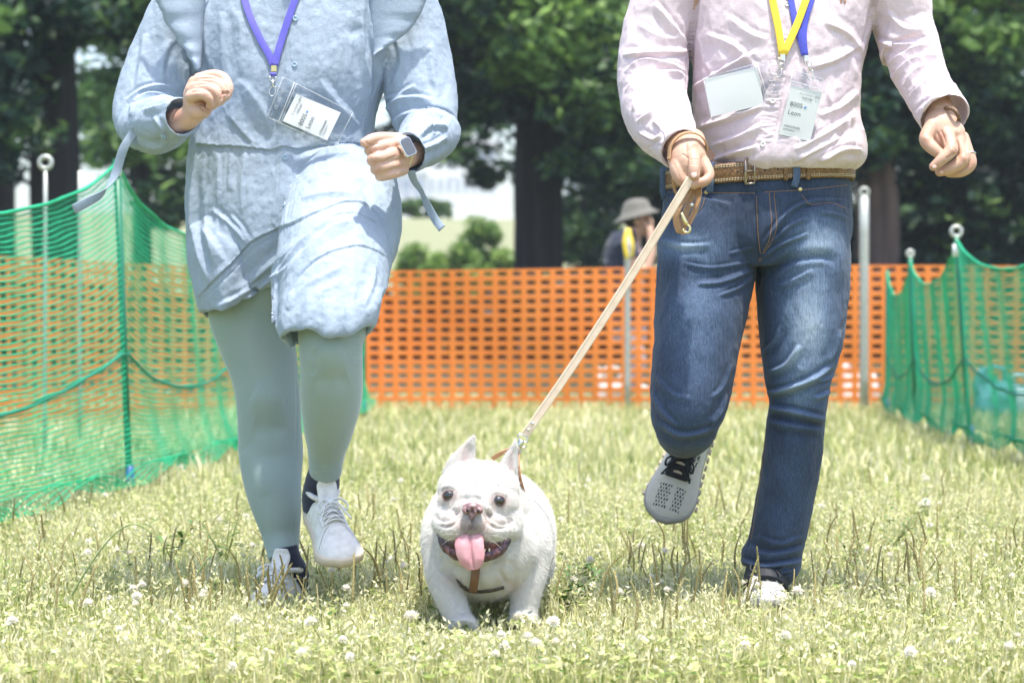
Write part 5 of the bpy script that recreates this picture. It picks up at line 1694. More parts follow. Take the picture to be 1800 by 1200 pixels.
def man():
    base = ground(1345, 1068)
    hc = P(1375, -262, 5.16)
    B = [loft([R(1375, -165, 5.20, 50, .062), R(1375, -105, 5.22, 54, .064), R(1375, -70, 5.22, 130, .08), R(1372, 40, 5.21, 138, .11), R(1366, 150, 5.21, 128, .11), R(1362, 250, 5.2, 122, .11), R(1333, 340, 5.2, 138, .115), R(1330, 420, 5.2, 130, .11)], n=36)]
    B += head_parts(hc, 0, 1.05)
    B += [loft([R(1260, 400, 5.19, 66, .085), R(1232, 560, 5.15, 60, .08), R(1208, 730, 5.13, 44, .055), R(1206, 752, 5.22, 40, .05), R(1208, 756, 5.42, 30, .04), R(1212, 760, 5.52, 28, .036)], n=24),
          loft([R(1400, 400, 5.2, 66, .085), R(1408, 560, 5.18, 60, .08), R(1404, 700, 5.18, 44, .055), R(1388, 830, 5.2, 42, .055), R(1352, 1000, 5.25, 26, .034), R(1346, 1040, 5.26, 26, .034)], n=24)]
    B += [loft([R(1235, -40, 5.21, 42, .05), R(1155, 80, 5.2, 38, .045), R(1150, 170, 5.12, 32, .038)], n=20, hint=(0, 1, 0)), loft([R(1150, 175, 5.12, 32, .038), R(1172, 222, 5.03, 28, .032), R(1203, 262, 4.94, 26, .026)], n=20),
          loft([R(1510, -40, 5.21, 42, .05), R(1592, 60, 5.21, 36, .045), R(1604, 92, 5.19, 32, .04)], n=20, hint=(0, 1, 0)), loft([R(1604, 90, 5.19, 32, .038), R(1632, 152, 5.1, 28, .034), R(1658, 205, 5.02, 24, .026)], n=20)]
    Vb, Fb = remesh(B, .006); Vb = smooth(Vb, Fb, 4)
    # ---------- hand holding the leash: seen from the thumb side, pointing at us
    k = mper(4.92)
    def fg(pts, rs): return finger(chainpx(pts), [r * k for r in rs])
    H = [fg([(1216, 262, 4.93), (1219, 280, 4.905), (1220, 296, 4.892), (1220, 309, 4.888)], [15, 12.5, 11.5, 10]),
         loft([R(1206, 244, 4.985, 33, .028), R(1208, 262, 4.95, 35, .032), R(1208, 284, 4.93, 34, .034), R(1210, 306, 4.925, 27, .028), R(1214, 320, 4.93, 18, .02)], n=28, sub=4),
         fg([(1193, 278, 4.925), (1190, 298, 4.91), (1197, 315, 4.905), (1214, 322, 4.905)], [15, 13, 11.5, 10]),
         fg([(1235, 284, 4.925), (1243, 299, 4.915), (1246, 311, 4.905), (1236, 319, 4.895), (1218, 324, 4.895)], [12, 11, 9, 8, 8.5]),
         fg([(1240, 292, 4.945), (1247, 306, 4.945), (1240, 318, 4.935), (1222, 326, 4.93)], [11, 9.5, 9, 9]),
         fg([(1234, 300, 4.97), (1240, 314, 4.97), (1228, 324, 4.96)], [11, 10, 9])]
    V1, F1 = remesh(H, .0016); V1 = smooth(V1, F1, 2); s = Sculpt(V1, F1)
    s.stroke([(1206, 252), (1207, 270), (1208, 290), (1207, 306)], 2.2, -.0022); s.stroke([(1198, 271), (1206, 275), (1210, 280)], 1.6, -.0016); s.stroke([(1236, 270), (1232, 290), (1230, 308)], 2, -.002)
    for yy in (282, 286, 290): s.stroke([(1211, yy), (1220, yy - 2), (1230, yy)], 1.4, -.0011)
    s.stroke([(1214, 256), (1222, 252)], 7, .003, taper=False); s.stroke([(1209, 311), (1220, 318), (1231, 311)], 1.8, -.0014); s.stroke([(1182, 285), (1190, 300), (1196, 318)], 2, -.001); s.apply(); V1 = s.V
    # ---------- free hand
    k = mper(5.0)
    H = [finger(chainpx([(1640, 222, 5.0), (1628, 245, 4.985), (1640, 261, 4.972), (1656, 273, 4.968)]), [15 * k, 13 * k, 11.5 * k, 9 * k]),
         finger(chainpx([(1664, 234, 4.99), (1669, 250, 4.97), (1672, 264, 4.955), (1657, 279, 4.948), (1641, 293, 4.95)]), [13 * k, 12 * k, 12 * k, 10.5 * k, 8 * k]),
         finger(chainpx([(1680, 236, 5.0), (1688, 258, 4.985), (1694, 279, 4.972), (1673, 295, 4.968), (1652, 302, 4.972)]), [13 * k, 12 * k, 12 * k, 10.5 * k, 8.5 * k]),
         finger(chainpx([(1692, 242, 5.015), (1700, 265, 5.0), (1706, 288, 4.992), (1690, 302, 4.99), (1668, 304, 4.995)]), [11.5 * k, 11 * k, 11 * k, 9.5 * k, 8 * k]),
         finger(chainpx([(1694, 250, 5.03), (1700, 270, 5.02), (1698, 290, 5.015), (1680, 298, 5.015)]), [10 * k, 9.5 * k, 9 * k, 8 * k]),
         loft([R(1657, 200, 5.03, 26, .024), R(1655, 214, 5.015, 30, .025), R(1659, 228, 5.005, 33, .024), R(1668, 244, 5.0, 33, .022), R(1678, 258, 5.0, 24, .016)], n=28, sub=4)]
    V2, F2 = remesh(H, .0016); V2 = smooth(V2, F2, 2); s = Sculpt(V2, F2)
    for pts in ([(1646, 230), (1652, 244), (1658, 258)], [(1654, 228), (1659, 242), (1662, 254)], [(1681, 246), (1684, 262), (1682, 276)], [(1696, 246), (1699, 268), (1701, 284)], [(1662, 280), (1672, 274), (1680, 270)]): s.stroke(pts, 2.2, -.0022)
    for c in ((1673, 262), (1694, 277), (1664, 234), (1682, 232), (1628, 243)): s.stroke([(c[0] - 2, c[1] - 1), (c[0] + 2, c[1] + 1)], 5, .0018, taper=False)
    s.stroke([(1666, 265), (1674, 260), (1681, 268)], 1.5, -.001); s.apply(); V2 = s.V
    o1 = len(Vb); V = np.concatenate([Vb, V1, V2]); F = np.concatenate([Fb, F1 + o1, F2 + o1 + len(V1)])
    q = proj(V); fl = np.zeros(len(V))
    for (cx, cy, r) in ((1180, 278, 8), (1197, 318, 8), (1218, 255, 8), (1246, 308, 7), (1230, 320, 8), (1220, 312, 7), (1673, 262, 8), (1694, 278, 8), (1706, 288, 7), (1628, 245, 9), (1642, 292, 7), (1655, 302, 7), (1655, 240, 9)):
        fl = np.maximum(fl, .45 * np.exp(-((q[:, 0] - cx) ** 2 + (q[:, 1] - cy) ** 2) / r ** 2))
    m = mk('person', V, F, SKIN2, origin=base, attrs={'flush': fl})
    tag(m, 'person running in pale pink shirt and blue jeans, holding the leash in one hand', 'person')
    face_details(m, hc, 1.05, None)
    hv, hf = remesh([ellipsoid(hc + np.array([0, .035, .045]), (.088, .095, .092)), ellipsoid(hc + np.array([0, .075, -.02]), (.075, .05, .07))], .006); hv = smooth(hv, hf, 3)
    mk('hair', hv, hf, bpy.data.materials['dark_hair'], m)
    def nail(c, u, n, w, l):
        c, u, n = np.array(c), np.array(u, float), np.array(n, float); u /= np.linalg.norm(u); n -= u * (n @ u); n /= np.linalg.norm(n); v = np.cross(n, u)
        Vn, Fn = ellipsoid((0, 0, 0), (w, l, .0022), n=18, m=10)
        mk('nail', Vn @ np.stack([v, u, n], 0) + c, Fn, NAIL, m)
    hb = bvh_of(V, F)
    p, n = cast(hb, 1220, 307, -.0008)
    nail(p, (0, .3, 1), n, .0062, .0075)
    for (a, b, ux, uz) in ((1643, 293, -.8, -.8), (1655, 302.5, -1, -.3)):
        p, n = cast(hb, a, b, -.0006)
        if p is not None: nail(p, (ux, -.1, uz), n + np.array([0, -.3, .3]), .0042, .0055)
    # ---------- jeans
    J = [loft([R(1336, 292, 5.2, 154, .125), R(1334, 318, 5.2, 161, .131), R(1331, 370, 5.2, 167, .138), R(1329, 425, 5.2, 166, .136), R(1328, 468, 5.2, 125, .11)], n=64, level=(0, 0, -1)),
         loft([R(1262, 380, 5.195, 96, .13), R(1246, 440, 5.18, 90, .125), R(1239, 500, 5.165, 85, .116), R(1230, 560, 5.14, 80, .107), R(1224, 610, 5.125, 76, .100), R(1217, 660, 5.11, 73, .092), R(1211, 705, 5.10, 68.5, .086), R(1207, 736, 5.11, 61, .078), R(1209, 756, 5.14, 47, .060)], n=52),
         loft([R(1207, 722, 5.14, 58, .072), R(1206, 748, 5.23, 54, .068), R(1206, 756, 5.34, 47, .060), R(1210, 758, 5.44, 44, .056)], n=44, pocket=(.03, .007)),
         loft([R(1398, 380, 5.2, 98, .13), R(1410, 440, 5.195, 86, .122), R(1412, 500, 5.19, 82.5, .115), R(1411, 560, 5.18, 77.5, .105), R(1408, 610, 5.175, 71, .095), R(1403, 655, 5.172, 61, .086), R(1404, 700, 5.18, 52, .076), R(1399, 750, 5.19, 52, .075), R(1392, 810, 5.2, 52, .073), R(1382, 870, 5.215, 50.5, .071), R(1373, 920, 5.225, 49.5, .070), R(1364, 958, 5.235, 49, .070), R(1355, 986, 5.24, 53, .074), R(1346, 1008, 5.24, 45, .068)], n=52, pocket=(.03, .007))]
    V, F = remesh(J, .0025); V = smooth(V, F, 2); s = Sculpt(V, F); S_ = s.stroke
    s.noise(.003, (7, 7, 4), 2.2, 3); s.noise(.0022, (14, 14, 12), 3.2, 2, ridged=True); s.apply()
    for pts, w, a in (([(1338, 452), (1375, 428), (1420, 410)], 4, .005), ([(1340, 430), (1385, 372), (1430, 352), (1490, 352)], 5, .005), ([(1352, 428), (1388, 396), (1420, 382)], 4, .004), ([(1345, 488), (1385, 462), (1440, 452), (1470, 462)], 9, -.005), ([(1360, 505), (1395, 492), (1430, 474)], 6, .003), ([(1440, 372), (1470, 376), (1494, 386)], 4, .003),
                      ([(1200, 462), (1250, 470), (1318, 460)], 4, .003), ([(1225, 500), (1270, 496), (1325, 474)], 5, .005), ([(1262, 520), (1300, 504), (1326, 480)], 4, .004), ([(1280, 446), (1322, 434)], 4, .003), ([(1160, 420), (1200, 432), (1250, 430)], 6, .004),
                      ([(1344, 692), (1385, 682), (1430, 664), (1464, 640)], 7, .010), ([(1346, 716), (1392, 722), (1456, 738)], 7, .010), ([(1350, 740), (1395, 748), (1452, 756)], 7, .006), ([(1350, 655), (1382, 640), (1405, 606)], 7, .007), ([(1430, 700), (1450, 692), (1468, 684)], 5, .008), ([(1440, 672), (1460, 665), (1470, 655)], 4, .007), ([(1342, 620), (1360, 600), (1372, 570)], 6, .005), ([(1455, 640), (1470, 610), (1478, 580)], 6, .005),
                      ([(1300, 982), (1345, 994), (1412, 984)], 6, .011), ([(1296, 1000), (1340, 1009), (1394, 1003)], 5, .009), ([(1316, 958), (1350, 974), (1418, 962)], 7, .006), ([(1330, 940), (1370, 955), (1412, 940)], 6, .004),
                      ([(1146, 690), (1165, 722), (1190, 748)], 6, .005), ([(1278, 690), (1268, 722), (1248, 748)], 6, .006), ([(1150, 655), (1180, 690), (1215, 700)], 7, .003), ([(1160, 742), (1200, 764), (1255, 752)], 6, .007), ([(1285, 640), (1270, 680), (1250, 700)], 6, .004)):
        S_(pts, w, a, 'r')
    D0 = s.D.copy()
    S_([(1329, 338), (1330, 400), (1334, 452), (1333, 462)], 2.2, -.003, 'g', taper=False); S_([(1336, 338), (1336, 400), (1338, 445)], 5, .0022, 'g')
    for dx in (0, 6): S_([(1354 + dx, 338), (1358 + dx, 395), (1352 + dx * .6, 424), (1340, 448)], 1.1, -.0012, 'g', taper=False)
    S_([(1334, 462), (1333, 500), (1320, 530)], 4, -.006)
    S_([(1408, 338), (1424, 354), (1460, 352), (1490, 362)], 2.0, -.002, 'g', taper=False); S_([(1410, 344), (1425, 360), (1460, 358)], 3.5, .002, 'g')
    S_([(1243, 342), (1236, 365), (1215, 378), (1170, 380)], 2.0, -.002, 'g', taper=False); S_([(1170, 345), (1200, 350)], 3, .002)
    S_([(1152, 480), (1148, 600), (1146, 690)], 2, -.0015, 'g'); S_([(1340, 700), (1345, 770), (1330, 880), (1316, 960)], 1.8, -.002, 'g', taper=False); S_([(1170, 336), (1330, 338), (1495, 322)], 1.6, -.0014, 'g', taper=False)
    s.apply()
    # wear where cloth rubs (thigh fronts, knee, fold crests), plus sunlight painted on the thighs
    q = s.q; fade_and_light = np.full(len(s.V), .14)
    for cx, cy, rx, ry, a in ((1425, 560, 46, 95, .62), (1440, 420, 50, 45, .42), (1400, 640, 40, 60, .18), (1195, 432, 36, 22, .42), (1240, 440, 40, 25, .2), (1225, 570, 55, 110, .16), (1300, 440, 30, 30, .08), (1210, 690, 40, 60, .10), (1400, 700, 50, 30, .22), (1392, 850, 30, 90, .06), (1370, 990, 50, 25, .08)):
        fade_and_light += a * np.exp(-((q[:, 0] - cx) / rx) ** 2 - ((q[:, 1] - cy) / ry) ** 2) * s.face ** .5
    fade_and_light += .10 * fbm(s.V * 9 + 3, 3) * 1.0
    fade_and_light += np.clip(D0 / .008, -.8, 1) * .16
    s.noise(.0006, (120, 120, 60), 5, 2); s.apply()
    j = mk('jeans', s.V, F, DENIM, m, attrs={'fade': np.clip(fade_and_light, 0, 1)})
    jb = bvh_of(s.V, F)
    # stitching, rivets, belt loops
    st = []
    def stitches(pts, step=3.4, r=.0006):
        pts = catmull(np.array(pts, float), 8); d = np.concatenate([[0], np.cumsum(np.linalg.norm(np.diff(pts, axis=0), axis=1))])
        for a in np.arange(0, d[-1] - step * .6, step):
            e = [np.array([np.interp(x, d, pts[:, 0]), np.interp(x, d, pts[:, 1])]) for x in (a, a + step * .62)]
            pp = [cast(jb, *x, .0006)[0] for x in e]
            if pp[0] is not None and pp[1] is not None and np.linalg.norm(pp[0] - pp[1]) < .02: st.append(tube(pp, r, n=4))
    for dx in (-2, 7): stitches([(1354 + dx, 340), (1358 + dx, 395), (1352 + dx * .6, 424), (1340 + dx * .3, 446)])
    stitches([(1410, 344), (1425, 359), (1460, 357), (1488, 367)]); stitches([(1240, 344), (1232, 367), (1212, 382), (1175, 384)]); stitches([(1175, 338), (1250, 339), (1330, 340)]); stitches([(1345, 338), (1420, 333), (1490, 325)])
    stitches([(1334, 455), (1342, 452)]); stitches([(1334, 459), (1341, 456)]); stitches([(1346, 760), (1336, 850), (1320, 950)]); stitches([(1330, 345), (1332, 400), (1337, 448)])
    o = mk('stitching', *join(st), COPPER, j); o['kind'] = 'stuff'
    for c in ((1242, 338), (1406, 333)):
        p, n = cast(jb, *c, .001)
        mk('rivet', *ellipsoid(p, (.0045, .002, .0045), n=16, m=8), BRASS, j)
    # ---------- belt
    c0 = P(1334, 314, 5.2); A_, B_ = 163.5 * mper(5.2), .1335
    def belt_pt(t, h, out):
        x, y = math.sin(t), -math.cos(t)
        tilt = .012 * x + .004 * math.cos(t)
        return np.array([c0[0] + (A_ + out) * x, c0[1] + (B_ + out) * y, c0[2] + h + tilt + .006])
    hb_ = .0205
    ts = np.linspace(0, 2 * math.pi, 120, endpoint=False)
    Vb_, Fb_ = [], []
    prof = [(-hb_, .001), (-hb_, .0045), (-hb_ * .8, .0062), (0, .0066), (hb_ * .8, .0062), (hb_, .0045), (hb_, .001)]
    for t in ts:
        for h, o_ in prof: Vb_.append(belt_pt(t, h, o_))
    kk = len(prof)
    for i in range(120):
        for a in range(kk):
            b = (a + 1) % kk; i2 = (i + 1) % 120
            Fb_.append([i * kk + a, i2 * kk + a, i2 * kk + b, i * kk + b])
    belt = mk('belt', Vb_, Fb_, BELT, m)
    stt = []
    for h in (-hb_ * .78, -hb_ * .62, hb_ * .78, hb_ * .62):
        for t in np.arange(-1.4, 1.4, .030):
            stt.append(tube([belt_pt(t, h, .0066), belt_pt(t + .019, h, .0066)], .0008, n=4))
    o = mk('stitching', *join(stt), THREAD, belt); o['kind'] = 'stuff'
    def tx(px): return math.asin(max(-1, min(1, (P(px, 314, 5.07)[0] - c0[0]) / A_)))
    for px in (1298, 1344, 1366):
        mk('punch_hole', *ellipsoid(belt_pt(tx(px), 0, .0066), (.002, .0012, .0025), n=10, m=8), BLACK, belt)
    tb = tx(1316)
    e = [belt_pt(tb + a, h, .0095) for a, h in ((-.028, -.026), (.062, -.026), (.062, .026), (-.028, .026))]
    bk = tube([e[0], (e[0] + e[3]) / 2, e[3]], .0032, n=8), tube([e[1], e[2]], .002, n=8), tube([e[0], e[1]], .0024, n=8), tube([e[3], e[2]], .0024, n=8), tube([belt_pt(tb + .062, 0, .008), belt_pt(tb, 0, .011), belt_pt(tb - .03, 0, .011)], .0020, n=8)
    mk('buckle', *join(bk), new_mat('aged_steel', (.42, .36, .30), .3, Metallic=1.0), belt)
    for px in (1379, 1418):
        t = tx(px); mk('keeper', *ribbon([belt_pt(t, -hb_ - .003, .006), belt_pt(t, -hb_ * .9, .0095), belt_pt(t, hb_ * .9, .0095), belt_pt(t, hb_ + .003, .006)], (1, 0, 0), .009, .002, sub=3), BELT, belt)
    for px in (1254, 1397, 1180):
        t = tx(px); lp = [belt_pt(t, hb_ + .006, .004), belt_pt(t, hb_, .0105), belt_pt(t, 0, .0105), belt_pt(t, -hb_, .0105), belt_pt(t - .02, -hb_ - .018, .006)]
        lo = mk('belt_loop', *ribbon(lp, (1, 0, 0), .0145, .0022, sub=4), DENIM, j, attrs=None)
        at = lo.data.attributes.new('fade', 'FLOAT', 'POINT'); at.data.foreach_set('value', np.full(len(lo.data.vertices), .38, np.float32))
    # ---------- shirt
    T = [loft([R(1375, -105, 5.22, 75, .08), R(1375, -75, 5.22, 150, .105), R(1375, -20, 5.215, 176, .125), R(1370, 50, 5.21, 163, .137), R(1365, 120, 5.205, 150, .141), R(1364, 180, 5.2, 148, .142), R(1370, 230, 5.195, 147, .146), R(1378, 262, 5.19, 144, .152), R(1378, 284, 5.19, 140, .151), R(1372, 300, 5.195, 128, .138)], n=72, level=(0, 0, -1)),
         loft([R(1215, -50, 5.215, 66, .075), R(1172, 0, 5.21, 66, .072), R(1154, 70, 5.2, 66, .074), R(1149, 130, 5.17, 64, .075), R(1150, 185, 5.11, 56, .068)], n=48, hint=(0, 1, 0)),
         loft([R(1146, 150, 5.17, 56, .07), R(1152, 190, 5.10, 59, .070), R(1168, 224, 5.035, 53, .062), R(1186, 248, 4.985, 43, .052), R(1197, 262, 4.955, 39, .046)], n=48, pocket=(.04, .005)),
         loft([R(1510, -50, 5.215, 66, .075), R(1572, -5, 5.21, 66, .070), R(1588, 45, 5.21, 64, .064), R(1598, 92, 5.18, 54, .060)], n=48, hint=(0, 1, 0)),
         loft([R(1596, 62, 5.21, 50, .056), R(1611, 112, 5.16, 48, .058), R(1632, 155, 5.10, 45, .055), R(1650, 186, 5.05, 45, .055), R(1661, 205, 5.02, 46, .056)], n=48, pocket=(.04, .005))]
    V, F = remesh(T, .0025); V = smooth(V, F, 2); s = Sculpt(V, F); S_ = s.stroke
    s.noise(.004, (6, 6, 4), 7.2, 3); s.noise(.0034, (11, 11, 8), 4.2, 2, ridged=True); s.noise(.0014, (28, 28, 20), 14.2, 2, ridged=True); s.apply()
    for pts, w, a in (([(1095, 98), (1140, 95), (1200, 92), (1212, 84)], 6, .009), ([(1098, 128), (1130, 106), (1170, 112), (1206, 126)], 6, .009), ([(1098, 162), (1120, 142), (1150, 128), (1190, 128), (1208, 142)], 6, .009), ([(1112, 195), (1122, 165), (1140, 150)], 5, .008), ([(1150, 5), (1185, 50), (1210, 82)], 8, .009), ([(1120, 215), (1140, 200), (1162, 178)], 5, .007), ([(1122, 232), (1150, 246), (1164, 235)], 4, .007), ([(1148, 212), (1160, 222), (1166, 234)], 4, .006), ([(1150, 165), (1180, 155), (1208, 168)], 6, .006), ([(1165, 195), (1190, 180), (1212, 195)], 6, .005), ([(1120, 40), (1150, 60), (1190, 70)], 8, .005),
                      ([(1212, 158), (1250, 136), (1290, 112), (1330, 92)], 7, .009), ([(1225, 226), (1290, 206), (1342, 186)], 7, .008), ([(1250, 256), (1300, 240), (1340, 220)], 7, .008), ([(1250, 282), (1290, 268), (1335, 258)], 6, .007), ([(1398, 264), (1450, 236), (1502, 200)], 8, .009), ([(1440, 204), (1480, 186), (1508, 160)], 8, .007), ([(1440, 284), (1485, 262), (1516, 266)], 6, .009), ([(1395, 285), (1440, 262), (1480, 240)], 6, .006), ([(1280, 30), (1320, 60), (1350, 70)], 9, .005), ([(1425, 120), (1470, 105), (1510, 80)], 8, .006), ([(1240, 60), (1290, 80), (1330, 120)], 8, .004), ([(1450, 40), (1490, 60), (1518, 95)], 8, .005), ([(1240, 110), (1265, 160), (1250, 205)], 7, .005), ([(1455, 160), (1470, 220), (1460, 270)], 7, .004), ([(1490, 210), (1498, 245), (1512, 270)], 6, .006),
                      ([(1540, 72), (1580, 80), (1640, 76)], 6, .009), ([(1562, 112), (1600, 88), (1642, 82)], 5, .009), ([(1568, 138), (1602, 106), (1652, 96)], 5, .009), ([(1588, 152), (1612, 122), (1658, 110)], 5, .008), ([(1598, 172), (1632, 142), (1668, 130)], 5, .008), ([(1560, 20), (1590, 50), (1630, 52)], 8, .006), ([(1650, 150), (1672, 150), (1685, 160)], 4, .006), ([(1620, 195), (1650, 160), (1680, 150)], 5, .005), ([(1550, 90), (1556, 120), (1570, 140)], 5, .007)):
        S_(pts, w, a, 'r')
    S_([(1226, -20), (1222, 20), (1216, 60), (1212, 90), (1211, 150), (1216, 200)], 4, -.012, 'g', taper=False)
    S_([(1545, -20), (1530, 30), (1524, 70)], 4, -.010, 'g', taper=False)
    S_([(1604, 198), (1628, 174), (1662, 166), (1692, 178)], 2.4, -.004, 'g'); S_([(1163, 222), (1166, 250), (1170, 275)], 2.4, -.004, 'g'); S_([(1133, 262), (1150, 256), (1166, 256)], 1.6, -.003, 'g')
    pl = [(1376, -20), (1374, 60), (1368, 120), (1358, 180), (1346, 235), (1336, 296)]
    S_(pl, 15, .003, 'b', (4.9, 5.2), taper=False)
    for dx in (-17, 17): S_([(a + dx, b) for a, b in pl], 1.6, -.002, 'g', (4.9, 5.2), taper=False)
    rr = random.Random(4)
    for yy in range(60, 250, 6):
        cx = np.interp(yy, [b for a, b in pl], [a for a, b in pl])
        S_([(cx - 15, yy + rr.uniform(-2, 2)), (cx, yy + rr.uniform(-1, 3)), (cx + 15, yy + rr.uniform(-2, 3))], 2.2, rr.uniform(.0012, .0026), 'g', (4.9, 5.2))
    s.apply(); s.noise(.0009, (45, 45, 30), 1.2, 3); s.apply()
    sh = mk('shirt', s.V, F, OXFORD, m)
    sb = bvh_of(s.V, F)
    BT = new_mat('pearl_button', (.78, .76, .74), .25)
    for c in ((1384, 8), (1341, 254), (1358, 178)):
        p, n = cast(sb, *c, .0006); button(sh, p, n, .0055, BT)
    # embroidered rider emblem on the chest
    em = []
    for (a, b, rx, rz) in ((1481, -2, 4, 3), (1486, -6, 2.4, 4), (1478, 3, 1.2, 4.5), (1485, 4, 1.2, 4), (1482, -9, 1.6, 2), (1475, -5, 2.6, 1.4)):
        p, n = cast(sb, a, b, .0012); em.append(ellipsoid(p, (rx * mper(5.07), .0012, rz * mper(5.07)), n=12, m=8))
    mk('emblem', *join(em), new_mat('brown_thread', (.38, .16, .07), .8), sh)
    # cuff tab and bracelet watch
    mk('watch_strap', *tube([P(1664, 190, 5.00), P(1676, 192, 4.985), P(1684, 203, 4.985), P(1686, 212, 5.01), P(1676, 205, 5.05), P(1660, 196, 5.05)], .0045, n=8, sub=4, closed=True), leather('watch_leather', (.14, .08, .05), (.28, .17, .10)), m)
    rc = P(1703, 272, 4.998); ax = P(1706, 288, 4.992) - P(1700, 265, 5.0); ax /= np.linalg.norm(ax); a1 = np.cross(ax, [0, 1, 0]); a1 /= np.linalg.norm(a1); a2 = np.cross(ax, a1)
    mk('ring', *tube([rc + 11.8 * mper(5.0) * (a1 * math.cos(t) + a2 * math.sin(t)) for t in np.linspace(0, 6.283, 24, endpoint=False)], .0016, n=6, closed=True), METAL, m)
    # ---------- shoes
    mats = (GREYKNIT, SOLE2, BLACK, LUG)
    sock(m, [R(1209, 757, 5.42, 30, .04), R(1212, 762, 5.50, 34, .045), R(1214, 766, 5.56, 34, .05)], BLACK)
    M1 = foot_frame(P(1238, 722, 5.60), P(1160, 930, 5.47), (-.06, -.93, .36))
    sneaker(m, M1, .305, mats, 'runner', 1.22, label='grey running shoe lifted behind the knee')
    hq = P(1352, 1050, 5.345); hq[2] = .0; tq = P(1342, 1060, 5.06); tq[2] = .0
    sneaker(m, foot_frame(hq, tq, (0, 0, 1)), .285, mats, 'runner', 1.08, label='grey running shoe planted in the grass')
    bo = sock(m, [R(1350, 992, 5.235, 36, .052), R(1347, 1015, 5.22, 39, .062), R(1345, 1040, 5.20, 40, .07)], BLACK)
    for px_, py_, rr_ in ((1327, 1019, .012), (1362, 1018, .007)):
        mk('reflective_patch', *ellipsoid(P(px_, py_, 5.158), (rr_, .004, .010), n=14, m=10), PAPER, bo)
    return m, sb, jb
MAN, MBV, JBV = man()

BLUEST = fabric('blue_strap', (.10, .12, .62), (.06, .07, .45), weave=1500, sheen=.2)
YELST = fabric('yellow_strap', (.80, .60, .06), (.68, .48, .04), weave=1500, sheen=.2)
def lanyards_m():
    # blue one with name card
    root = empty('lanyard', P(1415, 100, 5.05))
    for pts in ([(1384, -30), (1390, 5), (1399, 45), (1408, 75), (1414, 98)], [(1434, -30), (1424, 5), (1414, 40), (1412, 70), (1415, 98)]):
        a, nn = strap_on(MBV, pts, .004); T = np.gradient(a, axis=0); sd = np.cross(T, nn); sd /= np.linalg.norm(sd, axis=1)[:, None]
        mk('strap', *ribbon(a, sd, 11.5 * mper(5.05), .0012, sub=5), BLUEST, root)
    p, n = cast(MBV, 1416, 104, .009); mk('ferrule', *box(p, (.009, .005, .011)), METAL, root, smooth=False)
    p3, _ = cast(MBV, 1420, 117, .011); lanyard_clip(root, p3, (-.15, 0, 1), 1.0)
    yb = cast(MBV, 1410, 200)[0][1] - .018
    z = lambda q, d=0: (q[0], q[1], yb + d)
    badge(root, [z((1394, 122)), z((1458, 142)), z((1428, 254), .004), z((1366, 239), .004)], [z((1391, 150)), z((1445, 163)), z((1424, 249), .004), z((1369, 236), .004)], 0.0)
    tag(root, 'blue lanyard with hook and clear pouch holding a printed name card', 'lanyard')
    # yellow one with the blank card turned away
    root = empty('lanyard', P(1375, 98, 5.04))
    for pts in ([(1352, -40), (1359, 0), (1367, 50), (1375, 96)], [(1432, -40), (1417, 0), (1400, 46), (1378, 96)]):
        a, nn = strap_on(MBV, pts, .0065); T = np.gradient(a, axis=0); sd = np.cross(T, nn); sd /= np.linalg.norm(sd, axis=1)[:, None]
        mk('strap', *ribbon(a, sd, 13 * mper(5.05), .0012, sub=5), YELST, root)
    p, n = cast(MBV, 1375, 101, .010); mk('ferrule', *box(p, (.010, .005, .012)), METAL, root, smooth=False)
    p, n = cast(MBV, 1374, 108, .010); mk('strap_end', *tube([p + [-.005, 0, 0], p + [.005, 0, 0]], .0035, n=8), YELST, root)
    p3, _ = cast(MBV, 1371, 118, .012); lanyard_clip(root, p3, (.25, 0, 1), .9)
    yb = cast(MBV, 1300, 160)[0][1] - .016
    z = lambda q, d=0: (q[0], q[1], yb + d)
    badge(root, [z((1350, 106), -.006), z((1375, 180), -.006), z((1250, 211), .006), z((1235, 137), .006)], [z((1331, 118), -.004), z((1343, 184), -.004), z((1250, 206), .005), z((1238, 139), .005)], 0.0, text=False)
    tag(root, 'yellow lanyard with clear pouch holding a blank white card turned sideways', 'lanyard')
lanyards_m()
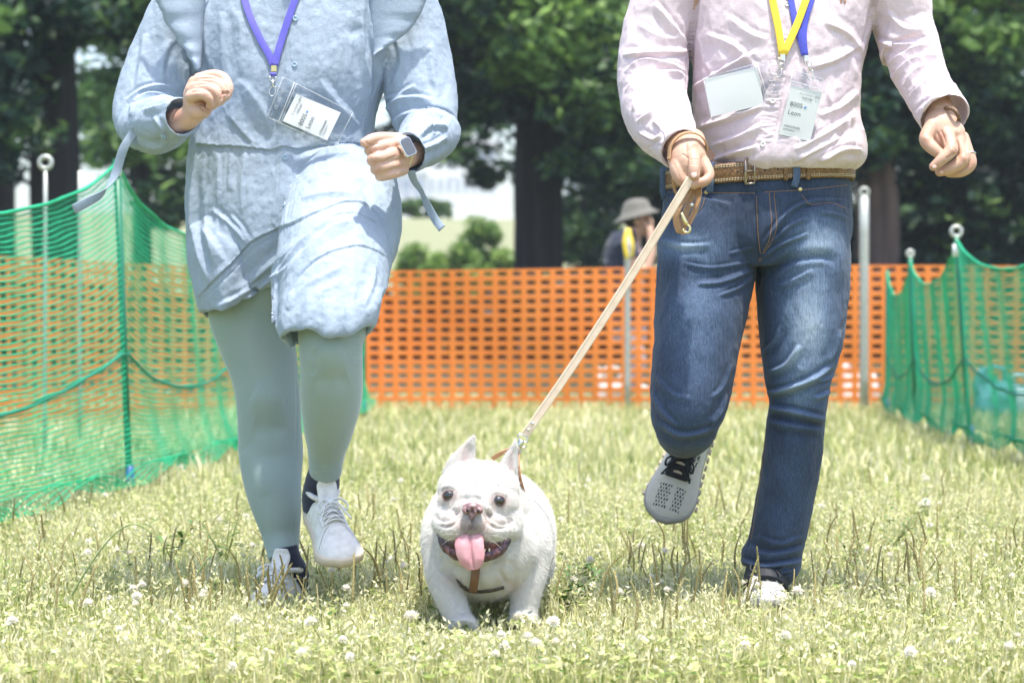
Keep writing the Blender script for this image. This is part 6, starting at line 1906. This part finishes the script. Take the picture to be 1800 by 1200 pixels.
# ------------------------------------------------------------------ the white bulldog
def fur_mat():
    m = MB('white_fur', rough=.75)
    a = m.attr('tone'); 
    m.color(a.outputs['Color'])
    m.bump(m.noise(500, 3, stretch=(1, 1, .3)), .35, .0015)
    m.b.inputs['Subsurface Weight'].default_value = .08
    m.b.inputs['Subsurface Radius'].default_value = (.006, .003, .002)
    m.b.inputs['Sheen Weight'].default_value = .25
    return m
FUR = fur_mat()
def dog():
    base = ground(860, 1100); base[2] = 0
    E = lambda px, py, y, r, rot=None: ellipsoid(P(px, py, y), r, rot, n=32, m=22)
    k = mper(4.78)
    H = [E(841, 862, 4.845, (.083, .080, .060)), E(840, 885, 4.82, (.083, .072, .055)),
         E(790, 912, 4.815, (.034, .050, .040)), E(893, 917, 4.83, (.032, .052, .040)),
         E(801, 925, 4.762, (.037, .042, .029)), E(862, 929, 4.767, (.038, .042, .029)), E(830, 915, 4.748, (.030, .036, .030)), E(831, 895, 4.758, (.034, .036, .022)),
         E(783, 919, 4.80, (.028, .045, .026)), E(888, 927, 4.81, (.028, .045, .026)),
         E(828, 975, 4.805, (.050, .050, .022)),
         # ears
         loft([R(808, 836, 4.865, 33, .014), R(812, 815, 4.862, 27, .012), R(820, 796, 4.86, 18, .009), R(828, 778, 4.858, 10, .006), R(834, 764, 4.857, 3, .004)], n=26, sub=5),
         loft([R(886, 850, 4.875, 24, .014), R(893, 825, 4.872, 19, .012), R(899, 803, 4.87, 13, .009), R(904, 785, 4.868, 6.5, .006), R(907, 771, 4.867, 2, .004)], n=26, sub=5),
         # neck and trunk
         E(852, 905, 4.92, (.098, .11, .105)),
         loft([R(846, 985, 4.80, 45, .045), R(848, 975, 4.84, 84, .085), R(852, 962, 4.90, 108, .112), R(857, 945, 4.99, 117, .132), R(862, 935, 5.08, 114, .136), R(868, 935, 5.17, 106, .125), R(873, 940, 5.26, 92, .112), R(876, 948, 5.33, 62, .08), R(876, 952, 5.36, 25, .035)], n=48, sub=4),
         E(780, 958, 4.90, (.042, .06, .068)), E(934, 965, 4.92, (.042, .06, .07)), E(845, 994, 4.85, (.072, .06, .045)),
         # front legs
         loft([R(781, 955, 4.89, 38, .050), R(781, 1000, 4.87, 35, .044), R(788, 1038, 4.85, 29, .035), R(799, 1068, 4.835, 25, .029), R(808, 1090, 4.825, 23, .027), R(814, 1106, 4.81, 29, .036), R(815, 1113, 4.80, 24, .034)], n=30, sub=4),
         loft([R(930, 965, 4.91, 40, .050), R(928, 1008, 4.895, 34, .042), R(924, 1042, 4.885, 28, .034), R(921, 1073, 4.88, 25, .029), R(919, 1095, 4.87, 29, .038), R(918, 1103, 4.865, 25, .036)], n=30, sub=4),
         # hind legs
         loft([R(818, 960, 5.22, 42, .07), R(812, 1000, 5.22, 34, .06), R(820, 1028, 5.28, 20, .03), R(824, 1050, 5.28, 17, .022), R(824, 1066, 5.25, 22, .035)], n=24, sub=4),
         loft([R(935, 955, 5.22, 40, .07), R(942, 1000, 5.22, 32, .06), R(930, 1028, 5.28, 20, .03), R(922, 1050, 5.28, 17, .022), R(920, 1066, 5.25, 22, .035)], n=24, sub=4),
         E(880, 915, 5.36, (.02, .03, .02))]
    V, F = remesh(H, .0022); V = smooth(V, F, 9)
    s = Sculpt(V, F); S_ = s.stroke
    hd = (4.6, 4.9)
    # facial folds
    for pts, w, a in (([(812, 884), (803, 900), (792, 911), (776, 914), (764, 906)], 2.6, -.0045), ([(816, 890), (808, 908), (798, 920), (784, 926), (770, 922)], 2.4, -.0038), ([(806, 882), (797, 897), (784, 905), (768, 900)], 3.2, .0030), ([(814, 896), (804, 914), (790, 921)], 3, .0026),
                      ([(848, 886), (857, 902), (868, 914), (886, 920), (903, 914)], 2.6, -.0045), ([(845, 892), (853, 908), (862, 921), (878, 928), (898, 924)], 2.4, -.0038), ([(853, 884), (863, 900), (880, 911), (900, 906)], 3.2, .0030), ([(849, 896), (858, 914), (872, 923)], 3, .0026),
                      ([(816, 876), (830, 879), (846, 877)], 3, -.003), ([(808, 870), (830, 868), (852, 872)], 5, .003), ([(778, 858), (792, 854), (806, 860)], 4, .0035), ([(862, 866), (878, 864), (892, 872)], 4, .0035), ([(835, 830), (838, 850), (836, 866)], 4, -.002),
                      ([(830, 908), (830, 922), (829, 932)], 1.8, -.004), ([(790, 890), (772, 886)], 3, -.0015), ([(890, 898), (908, 894)], 3, -.0015)):
        S_(pts, w * 1.15, a * 1.55, 'g', hd)
    # ear cups
    S_([(812, 830), (818, 805), (828, 780)], 9, -.005, 'g', (4.6, 4.9)); S_([(892, 840), (898, 812), (904, 786)], 5, -.004, 'g', (4.6, 4.9))
    # chest and shoulder muscles, skin folds
    for pts, w, a in (([(770, 1000), (790, 1010), (806, 1020)], 4, -.004), ([(890, 985), (905, 1000), (900, 1030)], 7, -.003), ([(800, 1000), (830, 1020), (870, 1015)], 14, .004), ([(905, 930), (930, 950), (940, 990)], 9, .004), ([(925, 870), (940, 910), (945, 960)], 8, -.002), ([(752, 930), (768, 950), (776, 980)], 9, .003), ([(875, 1000), (890, 1022), (905, 1032)], 4, -.004)):
        S_(pts, w, a, 'g')
    s.apply(); s.noise(.0012, (16, 16, 16), 3, 3); s.apply(); V = s.V; N = s.N; q = s.q
    col = np.tile(np.array([.52, .50, .47]), (len(V), 1))
    def blob(cx, cy, rx, ry, c, a, yr=(4.5, 4.95)):
        w = a * np.exp(-((q[:, 0] - cx) / rx) ** 2 - ((q[:, 1] - cy) / ry) ** 2) * (s.face > 0) * (V[:, 1] > yr[0]) * (V[:, 1] < yr[1])
        col[:] = col * (1 - w[:, None]) + np.array(c) * w[:, None]
    pink, dark = (.46, .31, .27), (.11, .075, .085)
    for c in ((790, 871), (876, 880)): blob(c[0], c[1], 16, 13, pink, .6); blob(c[0], c[1], 11.5, 9.5, (.10, .06, .06), .9)
    blob(830, 914, 14, 13, dark, .85); blob(829, 928, 24, 8, dark, .85); blob(806, 925, 14, 12, pink, .35); blob(856, 928, 14, 12, pink, .35); blob(812, 912, 8, 12, pink, .3); blob(852, 916, 10, 12, pink, .35)
    blob(818, 800, 9, 24, (.50, .36, .33), .55); blob(898, 812, 6, 24, (.50, .36, .33), .5)
    blob(795, 1018, 18, 9, pink, .4); blob(905, 1030, 20, 10, pink, .35); blob(885, 1018, 20, 8, pink, .25); blob(830, 860, 25, 8, pink, .12)
    for (a0, b0, a1, b1) in ((812, 884, 792, 911), (792, 911, 766, 907), (816, 892, 798, 920), (798, 920, 774, 924), (848, 886, 866, 913), (866, 913, 900, 915), (846, 894, 861, 920), (861, 920, 894, 925)):
        for t_ in (.15, .38, .62, .85): blob(a0 + (a1 - a0) * t_, b0 + (b1 - b0) * t_, 5, 3, pink, .30)
    for _ in range(14): blob(random.uniform(800, 860), random.uniform(925, 945), 2, 2, (.4, .33, .3), .3)
    d = mk('dog', V, F, FUR, origin=base, attrs={'tone': col})
    tag(d, 'white bulldog running with its mouth open and tongue hanging out', 'dog')
    bv = bvh_of(V, F)
    # short coat: fine hairs standing a little off the skin
    rng = np.random.default_rng(4); n = 60000
    fi = rng.integers(0, len(F), n); w = rng.random((n, 2)); a, b, c, e = (V[F[fi, j]] for j in range(4))
    p = (a * (1 - w[:, :1]) + b * w[:, :1]) * (1 - w[:, 1:]) + (e * (1 - w[:, :1]) + c * w[:, :1]) * w[:, 1:]
    nn = N[F[fi, 0]]
    flow = np.array([0, .5, -.7]) - nn * (nn @ np.array([0, .5, -.7]))[:, None] + rng.normal(0, .25, (n, 3))
    dirn = flow * .8 + nn * .40; dirn /= np.linalg.norm(dirn, axis=1)[:, None]
    L = (.005 + .005 * rng.random(n))[:, None]; sd = np.cross(dirn, nn); sd /= np.linalg.norm(sd, axis=1)[:, None] + 1e-9
    HV = np.stack([p - sd * .00035 - nn * .0003, p + sd * .00035 - nn * .0003, p + dirn * L], 1).reshape(-1, 3)
    o = mk('fur', HV, np.arange(n * 3).reshape(-1, 3), FUR, d, smooth=False, attrs={'tone': np.repeat(col[F[fi, 0]], 3, 0)}); o['kind'] = 'stuff'
    # eyes
    eye_m = new_mat('dog_eye', (.012, .010, .010), .04, Coat_Weight=1.0); lid = new_mat('eyelid', (.20, .12, .11), .5)
    for (ex, ey) in ((790, 871), (876, 880)):
        p, nrm = cast(bv, ex, ey)
        c = p + np.array([0, .0042, 0]); e = mk('eye', *ellipsoid(c, (.0122, .0112, .0112), n=28, m=18), eye_m, d)
        th = np.linspace(0, 2 * math.pi, 26, endpoint=False)
        rim = [P(ex + 11.8 * math.cos(t), ey + (9.4 if math.sin(t) < 0 else 9.4) * math.sin(t), p[1] + .0012 - .001 * math.sin(t)) for t in th]
        mk('eyelid', *tube(rim, .0017, n=8, closed=True), lid, e)
    # nose
    nm = MB('dog_nose', rough=.35); nm.color(nm.ramp(nm.noise(90, 3), [(.35, (.16, .09, .10)), (.65, (.34, .21, .21))])); nm.bump(nm.noise(800, 2), .5, .0006)
    y0 = cast(bv, 830, 895)[0][1] - .006
    NV, NF = remesh([E(830, 890, y0 + .004, (.0185, .012, .0085)), E(821, 896, y0, (.0105, .010, .0085)), E(840, 897, y0, (.0105, .010, .0085)), E(830, 904, y0 + .003, (.008, .009, .010))], .0011)
    NV = smooth(NV, NF, 2); t = Sculpt(NV, NF)
    for c in ((822, 897), (840, 898)): t.stroke([(c[0] - 1.5, c[1] - 2), (c[0] + 1.0, c[1] + 2)], 2.8, -.005, taper=False)
    t.stroke([(830.5, 890), (830.5, 910)], 1.2, -.002); t.apply()
    no = mk('nose', t.V, NF, nm, d)
    nos = new_mat('nostril', (.02, .012, .014), .5)
    for c in ((821.5, 897), (840, 898)):
        pp = P(c[0], c[1], y0 - .006); mk('nostril', *ellipsoid(pp, (.0030, .0030, .0038), n=14, m=10), nos, no)
    # mouth: dark cavity, gums, lower lip, tongue
    gum = MB('gum', rough=.3); gum.color(gum.ramp(gum.noise(60, 4), [(.35, (.035, .018, .024)), (.55, (.12, .040, .048)), (.72, (.34, .10, .10))])); gum.bump(gum.noise(220, 3), .8, .002)
    mo = mk('mouth', *E(831, 952, 4.776, (.064, .042, .030)), gum, d)
    lips = []
    lipc = [(771, 926, 4.80), (778, 944, 4.778), (790, 962, 4.762), (806, 974, 4.752), (830, 979, 4.748), (854, 976, 4.752), (874, 966, 4.765), (888, 950, 4.785), (895, 934, 4.805)]
    V2, F2 = tube(chainpx(lipc), [.005, .0105, .0135, .012, .010, .012, .0145, .0115, .006], n=14, sub=8)
    V2 = V2 + (fbm(V2 * 130, 3) * .0035)[:, None] * np.array([.5, -1, .6])
    lipm = MB('dark_lip', rough=.35); lipm.color(lipm.ramp(lipm.noise(85, 3), [(.38, (.035, .020, .028)), (.55, (.10, .045, .055)), (.68, (.30, .12, .12))])); mk('lip', V2, F2, lipm, mo)
    tm = MB('tongue', rough=.38); tm.color(tm.ramp(tm.noise(35, 4), [(.3, (.52, .24, .27)), (.7, (.62, .34, .36))])); tm.bump(tm.noise(900, 2), .4, .0008)
    tm.b.inputs['Subsurface Weight'].default_value = .15; tm.b.inputs['Subsurface Radius'].default_value = (.008, .003, .003)
    TV, TF = remesh([loft([R(826, 930, 4.765, 20, .010), R(826, 942, 4.735, 24, .010), R(825, 958, 4.722, 26, .0075), R(828, 975, 4.718, 25, .0065), R(831, 990, 4.717, 20, .0055), R(833, 1001, 4.718, 10, .004)], n=30, sub=6)], .0014)
    TV = smooth(TV, TF, 3); t = Sculpt(TV, TF); t.stroke([(826, 936), (827, 960), (830, 985), (834, 1004)], 2.6, -.0042, taper=False); t.stroke([(812, 945), (814, 970), (822, 992)], 7, .0018); t.stroke([(842, 945), (843, 970), (842, 992)], 7, .0018); t.noise(.0006, (60, 60, 60), 2, 2); t.apply()
    mk('tongue', t.V, TF, tm, d)
    # a few lower teeth
    for px_ in (852, 860): mk('tooth', *ellipsoid(P(px_, 966, 4.742), (.0022, .002, .0035), n=10, m=8), new_mat('ivory', (.75, .70, .58), .3), mo)
    # whiskers
    wh = new_mat('whisker', (.75, .73, .70), .4); ws = []
    for a_, b_, c_, d_ in ((800, 938, 768, 944), (804, 944, 776, 958), (808, 934, 774, 930), (860, 940, 894, 950), (856, 946, 884, 966), (862, 936, 898, 934)):
        p0 = cast(bv, a_, b_)[0]
        if p0 is None: continue
        p1 = P(c_, d_, p0[1] + .002); ws.append(tube([p0, (p0 + p1) / 2 + [0, -.006, .004], p1], [.0004, .0003, .0001], n=4, sub=3))
    o = mk('whiskers', *join(ws), wh, d); o['kind'] = 'stuff'
    # harness
    hl = leather('harness_leather', (.16, .075, .032), (.26, .13, .06), 500)
    hp = []
    def strap(pts, w, off=.004, m_=hl, nm_='harness_strap', side=None):
        a, n_ = strap_on(bv, pts, off); T = np.gradient(a, axis=0); sd = np.cross(T, n_) if side is None else np.tile(np.array(side, float), (len(a), 1))
        sd /= np.linalg.norm(sd, axis=1)[:, None]
        return mk(nm_, *ribbon(a, sd, w, .0026, sub=5), m_, d)
    strap([(835, 985, 4.79), (836, 1002, 4.785), (834, 1020, 4.785), (831, 1041, 4.80)], .017, side=(1, 0, 0))
    strap([(806, 1018), (816, 1030), (832, 1037), (860, 1036), (885, 1030)], .010, .003, leather('dark_strap', (.06, .045, .035), (.10, .07, .05), 500))
    tl = leather('collar_leather', (.46, .22, .10), (.58, .32, .16), 500)
    yN = 4.925
    strap([(912, 792, yN - .01), (911, 812, yN - .035), (913, 832, yN - .045), (916, 848, yN - .045), (921, 866, yN - .03)], .010, .003, tl, side=(.45, -.8, .1))
    strap([(908, 786, yN), (895, 790, yN - .01), (880, 797, yN - .015), (866, 806, yN - .005)], .009, .003, tl, side=(.2, -.4, .9))
    th = np.linspace(0, 2 * math.pi, 18, endpoint=False)
    mk('ring', *tube([P(912, 788, yN - .012) + .0075 * np.array([math.cos(t), 0, math.sin(t)]) for t in th], .0014, n=7, closed=True), METAL, d)
    return d
DOG = dog()

def leash():
    root = empty('leash', P(1214, 318, 4.90))
    A, B = P(1214, 314, 4.888), P(923, 764, 4.905)
    n = 10; pts = [A + (B - A) * t + np.array([0, 0, -.012 * math.sin(math.pi * t)]) for t in np.linspace(0, 1, n)]
    ax = (B - A) / np.linalg.norm(B - A); view = np.array([.15, -1, .12]); sd = np.cross(ax, view); sd /= np.linalg.norm(sd)
    o = mk('strap', *ribbon(pts, sd, .0170, .0036, sub=4), TANPALE, root, smooth=False)
    eg = [tube([q + sd * s_ * .0060 + np.array([.0003, -.0019, .0002]) for q in pts], .0006, n=5, sub=3) for s_ in (-1, 1)]
    for e_ in eg: mk('edge_crease', *e_, THREAD, root)
    nrm = np.cross(ax, sd); nrm = nrm if nrm[1] < 0 else -nrm
    for t in (.955, .98):
        mk('rivet', *ellipsoid(A + (B - A) * t + nrm * .0022, (.0038, .002, .0038), n=14, m=8), METAL, root)
    st = []
    # ring and snap hook at the dog's end
    th = np.linspace(0, 2 * math.pi, 24, endpoint=False)
    c = P(919, 770, 4.905)
    u = sd; v = ax
    mk('ring', *tube([c + .0115 * u * math.cos(t) + .006 * v * math.sin(t) for t in th], .0019, n=8, closed=True), METAL, root)
    p = [P(917, 773, 4.903), P(914, 782, 4.903), P(911, 790, 4.905)]
    mk('snap_hook', *join([tube(p, [.0055, .0065, .004], n=10, sub=3), tube([P(913, 787, 4.902), P(919, 785, 4.90), P(925, 785, 4.90)], .0014, n=7), tube([P(912, 789, 4.904), P(907, 794, 4.903), P(909, 801, 4.903), P(914, 797, 4.904), P(914, 790, 4.904)], .0018, n=7, sub=4)]), METAL, root)
    # wrist loop round the cuff
    w = [P(1176, 280, 4.915), P(1179, 258, 4.92), P(1192, 240, 4.918), P(1210, 233, 4.918), P(1228, 237, 4.92), P(1241, 252, 4.925), P(1241, 274, 4.94), P(1236, 290, 4.975), P(1208, 285, 5.01), P(1184, 290, 4.97)]
    w.append(w[0])
    C = np.mean(w[:-1], 0); axis = np.array([.25, -1, -.35]); axis /= np.linalg.norm(axis)
    mk('wrist_loop', *ribbon(w, np.tile(axis, (len(w), 1)), .0115, .003, sub=5), TAN, root, smooth=False)
    stt = []
    # spare end hanging below the fist: folded strap with buckle clip
    l1 = [P(1216, 322, 4.915), P(1205, 344, 4.91), P(1192, 366, 4.905), P(1189, 388, 4.905), P(1195, 409, 4.905), P(1200, 405, 4.915), P(1202, 385, 4.925), P(1212, 355, 4.93), P(1222, 326, 4.935)]
    mk('hanging_end', *ribbon(l1, np.tile(np.array([.8, -.55, -.3]), (len(l1), 1)), .0155, .003, sub=6), TAN, root, smooth=False)
    l2 = [P(1228, 322, 4.925), P(1228, 345, 4.92), P(1222, 368, 4.915), P(1213, 388, 4.915), P(1207, 398, 4.915)]
    mk('hanging_end', *ribbon(l2, np.tile(np.array([.75, -.55, .2]), (len(l2), 1)), .0135, .003, sub=5), TAN, root, smooth=False)
    l3 = [P(1183, 306, 4.94), P(1184, 322, 4.95), P(1188, 338, 4.95), P(1198, 344, 4.94)]
    mk('hanging_end', *ribbon(l3, np.tile(np.array([1, -.3, .1]), (len(l3), 1)), .0065, .003, sub=4), TAN, root)
    mk('rivet', *ellipsoid(P(1216, 360, 4.905), (.004, .002, .004), n=14, m=8), METAL, root)
    mk('snap_hook', *join([tube([P(1198, 374, 4.895), P(1203, 386, 4.893), P(1207, 394, 4.893)], [.003, .0045, .005], n=10, sub=3), tube([P(1207, 394, 4.892), P(1213, 400, 4.89), P(1211, 408, 4.89), P(1204, 408, 4.892), P(1200, 403, 4.893)], .0026, n=8, sub=4)]), BRASS, root)
    # edge stitching on the hanging end
    for t in np.linspace(.02, .5, 30):
        pass
    tag(root, 'pale tan leather leash stretched from the hand to the dog', 'leash')
leash()
# ------------------------------------------------------------------ onlooker behind the orange fence
def onlooker():
    y = 18.6
    base = P(1112, 600, y); base[2] = 0
    k = mper(y)
    hc = P(1121, 388, y)
    s = 1.0
    B = [ellipsoid(hc + np.array([0, 0, .02]), (.095, .078, .105)), ellipsoid(hc + np.array([.035, 0, -.05]), (.062, .06, .07)), ellipsoid(hc + np.array([.098, 0, -.015]), (.02, .012, .016)),
         ellipsoid(hc + np.array([-.012, -.078, -.01]), (.022, .012, .032)), ellipsoid(hc + np.array([-.012, .078, -.01]), (.022, .012, .032)),
         loft([R(1116, 400, y, 13, .06), R(1112, 425, y, 14, .065), R(1108, 440, y, 26, .15), R(1104, 480, y, 29, .16), R(1104, 540, y, 27, .14), R(1106, 590, y, 27, .14)], n=30),
         loft([R(1106, 580, y - .08, 17, .075), R(1118, 640, y - .09, 15, .065), R(1104, 690, y - .09, 11, .05), R(1106, 698, y - .09, 10, .05)], n=20), loft([R(1106, 580, y + .08, 17, .075), R(1112, 640, y + .09, 15, .065), R(1096, 692, y + .09, 11, .05)], n=20),
         loft([R(1106, 440, y - .17, 12, .05), R(1120, 470, y - .20, 11, .045), R(1138, 474, y - .20, 9, .038)], n=18, hint=(0, 1, 0)), loft([R(1137, 474, y - .20, 10, .038), R(1145, 440, y - .17, 9, .034), R(1143, 402, y - .12, 8, .028)], n=18, hint=(0, 1, 0))]
    # hand with separate fingers at the face
    for j in range(4):
        B.append(finger([P(1143, 404 - 0 * j, y - .12 + .022 * j), P(1146 - j * .2, 392, y - .12 + .022 * j), P(1142, 381, y - .115 + .022 * j)], [.013, .012, .010]))
    B.append(finger([P(1141, 404, y - .11), P(1136, 396, y - .11), P(1134, 389, y - .105)], [.014, .012, .010]))
    V, F = remesh(B, .007); V = smooth(V, F, 3)
    o = mk('person', V, F, SKIN2, origin=base)
    tag(o, 'blurred person in grey hat and dark shirt behind the orange fence, hand to face', 'person')
    T = [loft([R(1106, 403, y, 10, .07), R(1096, 412, y, 22, .15), R(1092, 440, y, 29, .18), R(1095, 480, y, 33, .18), R(1102, 540, y, 31, .165), R(1106, 578, y, 31, .16)], n=36, level=(0, 0, -1)), loft([R(1096, 424, y - .16, 15, .07), R(1112, 456, y - .19, 15, .07)], n=20, hint=(0, 1, 0)), loft([R(1106, 438, y + .16, 15, .07), R(1112, 466, y + .2, 15, .07)], n=20, hint=(0, 1, 0))]
    V, F = remesh(T, .008); V = smooth(V, F, 3); V += normals(V, F) * (fbm(V * 9, 3) * .008)[:, None]
    mk('shirt', V, F, fabric('dark_navy_cotton', (.022, .030, .055), (.014, .02, .04)), o)
    T = [loft([R(1106, 570, y, 31, .16), R(1106, 600, y, 30, .15)], n=30), loft([R(1107, 590, y - .08, 19, .09), R(1119, 640, y - .09, 17, .08), R(1105, 690, y - .09, 14, .065)], n=20), loft([R(1107, 590, y + .08, 19, .09), R(1113, 640, y + .09, 17, .08), R(1097, 690, y + .09, 14, .065)], n=20)]
    V, F = remesh(T, .008); V = smooth(V, F, 3)
    mk('trousers', V, F, fabric('grey_cotton', (.34, .33, .34), (.26, .25, .27)), o)
    for dy in (-.09, .09):
        c = P(1106, 700, y + dy); mk('shoe', *loft([(c[0] - .1, c[1], .05, .05, .045), (c[0], c[1], .06, .055, .05), (c[0] + .1, c[1], .05, .05, .045), (c[0] + .17, c[1], .035, .03, .03)], n=18, hint=(0, 1, 0), round_ends=True), new_mat('pale_shoe', (.6, .58, .55), .6), o)
    # bucket hat
    prof = [(0, .118), (.05, .112), (.085, .09), (.098, .05), (.108, .015), (.135, -.005), (.168, -.03), (.166, -.034), (.13, -.012), (.10, .0)]
    n = 32; V, F = [], []
    c = hc + np.array([-.01, 0, .055])
    for (r, z) in prof:
        for i in range(n):
            t = i * 2 * math.pi / n; V.append(c + np.array([r * math.cos(t) * 1.08, r * math.sin(t), z + .22 * 0 + (-.20 * r * (-math.cos(t)) * (-1)) * 0 + .28 * r * math.cos(t) * (1 if r > .1 else .3)]))
    for j in range(len(prof) - 1):
        for i in range(n):
            i2 = (i + 1) % n; F.append([j * n + i, j * n + i2, (j + 1) * n + i2, (j + 1) * n + i])
    mk('hat', V, F, fabric('olive_grey_cloth', (.15, .148, .125), (.11, .105, .09), weave=200), o)
    mk('hair', *ellipsoid(hc + np.array([-.02, 0, .01]), (.088, .085, .085)), new_mat('black_hair', (.02, .016, .014), .5), o)
onlooker()

# ------------------------------------------------------------------ thin haze added to lift the dark tones, even round the whole place
hz = bpy.data.materials.new('air'); hz.use_nodes = True
nt = hz.node_tree; nt.nodes.remove(nt.nodes['Principled BSDF'])
pv = nt.nodes.new('ShaderNodeVolumePrincipled'); pv.inputs['Color'].default_value = (.88, .95, 1.0, 1); pv.inputs['Density'].default_value = .0007
pv.inputs['Anisotropy'].default_value = .2
nt.links.new(pv.outputs[0], nt.nodes['Material Output'].inputs['Volume'])
o = mk('haze', *box((0, 200, 14), (438, 438, 32)), hz, smooth=False); tag(o, 'thin pale summer haze filling the air', 'haze', kind='stuff')
bpy.context.view_layer.update()
